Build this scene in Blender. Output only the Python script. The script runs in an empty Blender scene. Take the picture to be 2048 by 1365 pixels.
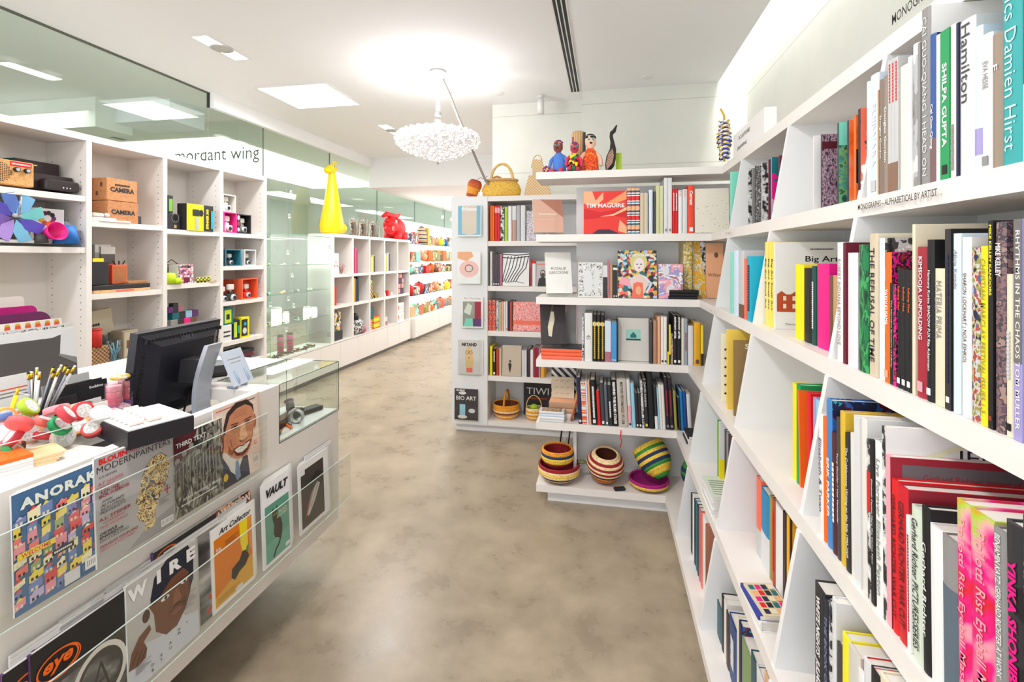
import bpy, math, random
from mathutils import Vector, Matrix
random.seed(7)
sc = bpy.context.scene
C = sc.collection
# ---------------------------------------------------------------- camera, world, light, exposure
H = 1.57; F = 967.0; TH = math.radians(11); c_, s_ = math.cos(TH), math.sin(TH)
cam = bpy.data.cameras.new('camera'); co = bpy.data.objects.new('camera', cam); C.objects.link(co)
co.location = (0, 0, H); co.rotation_euler = (math.pi/2, 0, TH)
cam.sensor_width = 36; cam.lens = F/2048*36; cam.shift_y = -(682.5-515)/2048; cam.clip_start = .02; cam.clip_end = 100
sc.camera = co
sc.view_settings.view_transform = 'Standard'; sc.view_settings.look = 'None'; sc.view_settings.gamma = 1
sc.view_settings.use_curve_mapping = False
sc.view_settings.exposure = 0.74
w = bpy.data.worlds.new('world'); sc.world = w; w.use_nodes = True
bg = w.node_tree.nodes['Background']; bg.inputs[0].default_value = (.97, 1, 1.05, 1); bg.inputs[1].default_value = 1.5
def lamp(kind, loc, energy, col=(1, .985, .98), size=.3, size_y=None, rot=(0, 0, 0), name='lamp_light'):
    l = bpy.data.lights.new(name, kind); l.energy = energy; l.color = col
    if kind == 'AREA':
        l.size = size
        if size_y: l.shape = 'RECTANGLE'; l.size_y = size_y
    else: l.shadow_soft_size = size
    o = bpy.data.objects.new(name, l); C.objects.link(o); o.location = loc; o.rotation_euler = rot
    return o
CEIL = 3.24
lamp('AREA', (1.18, 2.0, 4.2), 60, (1, .98, .95), .22, 6.0)            # daylight slot along the right wall
lamp('AREA', (-3.0, 4.5, CEIL-.05), 16, (1, .99, .99), .6, .6)           # square skylight
lamp('AREA', (-3.0, 3.34, CEIL-.05), 14, (1, .985, .98), .12, .4)
lamp('AREA', (-3.0, .6, CEIL-.05), 26, (1, .985, .98), .3, .5)  # added ceiling light, out of view, no fixture modelled
lamp('AREA', (-.9, .9, CEIL-.05), 26, (1, .985, .98), .3, .5)  # second added fill from the unseen near ceiling, also without a fixture
lamp('AREA', (-2.6, 5.55, 3.03), 16, (1, .985, .98), .12, .4)
lamp('AREA', (-2.2, 8.6, 2.70), 34, (1, .985, .98), .5, 2.5)
lamp('AREA', (-2.2, 12, 2.70), 38, (1, .985, .98), .5, 2.5)
lamp('AREA', (-6.0, 3.0, 3.1), 20, (1, 1, .97), 1.4, 3.2)  # added to brighten the room beyond the glass, no fixture there
lamp('AREA', (-6.0, 7.4, 3.15), 55, (1, 1, .98), 1.4, 3.2)            # skylight of the wing beyond the glass
lamp('POINT', (-1.48, 4.13, 2.80), 22, (1, .99, 1), .1)               # chandelier bulb, open upwards
lamp('AREA', (-3.75, 5.2, 1.80), 7, (1, .95, .85), .25, .9)              # light inside the glass cabinet
# ---------------------------------------------------------------- where things stand
def dYX(X, Y): return -s_*X + c_*Y
def onX(u, v, X):
    d = F*X/(c_*(u-1024-F*s_/c_)); return Vector((X, (d+s_*X)/c_, H-(v-515)*d/F))
def onY(u, v, Y):
    q = (u-1024)/F; d = Y/(c_+s_*q); return Vector((d*(c_*q-s_), Y, H-(v-515)*d/F))
def onZ(u, v, z):
    d = F*(H-z)/(v-515); q = (u-1024)/F; return Vector((d*(c_*q-s_), d*(c_+s_*q), z))
# ---------------------------------------------------------------- materials
def lin(v): v /= 255; return v/12.92 if v <= .04045 else ((v+.055)/1.055)**2.4
COL = dict(white=(233,231,228), offwhite=(221,216,208), cream=(226,215,188), beige=(205,190,165), tan=(190,150,105), brown=(110,78,56),
 grey=(140,138,136), lightgrey=(195,195,194), darkgrey=(66,64,66), black=(26,25,27), charcoal=(44,43,46), navy=(28,34,72), blue=(40,96,170),
 lightblue=(150,200,222), cyan=(20,170,196), teal=(18,105,112), green=(20,150,85), lime=(170,205,50), olive=(150,145,70), darkgreen=(22,72,66),
 mint=(128,214,190), yellow=(246,222,20), gold=(214,176,50), mustard=(240,170,20), orange=(240,104,24), peach=(232,170,128), red=(215,30,34), crimson=(160,40,56),
 maroon=(105,18,44), pink=(238,160,170), magenta=(226,14,128), purple=(96,50,112), lilac=(160,150,200), mauve=(175,110,125), silver=(176,178,182), rust=(176,70,40),
 burgundy=(84,20,32), palegreen=(205,215,196), paleblue=(208,222,236), palegrey=(216,216,216), salmon=(238,110,84), skin=(200,140,100))
ALPHA = {}
def rgb(c):
    if isinstance(c, str): c = COL[c]
    return (lin(c[0]), lin(c[1]), lin(c[2]), 1)
_m = {}
def P(m): return m.node_tree.nodes['Principled BSDF']
def mat(c, rough=.5, metal=0, spec=.4, key=None):
    k = (c if isinstance(c, str) else tuple(c), rough, metal, spec)
    if k in _m: return _m[k]
    m = bpy.data.materials.new('paint_%s' % (c if isinstance(c, str) else '%d_%d_%d' % tuple(c))); m.use_nodes = True
    b = P(m); b.inputs['Base Color'].default_value = rgb(c); b.inputs['Roughness'].default_value = rough
    b.inputs['Metallic'].default_value = metal; b.inputs['Specular IOR Level'].default_value = spec
    _m[k] = m; return m
def emis(c, st, name='glow'):
    k = ('e', tuple(c), st)
    if k in _m: return _m[k]
    m = bpy.data.materials.new(name); m.use_nodes = True; b = P(m)
    b.inputs['Base Color'].default_value = rgb(c); b.inputs['Emission Color'].default_value = rgb(c); b.inputs['Emission Strength'].default_value = st
    _m[k] = m; return m
def glass(tint=(232,245,238), refl=.12, alpha=.0, name='pane'):
    k = ('g', tint, refl)
    if k in _m: return _m[k]
    m = bpy.data.materials.new(name); m.use_nodes = True; nt = m.node_tree; nt.nodes.clear()
    out = nt.nodes.new('ShaderNodeOutputMaterial'); t = nt.nodes.new('ShaderNodeBsdfTransparent'); g = nt.nodes.new('ShaderNodeBsdfGlossy')
    t.inputs[0].default_value = rgb(tint); g.inputs[0].default_value = (1, 1, 1, 1); g.inputs['Roughness'].default_value = .02
    mx = nt.nodes.new('ShaderNodeMixShader'); fr = nt.nodes.new('ShaderNodeLayerWeight'); fr.inputs[0].default_value = .35
    mp = nt.nodes.new('ShaderNodeMapRange'); mp.inputs[3].default_value = refl*.35; mp.inputs[4].default_value = min(1, refl*5)
    nt.links.new(fr.outputs['Fresnel'], mp.inputs[0]); nt.links.new(mp.outputs[0], mx.inputs[0])
    nt.links.new(t.outputs[0], mx.inputs[1]); nt.links.new(g.outputs[0], mx.inputs[2]); nt.links.new(mx.outputs[0], out.inputs[0])
    _m[k] = m; return m
def art(kind, cols, scale=12, seed=0, rough=.45, dist=0, stretch=(1, 1, 1), hard=True, rot=0):
    """printed pattern in the object's own space"""
    k = (kind, tuple(cols), scale, seed, rough, dist, stretch, hard, rot)
    if k in _m: return _m[k]
    m = bpy.data.materials.new('print_'+kind); m.use_nodes = True; nt = m.node_tree; N = nt.nodes; L = nt.links; b = P(m)
    tc = N.new('ShaderNodeTexCoord'); mp = N.new('ShaderNodeMapping'); mp.inputs['Location'].default_value = (seed*1.37, seed*.73, seed*2.1)
    mp.inputs['Scale'].default_value = stretch; mp.inputs['Rotation'].default_value = (rot, rot*.5, 0)
    L.new(tc.outputs['Object'], mp.inputs[0])
    if kind == 'noise': t = N.new('ShaderNodeTexNoise'); t.inputs['Scale'].default_value = scale; t.inputs['Detail'].default_value = 3; t.inputs['Distortion'].default_value = dist; o = t.outputs['Fac']
    elif kind == 'cells': t = N.new('ShaderNodeTexVoronoi'); t.inputs['Scale'].default_value = scale; sx = N.new('ShaderNodeSeparateColor'); L.new(t.outputs['Color'], sx.inputs[0]); o = sx.outputs[0]
    elif kind == 'dots': t = N.new('ShaderNodeTexVoronoi'); t.inputs['Scale'].default_value = scale; o = t.outputs['Distance']
    elif kind == 'check': t = N.new('ShaderNodeTexChecker'); t.inputs['Scale'].default_value = scale; o = t.outputs['Fac']
    else: t = N.new('ShaderNodeTexWave'); t.inputs['Scale'].default_value = scale; t.inputs['Distortion'].default_value = dist; t.inputs['Detail'].default_value = 1; t.bands_direction = {'wave': 'Z', 'wavex': 'X', 'wavey': 'Y', 'waved': 'DIAGONAL'}[kind]; o = t.outputs['Fac']
    L.new(mp.outputs[0], t.inputs['Vector'])
    r = N.new('ShaderNodeValToRGB'); L.new(o, r.inputs[0]); cr = r.color_ramp; cr.interpolation = 'CONSTANT' if hard else 'LINEAR'
    n = len(cols)
    lo, hi = (.3, .68) if kind == 'noise' else ((0, .5) if kind == 'dots' else (0, 1))
    for i, cc in enumerate(cols):
        pos = lo+(hi-lo)*i/n if hard else lo+(hi-lo)*i/max(1, n-1)
        if i == 0: e = cr.elements[0]; e.position = 0 if hard else pos
        elif i == 1: e = cr.elements[1]; e.position = pos
        else: e = cr.elements.new(pos)
        e.color = rgb(cc)
    L.new(r.outputs[0], b.inputs['Base Color']); b.inputs['Roughness'].default_value = rough
    _m[k] = m; return m
def M(c): return c if isinstance(c, bpy.types.Material) else mat(c)
GL = glass((250,253,251), .04); ACR = glass((253,254,253), .02, name='acrylic'); EDGE = mat((120,165,140), .2)
SHELF = mat((233,227,221), .38); SHELF2 = mat((229,229,228), .4)
# ---------------------------------------------------------------- mesh builder
class MB:
    def __init__(s): s.v = []; s.f = []; s.mi = []; s.mats = []; s.sm = []
    def slot(s, m):
        m = M(m)
        if m not in s.mats: s.mats.append(m)
        return s.mats.index(m)
    def add(s, vs, fs, m, smooth=False, T=None):
        o = len(s.v); k = s.slot(m)
        s.v += [tuple(T @ Vector(p)) if T is not None else tuple(p) for p in vs]
        for f in fs: s.f.append([i+o for i in f]); s.mi.append(k); s.sm.append(smooth)
        return s
    def box(s, x0, y0, z0, x1, y1, z1, m, T=None, bev=0):
        if x1 < x0: x0, x1 = x1, x0
        if y1 < y0: y0, y1 = y1, y0
        if z1 < z0: z0, z1 = z1, z0
        if bev:
            b = min(bev, (x1-x0)/2.01, (y1-y0)/2.01, (z1-z0)/2.01)
            vs = []
            for X, sx in ((x0, 1), (x1, -1)):
                for Y, sy in ((y0, 1), (y1, -1)):
                    for Z, sz in ((z0, 1), (z1, -1)):
                        vs += [(X, Y+sy*b, Z+sz*b), (X+sx*b, Y, Z+sz*b), (X+sx*b, Y+sy*b, Z)]
            def I(i, j, k, a): return ((i*2+j)*2+k)*3+a
            fs = []
            for i in (0, 1): fs.append([I(i, 0, 0, 0), I(i, 0, 1, 0), I(i, 1, 1, 0), I(i, 1, 0, 0)][::(1 if i == 0 else -1)])
            for j in (0, 1): fs.append([I(0, j, 0, 1), I(1, j, 0, 1), I(1, j, 1, 1), I(0, j, 1, 1)][::(1 if j == 0 else -1)])
            for k in (0, 1): fs.append([I(0, 0, k, 2), I(0, 1, k, 2), I(1, 1, k, 2), I(1, 0, k, 2)][::(1 if k == 0 else -1)])
            for i in (0, 1):
                for j in (0, 1): fs.append([I(i, j, 0, 0), I(i, j, 0, 1), I(i, j, 1, 1), I(i, j, 1, 0)])
                for k in (0, 1): fs.append([I(i, 0, k, 0), I(i, 0, k, 2), I(i, 1, k, 2), I(i, 1, k, 0)])
            for j in (0, 1):
                for k in (0, 1): fs.append([I(0, j, k, 1), I(0, j, k, 2), I(1, j, k, 2), I(1, j, k, 1)])
            for i in (0, 1):
                for j in (0, 1):
                    for k in (0, 1): fs.append([I(i, j, k, 0), I(i, j, k, 1), I(i, j, k, 2)])
            return s.add(vs, fs, m, False, T)
        vs = [(x0,y0,z0),(x1,y0,z0),(x1,y1,z0),(x0,y1,z0),(x0,y0,z1),(x1,y0,z1),(x1,y1,z1),(x0,y1,z1)]
        return s.add(vs, [(0,3,2,1),(4,5,6,7),(0,1,5,4),(1,2,6,5),(2,3,7,6),(3,0,4,7)], m, False, T)
    def prism(s, poly, a0, a1, m, axis='y', T=None):
        """extrude a 2-D outline along an axis"""
        n = len(poly)
        def mk(p, a): return {'y': (p[0], a, p[1]), 'x': (a, p[0], p[1]), 'z': (p[0], p[1], a)}[axis]
        vs = [mk(p, a0) for p in poly]+[mk(p, a1) for p in poly]
        fs = [list(range(n)), list(range(2*n-1, n-1, -1))]+[[i, (i+1) % n, n+(i+1) % n, n+i] for i in range(n)]
        return s.add(vs, fs, m, False, T)
    def lathe(s, prof, m, n=24, T=None, smooth=True, cap=True, sx=1, sy=1):
        vs = []; fs = []
        for r, z in prof:
            for i in range(n): a = 2*math.pi*i/n; vs.append((sx*r*math.cos(a), sy*r*math.sin(a), z))
        for j in range(len(prof)-1):
            for i in range(n): fs.append([j*n+i, j*n+(i+1) % n, (j+1)*n+(i+1) % n, (j+1)*n+i])
        if cap:
            if prof[0][0] > 1e-4: fs.append(list(range(n))[::-1])
            if prof[-1][0] > 1e-4: fs.append([(len(prof)-1)*n+i for i in range(n)])
        return s.add(vs, fs, m, smooth, T)
    def tube(s, pts, r, m, n=8, T=None, taper=None, closed=False):
        pts = [Vector(p) for p in pts]; vs = []; fs = []; N = len(pts); prev = None
        for i, p in enumerate(pts):
            t = (pts[(i+1) % N]-pts[i-1]) if closed else (pts[min(i+1, N-1)]-pts[max(i-1, 0)])
            t.normalize()
            if prev is None: a = t.orthogonal().normalized()
            else:
                a = prev-t*prev.dot(t)
                a = a.normalized() if a.length > 1e-5 else t.orthogonal().normalized()
            prev = a; b = t.cross(a); rr = r if taper is None else taper[i]
            for k in range(n): an = 2*math.pi*k/n; vs.append(p+a*math.cos(an)*rr+b*math.sin(an)*rr)
        for i in range(N if closed else N-1):
            for k in range(n): fs.append([i*n+k, i*n+(k+1) % n, ((i+1) % N)*n+(k+1) % n, ((i+1) % N)*n+k])
        if not closed: fs += [list(range(n))[::-1], [(N-1)*n+k for k in range(n)]]
        return s.add(vs, fs, m, True, T)
    def ball(s, cx, cy, cz, rx, ry, rz, m, n=16, k=10, T=None):
        prof = [(math.sin(math.pi*j/k), -math.cos(math.pi*j/k)) for j in range(k+1)]
        TT = Matrix.Translation((cx, cy, cz)) @ Matrix.Diagonal((rx, ry, rz, 1))
        if T is not None: TT = T @ TT
        return s.lathe([(max(r, 1e-5), z) for r, z in prof], m, n, TT, True, False)
    def build(s, name, parent=None, loc=None, rot=None, smooth=None):
        me = bpy.data.meshes.new(name); me.from_pydata(s.v, [], s.f)
        for m in s.mats: me.materials.append(m)
        me.polygons.foreach_set('material_index', s.mi); me.polygons.foreach_set('use_smooth', s.sm)
        me.update()
        o = bpy.data.objects.new(name, me); C.objects.link(o)
        if parent: o.parent = parent
        if loc is not None: o.location = loc
        if rot is not None: o.rotation_euler = rot
        return o
def tag(o, label, cat, group=None):
    o['label'] = label; o['category'] = cat
    if group: o['group'] = group
    return o
def thing(name, label, cat, loc=(0,0,0), rz=0, group=None):
    o = bpy.data.objects.new(name, None); o.empty_display_size = .05; C.objects.link(o); o.location = loc; o.rotation_euler = (0, 0, rz)
    return tag(o, label, cat, group)
def struct(o): o['kind'] = 'structure'; return o
def copy_tree(o, parent=None):
    c = o.copy(); C.objects.link(c)
    if parent: c.parent = parent
    for ch in list(o.children): copy_tree(ch, c)
    return c
# ---------------------------------------------------------------- lettering
_txt = {}
def text_geo(body, bold=0.0, shear=0.0, spacing=1.0):
    k = (body, bold, shear, spacing)
    if k in _txt: return _txt[k]
    cu = bpy.data.curves.new('lettering', 'FONT'); cu.body = body; cu.size = 1; cu.offset = bold; cu.shear = shear; cu.space_character = spacing
    cu.resolution_u = 2; cu.fill_mode = 'FRONT'
    o = bpy.data.objects.new('lettering', cu); C.objects.link(o)
    dg = bpy.context.evaluated_depsgraph_get(); me = bpy.data.meshes.new_from_object(o.evaluated_get(dg))
    vs = [tuple(v.co) for v in me.vertices]; fs = [list(p.vertices) for p in me.polygons]
    bpy.data.objects.remove(o); bpy.data.curves.remove(cu); bpy.data.meshes.remove(me)
    if not vs: vs = [(0,0,0)]
    x0 = min(v[0] for v in vs); x1 = max(v[0] for v in vs); y0 = min(v[1] for v in vs); y1 = max(v[1] for v in vs)
    _txt[k] = (vs, fs, x0, x1, y0, y1); return _txt[k]
def put_text(mb, body, T, x, y, w, h, m, bold=0.0, shear=0, align='c', spacing=1.0, stretch=1.35):
    """letters in the T frame, fitted inside w x h centred on (x, y); a body of '~' marks gives print too small to read"""
    if body[:1] == '~':
        n = len(body)*3; cw = w/n; q = 7
        for i in range(n):
            q = (q*13+5) % 17
            if q > 3: mb.box(x-w/2+cw*i, y-h*(.25+.012*q), 0, x-w/2+cw*(i+.78), y+h*(.3+.01*(q % 5)), .0002, m, T)
        return
    vs, fs, x0, x1, y0, y1 = text_geo(body, bold, shear, spacing)
    if not fs: return
    a, b = w/max(x1-x0, 1e-4), h/max(y1-y0, 1e-4)
    if a > b*stretch: a = b*stretch
    if b > a*stretch: b = a*stretch
    ox = x if align == 'l' else x-(x1-x0)*a/2
    mb.add([((v[0]-x0)*a+ox, (v[1]-(y0+y1)/2)*b+y, 0) for v in vs], fs, m, False, T)
def frame(o, r, u):
    r = Vector(r).normalized(); u = Vector(u).normalized(); n = r.cross(u)
    return Matrix(((r.x, u.x, n.x, o[0]), (r.y, u.y, n.y, o[1]), (r.z, u.z, n.z, o[2]), (0, 0, 0, 1)))
def decals(shapes, T, W, Hh, name, parent, step=.00035):
    """printed shapes (unit coordinates) laid on a flat face"""
    step = min(step, .003/max(1, len(shapes))); mb = MB(); z = step
    for s in shapes:
        k = s[0]; Z = Matrix.Translation((0, 0, z)); TT = T @ Z
        if k == 'rect': _, x0, y0, x1, y1, c = s; mb.add([(x0*W, y0*Hh, 0), (x1*W, y0*Hh, 0), (x1*W, y1*Hh, 0), (x0*W, y1*Hh, 0)], [(0,1,2,3)], c, False, TT)
        elif k == 'ell':
            _, cx, cy, rx, ry, c = s; n = 26; mb.add([(cx*W+rx*W*math.cos(2*math.pi*i/n), cy*Hh+ry*Hh*math.sin(2*math.pi*i/n), 0) for i in range(n)], [list(range(n))], c, False, TT)
        elif k == 'poly': _, pts, c = s; mb.add([(p[0]*W, p[1]*Hh, 0) for p in pts], [list(range(len(pts)))], c, False, TT)
        elif k == 'line':
            _, pts, wd, c = s
            for a, b in zip(pts[:-1], pts[1:]):
                p, q = Vector((a[0]*W, a[1]*Hh, 0)), Vector((b[0]*W, b[1]*Hh, 0)); d = q-p
                if d.length < 1e-6: continue
                d.normalize(); e = Vector((-d.y, d.x, 0))*wd/2; g = d*wd*.3
                mb.add([p-e-g, q-e+g, q+e+g, p+e-g], [(0,1,2,3)], c, False, TT)
        elif k == 'ring':
            _, cx, cy, rx, ry, wd, c = s; n = 28; vs = []
            for i in range(n):
                a = 2*math.pi*i/n; vs.append((cx*W+rx*W*math.cos(a), cy*Hh+ry*Hh*math.sin(a), 0)); vs.append((cx*W+(rx*W-wd)*math.cos(a), cy*Hh+(ry*Hh-wd)*math.sin(a), 0))
            mb.add(vs, [[2*i, (2*i+2) % (2*n), (2*i+3) % (2*n), 2*i+1] for i in range(n)], c, False, TT)
        elif k == 'text':
            x, y, w_, h_, body, c = s[1:7]; op = s[7] if len(s) > 7 else {}
            put_text(mb, body, TT, x*W, y*Hh, w_*W, h_*Hh, c, **op)
        z += step
    return mb.build(name, parent)
# ---------------------------------------------------------------- a book (spine faces local -Y, front cover local +X)
def book(loc, rz, t, h, dep, spine, cover=None, title=None, tcol='white', lean=0, tilt=0, hard=None, band=None, tilted=0, pic=None, name='book', tb=0.012, pages='offwhite', tfit=.72, label=None, cat='book', group=None, flat=False, bold_pos=.55, foot=None):
    cover = spine if cover is None else cover
    if hard is None: hard = t > .014
    bd = .0028 if hard else .0008
    mb = MB()
    if hard: a = t/2; sp = [(-a, .004), (-a*.6, .0008), (0, 0), (a*.6, .0008), (a, .004)]
    else: a = t/2; sp = [(-a, 0), (a, 0)]
    poly = sp+[(a, dep), (a-bd, dep), (a-bd, .006), (-a+bd, .006), (-a+bd, dep), (-a, dep)]
    n = len(poly); ns = len(sp)
    vs = [(p[0], p[1], 0) for p in poly]+[(p[0], p[1], h) for p in poly]
    sides = [[i, (i+1) % n, n+(i+1) % n, n+i] for i in range(n)]
    mb.add(vs, sides[:ns-1], spine)
    k = len(mb.v); mb.add(vs, sides[ns-1:], cover)
    def capf(z, flip):
        o = 0 if z == 0 else n; q = [[0, 1, 1, 0]]
        fs = [[ns-1, ns, ns+1, ns+2], [n-1, 0, ns+3, ns+4] if False else [0, ns+3, ns+4, n-1]]
        sp_f = list(range(0, ns))+[ns+2, ns+3]
        fs = [sp_f, [ns-1, ns, ns+1, ns+2], [0, ns+3, ns+4, n-1]]
        fs = [[i+o for i in f] for f in fs]
        return [f[::-1] for f in fs] if flip else fs
    mb.add(vs, capf(0, True)+capf(1, False), spine)
    o = mb.build(name, None, loc)
    Rm = Matrix.Rotation(rz, 4, 'Z') @ Matrix.Rotation(lean, 4, 'Y') @ Matrix.Rotation(tilt, 4, 'X')
    if flat: Rm = Matrix.Rotation(rz, 4, 'Z') @ Matrix.Rotation(-math.pi/2, 4, 'Y')
    o.rotation_euler = Rm.to_euler()
    ins = .003 if hard else .0
    pb = MB().box(-a+bd+.0002, .006, ins, a-bd-.0002, dep-ins-.0005, h-ins-(0 if hard else .0004), pages); pb.build('page_block', o)
    if band: 
        z0, z1, bc = band
        b = MB()
        if hard: 
            vs2 = [(p[0], p[1]-.0004, z0*h) for p in sp]+[(p[0], p[1]-.0004, z1*h) for p in sp]
            b.add(vs2, [[i, i+1, ns+i+1, ns+i] for i in range(ns-1)], bc)
        else: b.add([(-a, -.0004, z0*h), (a, -.0004, z0*h), (a, -.0004, z1*h), (-a, -.0004, z1*h)], [(0,1,2,3)], bc)
        b.build('spine_band', o)
    if title or foot:
        T = frame((0, -.0009 if hard else -.0006, 0), (0, 0, -1), (1, 0, 0)); b = MB()
        if title: put_text(b, title, T, -h*(1-min(max(bold_pos, tfit/2+.02), .98-tfit/2)), 0, h*tfit, t*.52, tcol, bold=tb, stretch=1.6)
        if title: b.build('spine_lettering', o)
        if foot: b = MB(); b.box(-t*.28, -.0012 if hard else -.0008, h*.04, t*.28, -.0004, h*.04+min(t*.7, .03), foot); b.build('publisher_mark', o)
    if pic:
        T = frame((a+.0001, 0, 0), (0, 1, 0), (0, 0, 1)); decals(pic, T, dep, h, 'cover_print', o)
    if label: tag(o, label, cat, group)
    return o
# ================================================================ the setting
def concrete(name, base, dark, sc_=3, rough=.6, bump=.05, joints=False):
    m = bpy.data.materials.new(name); m.use_nodes = True; nt = m.node_tree; N = nt.nodes; L = nt.links; b = P(m)
    tc = N.new('ShaderNodeTexCoord')
    n1 = N.new('ShaderNodeTexNoise'); n1.inputs['Scale'].default_value = sc_; n1.inputs['Detail'].default_value = 9; n1.inputs['Roughness'].default_value = .65; n1.inputs['Distortion'].default_value = .15
    n2 = N.new('ShaderNodeTexNoise'); n2.inputs['Scale'].default_value = sc_*.25; n2.inputs['Detail'].default_value = 4
    L.new(tc.outputs['Object'], n1.inputs['Vector']); L.new(tc.outputs['Object'], n2.inputs['Vector'])
    ad = N.new('ShaderNodeMath'); ad.operation = 'ADD'; L.new(n1.outputs[0], ad.inputs[0]); L.new(n2.outputs[0], ad.inputs[1])
    r = N.new('ShaderNodeValToRGB'); L.new(ad.outputs[0], r.inputs[0]); r.color_ramp.elements[0].position = .72; r.color_ramp.elements[1].position = 1.0
    r.color_ramp.elements[0].color = rgb(dark); r.color_ramp.elements[1].color = rgb(base)
    ad2 = N.new('ShaderNodeMath'); ad2.operation = 'MULTIPLY'; ad2.inputs[1].default_value = .5; L.new(ad.outputs[0], ad2.inputs[0])
    r.color_ramp.elements[0].position = .28; r.color_ramp.elements[1].position = .70; L.new(ad2.outputs[0], r.inputs[0])
    out = r.outputs[0]
    if joints:
        sep = N.new('ShaderNodeSeparateXYZ'); L.new(tc.outputs['Object'], sep.inputs[0])
        md = N.new('ShaderNodeMath'); md.operation = 'MODULO'; md.inputs[1].default_value = .62; L.new(sep.outputs[2], md.inputs[0])
        lt = N.new('ShaderNodeMath'); lt.operation = 'LESS_THAN'; lt.inputs[1].default_value = .008; L.new(md.outputs[0], lt.inputs[0])
        mx = N.new('ShaderNodeMixRGB'); mx.inputs[2].default_value = rgb((196,194,184)); L.new(lt.outputs[0], mx.inputs[0]); L.new(out, mx.inputs[1]); out = mx.outputs[0]
    L.new(out, b.inputs['Base Color']); b.inputs['Roughness'].default_value = rough
    mr = N.new('ShaderNodeMapRange'); mr.inputs[3].default_value = rough-.1; mr.inputs[4].default_value = rough+.15; L.new(n1.outputs[0], mr.inputs[0]); L.new(mr.outputs[0], b.inputs['Roughness'])
    bp = N.new('ShaderNodeBump'); bp.inputs['Strength'].default_value = bump; bp.inputs['Distance'].default_value = .01; L.new(n1.outputs[0], bp.inputs['Height']); L.new(bp.outputs[0], b.inputs['Normal'])
    return m
FLOOR = concrete('polished_concrete', (186,169,146), (126,113,94), 4.2, .27, .02)
CONC = concrete('pale_concrete', (230,229,220), (208,210,202), 1.6, .7, .15, True)
PLA = mat((243,242,243), .8); PLA2 = mat((236,238,232), .8)
struct(MB().box(-9.5, -2.5, -.1, 2.2, 14.2, 0, FLOOR).build('floor'))
# ceiling: stops short of the right wall, where the daylight slot opens
cb = MB()
cb.box(-9.5, -2.5, CEIL, 1.05, 5.2, CEIL+.3, PLA)
cb.box(-3.95, 5.2, CEIL, 1.05, 7.6, CEIL+.3, PLA)
cb.box(-9.5, 5.2, CEIL, -3.95, 14.2, CEIL+.3, PLA2)
cb.box(-3.95, 7.6, 2.75, 1.05, 14.2, CEIL+.3, PLA)
struct(cb.build('ceiling'))
struct(MB().box(-3.95, 4.23, 3.09, -3.90, 7.6, CEIL-.001, PLA).build('trim_1'))
struct(MB().box(1.31, -2.5, 0, 1.55, 5.0, 4.6, CONC).build('wall_right'))
wb = MB(); wb.box(-.24, 4.9, 0, 1.55, 5.3, 4.6, CONC); wb.box(-1.22, 5.16, 0, -.24, 5.5, CEIL, CONC)
struct(wb.build('wall_back'))
struct(MB().box(-9.5, 14, 0, 1.5, 14.2, 3.5, mat((232,232,230), .8)).build('wall_far'))
struct(MB().box(-1.22, 5.5, 0, -1.0, 14, CEIL, PLA).build('wall_corridor'))
struct(MB().box(-9.6, -2.5, 0, -9.4, 14.2, 3.5, mat((196,203,197), .8)).build('wall_left'))
# beams and boxes in the room beyond the glass
bb = MB(); bb.box(-9.4, 4.1, 2.93, -5.2, 4.5, CEIL, PLA2); struct(bb.build('trim_2'))
struct(MB().box(-5.2, 4.3, 3.02, -4.5, 4.75, CEIL, mat((236,240,246), .7)).build('trim_3'))
struct(MB().box(-6.75, 1.0, CEIL-.006, -6.68, 5.7, CEIL-.001, 'darkgrey').build('trim_4'))
sk = MB(); sk.box(-6.9, 5.8, CEIL-.02, -5.2, 10.5, CEIL-.003, emis((250,252,250), 1.6)); tag(sk.build('skylight'), 'glowing white skylight in the ceiling of the room beyond the glass', 'skylight')
# glass partition behind the tall shelving
gp = MB(); gp.box(-3.965, -1.5, .0, -3.955, 4.22, CEIL, glass((244,249,245), .02, name='partition'))
gl = struct(gp.build('window_1'))
gp = MB(); gp.box(-3.965, 4.235, .0, -3.955, 6.4, 3.09, glass((244,249,245), .02)); struct(gp.build('window_2'))
gp = MB(); gp.box(-3.965, 6.42, .0, -3.955, 13.9, 2.75, glass((240,247,243), .02)); struct(gp.build('window_3'))
jt = MB()
for y in (2.27,): jt.box(-3.975, y-.007, 2.3, -3.945, y+.007, CEIL, mat((205,214,205), .3))
jt.box(-3.975, 4.223, 3.09, -3.945, 4.233, CEIL, 'charcoal')
for y, zt in ((5.02, 3.09), (6.41, 3.09), (7.9, 2.75), (9.6, 2.75), (11.5, 2.75)): jt.box(-3.962, y-.003, 1.6, -3.95, y+.003, zt, mat((90,108,102), .3))
jt.box(-3.975, -1.5, CEIL-.007, -3.94, 4.23, CEIL-.0005, mat((96,92,86), .4))
struct(jt.build('trim_5'))
WY = 5.0; pa, pb = onY(305, 318, WY), onY(520, 309, WY)
struct(MB().box(-9.3, WY, 0, -3.98, WY+.01, 3.2, GL).build('window_4'))
tb = MB(); put_text(tb, 'the mordant wing', frame((0, WY-.012, 0), (1, 0, 0), (0, 0, 1)), (pa.x+pb.x)/2, (pa.z+pb.z)/2, pb.x-pa.x, .2, mat((58,64,60), .6), bold=.0)
tag(tb.build('glass_lettering'), 'grey lowercase lettering on the glass screen beyond the tall shelving', 'sign')
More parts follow.
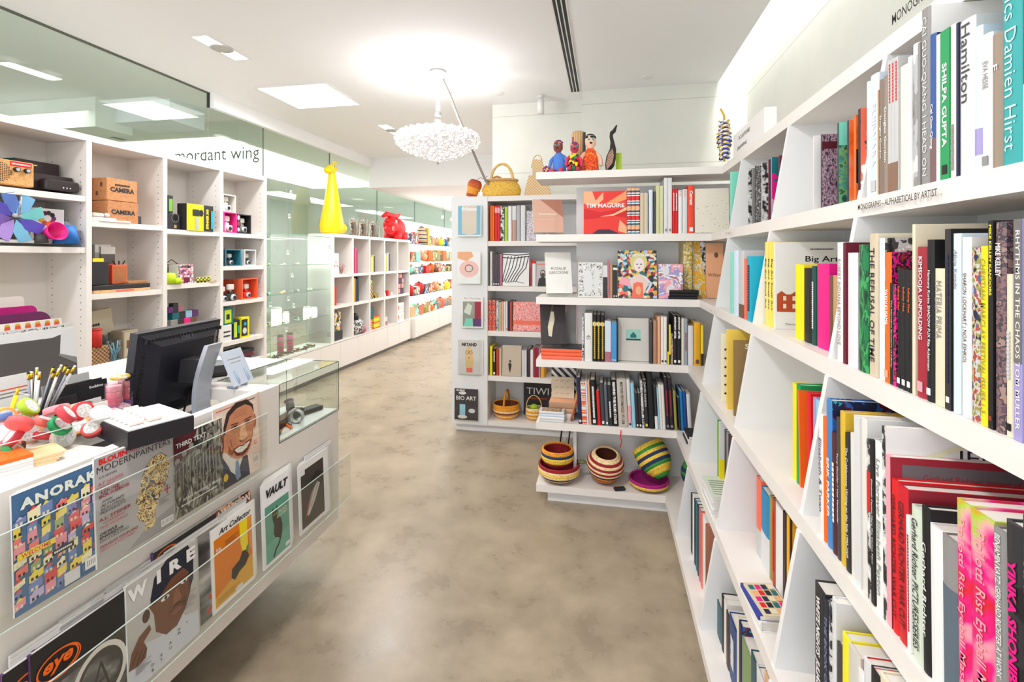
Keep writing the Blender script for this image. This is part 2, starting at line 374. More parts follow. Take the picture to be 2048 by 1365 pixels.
# ---- ceiling fixtures
def ceiling_light(x0, y0, x1, y1, z, label, disc=True):
    t = thing('ceiling_light', label, 'ceiling light', ((x0+x1)/2, (y0+y1)/2, z)); a, b = (x1-x0)/2, (y1-y0)/2
    f = MB(); e = .012
    for q in ((-a-e, -b-e, a+e, -b), (-a-e, b, a+e, b+e), (-a-e, -b, -a, b), (a, -b, a+e, b)): f.box(q[0], q[1], -.008, q[2], q[3], -.0005, 'white')
    f.build('frame', t); MB().box(-a, -b, -.006, a, b, -.001, emis((255,252,246), 2.2)).build('diffuser', t)
    if disc: MB().lathe([(.075, -.012), (.085, -.007)], mat((190,186,182), .5), 24).build('speaker_disc', t)
    return t
ceiling_light(-3.07, 3.12, -2.94, 3.56, CEIL, 'narrow recessed ceiling light nearest the camera on the left')
ceiling_light(-2.82, 5.65, -2.69, 6.2, CEIL, 'narrow recessed ceiling light just behind the chandelier')
sq = thing('skylight', 'square recessed skylight in the ceiling left of the chandelier', 'skylight', (-3.0, 4.52, CEIL))
MB().box(-.37, -.33, -.006, .37, .33, -.001, emis((255,255,252), 1.5)).build('diffuser', sq)
f = MB(); [f.box(*q, 'white') for q in ((-.385, -.345, -.01, .385, -.33, -.0005), (-.385, .33, -.01, .385, .345, -.0005), (-.385, -.33, -.01, -.37, .33, -.0005), (.37, -.33, -.01, .385, .33, -.0005))]; f.build('frame', sq)
vt = thing('air_vent', 'long slotted air vent in the ceiling with dark slots', 'air vent', (-.30, 2.4, CEIL))
f = MB(); f.box(-.047, -2.4, -.004, .047, 2.5, -.0005, 'charcoal'); f.build('slot_backing', vt)
for x in (-.047, -.018, .013, .044):
    f = MB(); f.box(x-.004, -2.4, -.008, x+.004, 2.5, -.001, 'white')
    f.build('vent_blade', vt)
for (u, v, zz, lab) in ((1295, 154, CEIL, 'small round white ceiling cap above the right end of back shelves'), (998, 187, CEIL, 'small round ceiling cap between chandelier and slotted vent'), (303, 238, CEIL, 'small round sensor on the ceiling beyond the glass partition')):
    p = onZ(u, v, zz); tag(MB().lathe([(.045, -.008), (.055, -.003), (.055, -.0005)], 'white', 20).build('smoke_detector', None, p), lab, 'sensor')
p = onZ(1080, 188, CEIL); sp = thing('spotlight', 'white cylinder spotlight hanging from the ceiling above the woven bags', 'spotlight', (p.x, 4.95, CEIL))
MB().lathe([(.035, -.02), (.035, -.0005)], 'white', 20).build('mount', sp); MB().lathe([(.03, -.19), (.036, -.19), (.036, -.04), (.03, -.04)], 'white', 20).build('lamp_head', sp); MB().lathe([(.008, -.05), (.008, -.01)], 'white', 10).build('stem', sp)
for i, (x, y, z) in enumerate(((-3.0, 9.0, 2.75), (-2.2, 8.6, 2.75), (-2.9, 10.6, 2.75), (-2.0, 10.9, 2.75))):
    ceiling_light(x-.1, y-.15, x+.1, y+.15, z, 'small bright ceiling light far down the shop, %s' % ['front left', 'front right', 'rear left', 'rear right'][i], False)

# ================================================================ shelving
SZ = [.07, .47, .87, 1.27, 1.67, 2.07]; TK = .045
def XF(z): return .335+.165*z
XB = .87; YB = 3.07; YP = 3.36; BX0 = -.44
UPY = [2.65, 2.003, 1.355, .71, .065]
rb = thing('bookcase', 'long white slanted bookcase along the right wall filled with books', 'bookcase', (.6, 1.2, 0))
def kid(mb, name, par): o = mb.build(name, par, [-q for q in par.location]); return o
for z in SZ:
    kid(MB().box(XF(z+TK), -.6, z, XB, YB-.001, z+TK, SHELF), 'shelf_board', rb)
for y in UPY:
    m = MB()
    for a, b in zip(SZ[:-1], SZ[1:]):
        m.prism([(XF(a+TK)+.004, a+TK), (XB, a+TK), (XB, b), (XF(b)+.004, b)], y-.01, y+.01, SHELF2)
    kid(m, 'upright', rb)
kid(MB().box(XB, -.6, .0, XB+.02, YB-.001, 2.115, SHELF2), 'back_panel', rb)
kid(MB().box(.40, -.6, 0, XB, YB-.001, .069, SHELF2), 'plinth', rb)
lb = MB(); T = frame((XF(1.7)-.0072, 0, 1.6925), (0, -1, 0), (0, 0, 1))
put_text(lb, 'MONOGRAPHS – ALPHABETICAL BY ARTIST', T, -1.185, 0, .29, .016, 'charcoal', bold=.01, align='c'); 
kid(lb, 'shelf_lettering', rb)
T = frame((XF(1.7)-.007, 0, 1.6925), (0, -1, 0), (0, 0, 1)); lb = MB(); put_text(lb, 'ART THEORY', T, -2.62, 0, .11, .011, mat((150,140,136))); put_text(lb, 'ART', frame((XF(1.3)-.0066, 0, 1.29), (0, -1, 0), (0, 0, 1)), -2.7, 0, .03, .011, 'grey'); kid(lb, 'shelf_lettering', rb)
sg = thing('shelf_sign', 'clear upright strip lettered MONOGRAPHS on top of the right bookcase', 'sign', (XF(2.115)+.02, 1.0, 2.116))
MB().box(-.0015, -.7, 0, .0015, .38, .1, ACR).build('strip', sg)
lb = MB(); put_text(lb, 'MONOGRAPHS', frame((-.003, 0, .05), (0, -1, 0), (0, 0, 1)), -.276, -.004, .18, .034, 'black', bold=.008); lb.build('lettering', sg)
# white sign block with subject names near the corner
sg = thing('shelf_sign', 'white folded card with subject headings standing on the bookcase corner', 'sign', (.70, 2.55, 2.116))
MB().box(-.002, -.2, 0, .05, .33, .13, 'white').build('card', sg)
lb = MB(); put_text(lb, 'SCULPTURE', frame((-.003, 0, .09), (0, -1, 0), (0, 0, 1)), -.12, 0, .2, .02, 'charcoal'); put_text(lb, 'DRAWING', frame((-.003, 0, .04), (0, -1, 0), (0, 0, 1)), -.16, 0, .18, .02, 'charcoal'); lb.build('lettering', sg)

kb = thing('bookcase', 'white bookcase facing the camera with open left shelf ends and baskets below', 'bookcase', (.2, 3.2, 0))
for z in SZ: kid(MB().box(BX0, YB, z, XB, YP, z+TK, SHELF), 'shelf_board', kb)
kid(MB().box(-.20, YP, .115, XB, YP+.02, 2.05, SHELF2), 'back_panel', kb)
kid(MB().box(-.37, YB+.04, 0, XB, YP, .069, SHELF2), 'plinth', kb)
kid(MB().box(-.21, YB+.12, .115, -.19, YP, .46, SHELF2), 'upright', kb)
# left unit, further back
LY = 4.19; LX0, LX1, LX2 = -1.37, -1.035, -.25
lbk = thing('bookcase', 'white bookcase at the end of the wall with magazines on its side panel', 'bookcase', (-.8, 4.3, 0))
for z in SZ: kid(MB().box(LX1, LY, z, LX2, LY+.32, z+TK, SHELF), 'shelf_board', lbk)
kid(MB().box(LX0, LY-.005, .07, LX1-.001, LY+.34, 2.115, SHELF2), 'display_panel', lbk)
kid(MB().box(LX1, LY+.325, .07, LX2, LY+.345, 2.115, SHELF2), 'back_panel', lbk)
kid(MB().box(LX2, LY, .07, LX2+.02, LY+.34, 2.115, SHELF2), 'upright', lbk)
kid(MB().box(LX0+.03, LY+.04, 0, LX2, LY+.34, .069, SHELF2), 'plinth', lbk)
# tall unit behind the counter
TX, TD = -3.58, .36; tcols = [1.58, 2.18, 2.78, 3.38, 3.98, 4.58]
ts = thing('shelving_unit', 'tall white open shelving unit behind the counter full of gifts and cameras', 'shelving unit', (TX, 3.0, 0))
kid(MB().box(TX-TD, 1.58, 2.39, TX, 4.6, 2.435, SHELF), 'top_board', ts)
for y in tcols: kid(MB().box(TX-TD, y-.018, .52, TX, y+.018, 2.389, SHELF), 'upright', ts)
kid(MB().box(TX-TD-.012, 1.58, .0, TX-TD, 4.6, 2.43, SHELF), 'back_panel', ts)
TROWS = {0: [1.0, 1.66, 2.02], 1: [.53, 1.66-.02, 2.0], 2: [.36+.43, 1.307, 1.83], 3: [.85, 1.341, 1.807], 4: [.752, 1.142, 1.484, 1.808]}
for i, r in TROWS.items():
    for z in r: kid(MB().box(TX-TD, tcols[i]+.019, z-.04, TX-.006, tcols[i+1]-.019, z, SHELF), 'shelf_board', ts)
    hl = MB()
    for y, sg_ in ((tcols[i]+.0185, 1), (tcols[i+1]-.0185, -1)):
        for xx in (TX-.05, TX-.3):
            z = .95
            while z < 2.3:
                hl.box(xx-.004, y, z-.004, xx+.004, y+sg_*.001, z+.004, 'grey'); z += .05
    kid(hl, 'peg_holes', ts)['kind'] = 'stuff'
kid(MB().box(TX-TD, 1.58, .0, TX, 4.6, .519, SHELF), 'base_cabinet', ts)
# cube unit
CY0, CW = 5.90, .508
cu = thing('shelving_unit', 'low white cube shelving unit with a yellow giraffe on top', 'shelving unit', (TX, 7.0, 0))
kid(MB().box(TX-TD, CY0-.02, 1.845, TX, CY0+5*CW+.02, 1.89, SHELF), 'top_board', cu)
for i in range(6): kid(MB().box(TX-TD, CY0+i*CW-.018, .42, TX, CY0+i*CW+.018, 1.844, SHELF), 'upright', cu)
CROW = [.42, .912, 1.336]
for i in range(5):
    for z in CROW[1:]: kid(MB().box(TX-TD, CY0+i*CW+.019, z-.04, TX-.006, CY0+(i+1)*CW-.019, z, SHELF), 'shelf_board', cu)
kid(MB().box(TX-TD-.012, CY0-.02, .42, TX-TD, CY0+5*CW+.02, 1.88, SHELF2), 'back_panel', cu)
bc = thing('base_cabinet', 'long low white cupboard run under the cube shelves and glass cabinet', 'cabinet', (TX, 7, 0))
kid(MB().box(TX-TD, 4.62, .05, TX-.012, 8.5, .41, SHELF), 'body', bc)
for i in range(8):
    y0 = 4.62+i*.485; kid(MB().box(TX-.012, y0+.002, .055, TX, y0+.483, .405, SHELF, bev=.002), 'door', bc)
kid(MB().box(TX-TD, 4.62, 0, TX-.05, 8.5, .05, 'grey'), 'plinth', bc)
kid(MB().box(TX-TD, 4.61, .41, TX+.003, 8.5, .42, SHELF), 'worktop', bc)
# far lit run
fr = thing('base_cabinet', 'low white cupboard run below the bright glass shelves far down the shop', 'cabinet', (TX, 11, 0))
kid(MB().box(TX-TD, 8.55, .05, TX+.06, 13.9, .42, SHELF, bev=.003), 'body', fr)
for i in range(8): y0 = 8.56+i*.66; kid(MB().box(TX+.06, y0+.002, .07, TX+.072, y0+.655, .41, SHELF, bev=.002), 'door', fr)
kid(MB().box(TX-TD, 8.55, 0, TX+.02, 13.9, .05, 'grey'), 'plinth', fr)
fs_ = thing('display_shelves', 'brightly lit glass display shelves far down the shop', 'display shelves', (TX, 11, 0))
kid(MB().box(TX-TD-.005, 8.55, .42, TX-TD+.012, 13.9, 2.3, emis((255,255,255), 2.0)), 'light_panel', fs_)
FZ = [.42, .84, 1.25, 1.49, 1.83]
for z in FZ[1:]: kid(MB().box(TX-TD+.02, 8.56, z-.012, TX-.02, 13.9, z, glass((214,238,228), .2)), 'glass_shelf', fs_)
# glass cabinet beside the tall unit
vc = thing('glass_cabinet', 'tall frameless glass display cabinet between tall shelving and cube shelves', 'display cabinet', (TX, 5.25, .421))
a0, a1 = 4.66-5.25, 5.84-5.25; hh = 1.41
for nm, q in (('front_pane', (-.006, a0, 0, 0, a1-.02, hh)), ('side_pane', (-.34, a0, 0, -.007, a0+.006, hh)), ('side_pane', (-.34, a1-.026, 0, -.007, a1-.02, hh)), ('top_pane', (-.34, a0, hh, 0, a1-.02, hh+.006))):
    MB().box(*q, GL).build(nm, vc)
VZ = [.81-.421, 1.154-.421, 1.48-.421]
for z in VZ: 
    m = MB(); m.box(-.33, a0+.01, z-.006, -.01, a1-.03, z, glass((240,250,244), .1)); m.box(-.0102, a0+.01, z-.006, -.01, a1-.03, z, EDGE); m.build('glass_shelf', vc)
ed = MB()
for (x, y) in ((0, a0), (0, a1-.02), (0, .06)): ed.box(x-.0015, y-.0015, 0, x+.0005, y+.0015, hh, EDGE)
ed.box(-.001, a0, hh, .001, a1-.02, hh+.007, EDGE); ed.build('glass_edge', vc)
for z in (.1, hh-.16): MB().box(-.012, a1-.075, z, .004, a1-.018, z+.06, mat('silver', .25, 1)).build('hinge', vc)
MB().box(-.34, a0, -.0005, 0, a1-.02, .012, 'white').build('base', vc)
# ================================================================ the counter
KX = -1.35; KZ = 1.034; KB = .23; KY1 = 2.27; KG = 1.81; KBK = -2.15; KY0 = -.3
ct = thing('counter', 'white floating sales counter with clear magazine racks on its front', 'counter', (-1.7, 1.2, 0))
kid(MB().box(KX-.04, KY0, KB, KX, KG, KZ, SHELF), 'front_panel', ct)
m = MB(); m.box(KX-.04, KG, KB, KX, KY1, .786, SHELF); m.box(-1.66, KY1-.03, KB, KX-.04, KY1, .786, SHELF); kid(m, 'front_panel', ct)
kid(MB().box(KBK, KY0, KB, KX-.041, 2.24, .76, mat((60,58,58), .6)), 'carcass', ct)
m = MB(); m.box(KBK, KY0, .99, KX-.041, 1.12, KZ, SHELF); m.box(KBK, 1.80, .99, -1.66, KY1, KZ, SHELF); m.box(-1.66, 1.70, .99, KX-.041, 1.80, KZ, SHELF); m.box(KBK, 1.75, .99, -1.66, 1.80, KZ, SHELF); kid(m, 'worktop', ct)
kid(MB().box(KBK, 1.12, .76, KX-.041, 1.79, .775, mat((30,29,30), .5)), 'desk_recess', ct)
kid(MB().box(-1.9, KY0, 0, -1.72, KY1-.45, KB, 'charcoal'), 'plinth', ct)
kid(MB().box(KBK, 1.115, .776, KBK+.02, 1.8, .99, SHELF), 'back_panel', ct)
gc = thing('display_case', 'low glass case with watches at the far end of the counter', 'display case', (KX, KG, .787))
W_, D_, G_ = KY1-KG, .3, KZ-.787
for nm, q in (('front_pane', (-.005, 0, 0, 0, W_, G_)), ('end_pane', (-D_, W_-.005, 0, -.006, W_, G_)), ('top_pane', (-D_, 0, G_+.0005, 0, W_, G_+.006)), ('back_pane', (-D_, 0.006, 0, -D_+.005, W_-.006, G_))): MB().box(*q, GL).build(nm, gc)
e = MB(); t_ = .0012
for a, b in (((0, 0, 0), (0, 0, G_)), ((0, W_, 0), (0, W_, G_)), ((0, 0, G_), (0, W_, G_)), ((0, 0, 0), (0, W_, 0)), ((0, W_, G_), (-D_, W_, G_)), ((-D_, W_, 0), (-D_, W_, G_)), ((-D_, 0, G_), (-D_, W_, G_))):
    e.box(min(a[0], b[0])-t_, min(a[1], b[1])-t_, min(a[2], b[2])-t_, max(a[0], b[0])+t_, max(a[1], b[1])+t_, max(a[2], b[2])+t_, mat((40,70,52), .2))
e.build('glass_edge', gc)
MB().box(-D_+.006, .002, -.004, -.006, W_-.006, .006, SHELF2).build('base', gc)
def loc_in(o, u, v, z): p = onZ(u, v, z); return p
# watches and pens inside the case
def watch(x, y, z, col, band, label, tiltm):
    t = thing('watch', label, 'watch', (x, y, z)); t.rotation_euler = tiltm
    pts = [(0, .032*math.cos(a), .030+.030*math.sin(a)) for a in [2*math.pi*i/18 for i in range(18)]]
    b = MB()
    for i in range(18):
        p, q = pts[i], pts[(i+1) % 18]
        b.add([(-.011, p[1], p[2]), (.011, p[1], p[2]), (.011, q[1], q[2]), (-.011, q[1], q[2]), (-.011, p[1]*.9, (p[2]-.03)*.9+.03), (.011, p[1]*.9, (p[2]-.03)*.9+.03), (.011, q[1]*.9, (q[2]-.03)*.9+.03), (-.011, q[1]*.9, (q[2]-.03)*.9+.03)], [(0,1,2,3),(7,6,5,4),(0,4,5,1),(3,2,6,7)], band)
    b.build('strap', t)
    T = Matrix.Translation((0, .022, .052)) @ Matrix.Rotation(-.7, 4, 'X')
    MB().lathe([(.021, -.003), (.022, .003), (.018, .007)], band, 24, T).build('case', t); MB().lathe([(.017, .0072), (.0001, .0074)], col, 24, T).build('dial', t)
watch(KX-.12, 2.05, .83, 'white', 'charcoal', 'black watch with white dial standing upright in the glass case', (0, 0, .9))
watch(KX-.07, 2.03, .795, 'charcoal', 'lightgrey', 'pale grey watch lying near the front pane of the glass case', (0, 0, 1.6))
m = MB(); m.box(-.03, -.13, 0, .03, .13, .03, 'charcoal', bev=.004); m.box(-.022, -.12, .03, .022, .12, .034, 'brown'); tag(m.build('watch_box', None, (KX-.13, 2.03, .794), (0, 0, .15)), 'long dark watch box lying at the back of the glass case', 'box')
m = MB(); m.box(-.028, -.06, 0, .028, .06, .022, 'charcoal', bev=.003); tag(m.build('watch_box', None, (KX-.11, 2.19, .794), (0, 0, -.3)), 'short dark box at the far end of the glass case', 'box')
pc = ['charcoal', 'white', 'lightblue', 'silver', 'orange', 'black', 'silver', 'white']
pn = ['charcoal', 'white', 'pale blue', 'silver', 'orange', 'black', 'dull silver', 'ivory']
for i in range(8):
    x = KX-.03-.022*(i % 4)-.01*(i//4); y = KG+.03+.034*i*.8
    t = thing('pen', '%s pen lying in the glass case, %s of a loose row' % (pn[i], ['first', 'second', 'third', 'fourth', 'fifth', 'sixth', 'seventh', 'eighth'][i]), 'pen', (x, y, .799+.002*(i % 3)), .5+.12*i, 'pens in the glass case')
    MB().tube([(0, 0, 0), (0, .12, 0)], .005, pc[i], 8).build('barrel', t); MB().tube([(0, .12, 0), (0, .135, 0)], .004, mat('silver', .3, 1), 8).build('tip', t)
for i in range(9):
    m = MB(); a = i*.012; m.lathe([(.013, 0), (.017, .004), (.013, .008)], [mat((225,205,170)), mat((190,140,70)), mat((70,60,52))][i % 3], 14); m.lathe([(.006, .0005), (.009, .009)], 'brown', 10)
    tag(m.build('bangle_bead', None, (KX-.14-.02*(i//3), KG+.05+.035*(i % 3), .794), (0, 0, a)), 'small %s ring on the tray in the glass case, row %s' % (['cream', 'amber', 'dark'][i % 3], ['nearest the front', 'in the middle', 'at the back'][i//3]), 'ring', 'rings on the tray')
# acrylic pockets
def rack(y0, y1, z0, zt, dep, label):
    t = thing('magazine_rack', label, 'magazine rack', (KX+.001, y0, z0)); L_ = y1-y0
    MB().box(dep, 0, 0, dep+.003, L_, zt-z0, ACR).build('front_sheet', t)
    e = MB(); e.box(dep-.0005, 0, zt-z0, dep+.0035, L_, zt-z0+.0015, mat((200,214,206), .2)); e.box(dep-.0005, 0, -.003, dep+.0035, L_, -.001, mat((200,214,206), .2)); e.build('sheet_edge', t)
    for yy in (0, L_-.003): MB().box(0, yy, 0, dep, yy+.003, zt-z0, ACR).build('end_sheet', t)
    MB().box(0, 0, -.004, dep, L_, -.001, ACR).build('tray', t)
rack(.62, 1.66, .752, .965, .058, 'clear acrylic rack along the top of the counter front holding magazines')
rack(.30, 2.27, .352, .572, .066, 'clear acrylic rack along the lower counter front holding magazines')
# ---- magazines
def lines(x0, y0, x1, n, dy, c, h=.008):
    return [('rect', x0, y0-i*dy, x1-(.03*((i*7) % 4)), y0-i*dy+h, c) for i in range(n)]
def magazine(u, v, xoff, h, wd, label, pic, n=1, spine='white', z0=.755, lean=.04, t=.006, gap=.003):
    for i in range(n-1, -1, -1):
        X = KX+xoff-i*(t+.0012)
        Y = onX(u, v, X).y + i*.006
        o = book((X-h*math.sin(lean)*0, Y, z0), 0, t, h, wd, spine, 'white', lean=-lean, pic=pic if i == 0 else pic[:1]+[s for s in pic[1:] if s[0] == 'text'][:1], name='magazine', hard=False)
        lab = label
        if i: lab = '%s copy behind the %s' % (['', 'first', 'second', 'third'][i], ' '.join(label.split(',')[0].split()[:11]))
        tag(o, lab, 'magazine', None)
rnd = random.Random(3)
# city-map cover
pic = [('rect', 0, 0, 1, 1, (74,112,152))]
cols = [(236,120,110), (240,214,90), (150,170,110), (196,180,214), (220,80,80), (246,236,190), (118,140,190), (232,150,160)]
for r in range(9):
    for q in range(7):
        x = q/7+rnd.uniform(-.02, .02); y = .04+r*.085; w2 = rnd.uniform(.08, .15); h2 = rnd.uniform(.05, .1); cc = rnd.choice(cols)
        pic.append(('poly', [(max(0, x), y), (min(1, x+w2), y+.03), (min(1, x+w2), y+h2+.03), (max(0, x), y+h2)], cc))
        pic.append(('line', [(max(0, x), y+h2), (min(1, x+w2), y+h2+.03)], .0014, 'charcoal'))
        pic.append(('poly', [(x+.02, y+h2), (x+.06, y+h2+.035), (x+.1, y+h2+.012)], rnd.choice(cols)))
        for k in range(2): pic.append(('rect', x+.02+.045*k, y+.015, x+.045+.045*k, y+.04, 'charcoal' if (r+q) % 2 else 'cream'))
pic += [('rect', 0.03, .45, .42, .50, (240,214,60)), ('text', .22, .475, .3, .035, 'WELCOME', 'red', dict(bold=.02)), ('rect', .38, .34, .62, .385, 'charcoal'), ('text', .5, .363, .2, .025, '~~~', 'white'), ('rect', .74, .05, .96, .15, 'white'), ('text', .85, .1, .16, .05, '||||||||', 'black'), ('rect', .5, .02, .68, .13, 'palegrey'), ('text', .5, .9, .86, .09, 'ANORAK', (232,238,226), dict(bold=.05, spacing=1.15))]
magazine(28, 1200, .040, .275, .2, 'magazine with a colourful drawn city map cover, frontmost copy', pic, 3, t=.005)
# sculpture-head cover
HEAD = art('noise', [(36,52,72), (224,204,150), (90,40,26), (228,208,156), (222,196,120), (110,50,34), (226,206,152), (36,52,72)], 38, 3, dist=1.2)
head = [(.57,.10),(.60,.18),(.52,.22),(.48,.30),(.52,.36),(.47,.42),(.52,.5),(.56,.62),(.62,.72),(.72,.79),(.84,.80),(.92,.74),(.96,.64),(.93,.52),(.86,.42),(.78,.34),(.74,.26),(.74,.16),(.70,.10)]
pic = [('rect', 0, 0, 1, 1, (176,172,172)), ('poly', [(.35,0),(1,0),(1,.2),(.62,.13)], (150,148,150)), ('poly', head, HEAD), ('line', [(.56,.3),(.6,.36),(.58,.44)], .002, (90,40,26)), ('line', [(.62,.5),(.7,.56),(.76,.5)], .003, (36,52,72)), ('line', [(.56,.62),(.62,.72),(.72,.79),(.84,.80),(.92,.74)], .0016, (90,40,26)),
 ('text', .22, .955, .34, .055, 'BLOUIN', 'red', dict(bold=.045)), ('text', .69, .955, .56, .055, 'ARTINFO.COM', (190,60,70), dict(bold=.0)), ('text', .5, .885, .95, .06, 'MODERNPAINTERS', 'charcoal', dict(bold=-.005)),
 ('text', .15, .815, .2, .02, 'LUC EDITION', 'charcoal'), ('text', .18, .755, .3, .032, 'AT HOME', (200,90,100)), ('text', .12, .715, .2, .032, 'WITH', (200,90,100)), ('text', .17, .675, .26, .03, 'LOUISE', 'crimson', dict(bold=.03)), ('text', .22, .64, .36, .03, 'BOURGEOIS', 'crimson', dict(bold=.03)),
 ('text', .13, .585, .18, .026, 'JOHN', 'black', dict(bold=.03, shear=.3)), ('text', .19, .553, .3, .026, "ALTOON'S", 'black', dict(bold=.03, shear=.3)), ('text', .2, .52, .3, .024, 'BEAUTIFUL', 'charcoal'), ('text', .2, .488, .32, .024, 'PERVERSITY', 'charcoal'), ('text', .22, .43, .38, .03, 'A.L. STEINER', 'crimson', dict(bold=.02)), ('text', .2, .39, .34, .026, 'QUEERING', (200,90,100)), ('text', .2, .355, .34, .026, 'THE WORLD', (200,90,100)),
 ('text', .13, .3, .2, .026, 'OKWUI', 'black', dict(bold=.03)), ('text', .17, .268, .28, .026, 'ENWEZOR', 'black', dict(bold=.03)), ('text', .2, .235, .34, .022, 'ON CURATING', 'charcoal'), ('text', .26, .185, .46, .026, 'DOUGLAS COUPLAND', 'crimson', dict(bold=.02)), ('text', .24, .15, .42, .022, 'PAINTS A PORTRAIT', (200,90,100)),
 ('line', [(.86,.40),(.95,.40)], .003, 'red'), ('line', [(.905,.355),(.905,.445)], .003, 'red'), ('rect', .8, .04, .98, .11, 'white'), ('text', .89, .075, .15, .05, '|||||||||', 'black')]+lines(.78, .33, .96, 4, .018, 'grey')
magazine(193, 1112, .048, .287, .228, 'silver magazine with a patterned sculpted head in profile, frontmost copy', pic, 2, t=.006)
# dark engraving cover
ENG = art('noise', [(20,20,20), (52,52,50), (120,118,108), (180,178,164)], 22, 5, dist=2.5, stretch=(1, 1.6, .7))
pic = [('rect', 0, 0, 1, 1, ENG), ('poly', [(.0,.98),(.5,1),(.36,.72),(.12,.66),(.0,.7)], 'burgundy')]
for k in range(7):
    x = .12+.125*k; y = .55+.06*(k % 3); pic += [('ell', x, y+.14, .045, .035, (150,148,136)), ('poly', [(x-.06,y-.35),(x-.05,y+.08),(x,y+.12),(x+.05,y+.08),(x+.065,y-.35),(x+.01,y-.1)], (96,95,88)), ('line', [(x,y+.1),(x-.01,y-.32)], .0018, 'black'), ('line', [(x-.03,y+.05),(x-.04,y-.3)], .001, (190,188,170)), ('line', [(x+.03,y+.05),(x+.04,y-.3)], .001, (190,188,170)), ('line', [(x-.05,y),(x+.06,y+.06)], .0018, (170,168,150))]
pic += [('text', .37, .88, .56, .055, 'THIRD TEXT', 'white', dict(bold=.02)), ('text', .55, .2, .75, .04, 'Art and Revolution in Mexico', 'white', dict(bold=.01)), ('text', .5, .13, .7, .02, '~~~~~~~~~~~~~', 'white')]
magazine(343, 1035, .040, .255, .205, 'dark magazine with an engraved crowd of figures on its cover, frontmost copy', pic, 2, t=.006)
# caricature cover
SK, SKD, SKL = (206,138,102), (150,82,56), (232,178,140)
pic = [('rect', 0, 0, 1, 1, (232,208,192)), ('text', .5, .875, .86, .08, 'MONTHLY', (240,226,214), dict(bold=.03)), ('text', .26, .955, .4, .016, '~~~~~~~~', 'red'), ('text', .74, .955, .4, .016, '~~~~~~~~~', 'black'),
 ('poly', [(.02,0),(.0,.30),(.16,.40),(.32,.20),(.5,.12),(.62,.30),(.72,.26),(.76,.0)], (40,42,58)), ('poly', [(.2,.42),(.32,.18),(.48,.06),(.58,.3),(.5,.36)], 'offwhite'), ('poly', [(.44,.26),(.5,.27),(.55,.05),(.46,.02),(.42,.1)], (120,140,170)), ('ell', .22, .13, .05, .045, (220,180,50)),
 ('ell', .14, .56, .12, .12, (196,90,66)), ('ell', .15, .56, .07, .075, (150,60,44)), ('ell', .9, .66, .05, .09, (196,110,80)),
 ('poly', [(.2,.46),(.2,.68),(.28,.86),(.45,.94),(.7,.95),(.86,.86),(.9,.7),(.86,.5),(.8,.36),(.68,.27),(.5,.27),(.34,.34)], SK),
 ('poly', [(.2,.62),(.2,.74),(.28,.9),(.48,.985),(.74,.975),(.88,.88),(.9,.76),(.84,.86),(.7,.92),(.5,.91),(.34,.85),(.26,.72)], (56,40,34)),
 ('poly', [(.3,.5),(.36,.42),(.44,.4),(.36,.36),(.28,.4)], SKD), ('ell', .44, .69, .08, .028, SKD), ('ell', .74, .69, .075, .026, SKD), ('ell', .45, .685, .045, .016, 'black'), ('ell', .74, .685, .042, .015, 'black'), ('line', [(.36,.735),(.52,.725)], .003, (60,40,30)), ('line', [(.66,.725),(.83,.735)], .003, (60,40,30)),
 ('poly', [(.58,.70),(.66,.70),(.73,.50),(.68,.46),(.56,.47),(.53,.52)], SKL), ('poly', [(.53,.52),(.56,.47),(.68,.46),(.73,.50),(.66,.485),(.58,.49)], SKD),
 ('poly', [(.38,.42),(.5,.44),(.62,.42),(.74,.45),(.82,.45),(.74,.34),(.6,.29),(.46,.33)], (120,40,34)), ('poly', [(.42,.41),(.52,.425),(.62,.41),(.74,.43),(.78,.43),(.7,.365),(.58,.34),(.48,.36)], (246,242,226)), ('line', [(.46,.39),(.72,.4)], .0008, 'grey')]
pic += [('line', [(.5+.05*k,.425),(.51+.045*k,.345)], .0007, 'grey') for k in range(5)]+[('line', [(.42,.8+.03*k),(.72,.815+.03*k)], .001, SKD) for k in range(3)]+[('line', [(.34,.56),(.36,.46),(.42,.42)], .002, SKD), ('line', [(.84,.56),(.83,.48)], .002, SKD), ('rect', .84, .1, .97, .22, 'offwhite'), ('text', .9, .16, .1, .08, '||||||', 'black'), ('text', .9, .38, .12, .06, '|||', 'red')]
magazine(430, 972, .036, .29, .215, 'magazine with a grinning big-eared caricature in a dark suit, frontmost copy', pic, 3, t=.004)
# lower row
z1 = .356
BW = art('noise', ['black', (60,60,60), (150,150,150), (225,225,225)], 9, 2, hard=False, dist=1)
BW2 = art('noise', ['black', (40,40,42), (90,90,90), (150,150,148)], 7, 9, hard=False, dist=1.5)
def eye_pic(): return [('rect', 0, 0, 1, 1, (38,36,36)), ('rect', 0, 0, 1, .62, BW2), ('ell', .66, .40, .30, .27, 'offwhite'), ('ell', .66, .40, .25, .225, 'charcoal'), ('ell', .66, .4, .215, .195, BW2), ('ring', .27, .24, .2, .18, .02, 'offwhite'), ('ell', .27, .24, .13, .12, 'charcoal'), ('line', [(.56,.28),(.66,.52),(.74,.28)], .006, 'black'), ('line', [(.6,.36),(.71,.36)], .005, 'black'), ('ring', .24, .79, .2, .11, .004, 'orange'), ('ring', .25, .785, .21, .115, .003, 'orange'), ('text', .24, .785, .28, .11, 'eye', 'orange', dict(bold=.03, shear=.3))]
magazine(64, 1365, .048, .29, .235, 'black magazine with an orange circled title and white drawn rings, frontmost copy', eye_pic(), 2, 'purple', z1, t=.009)
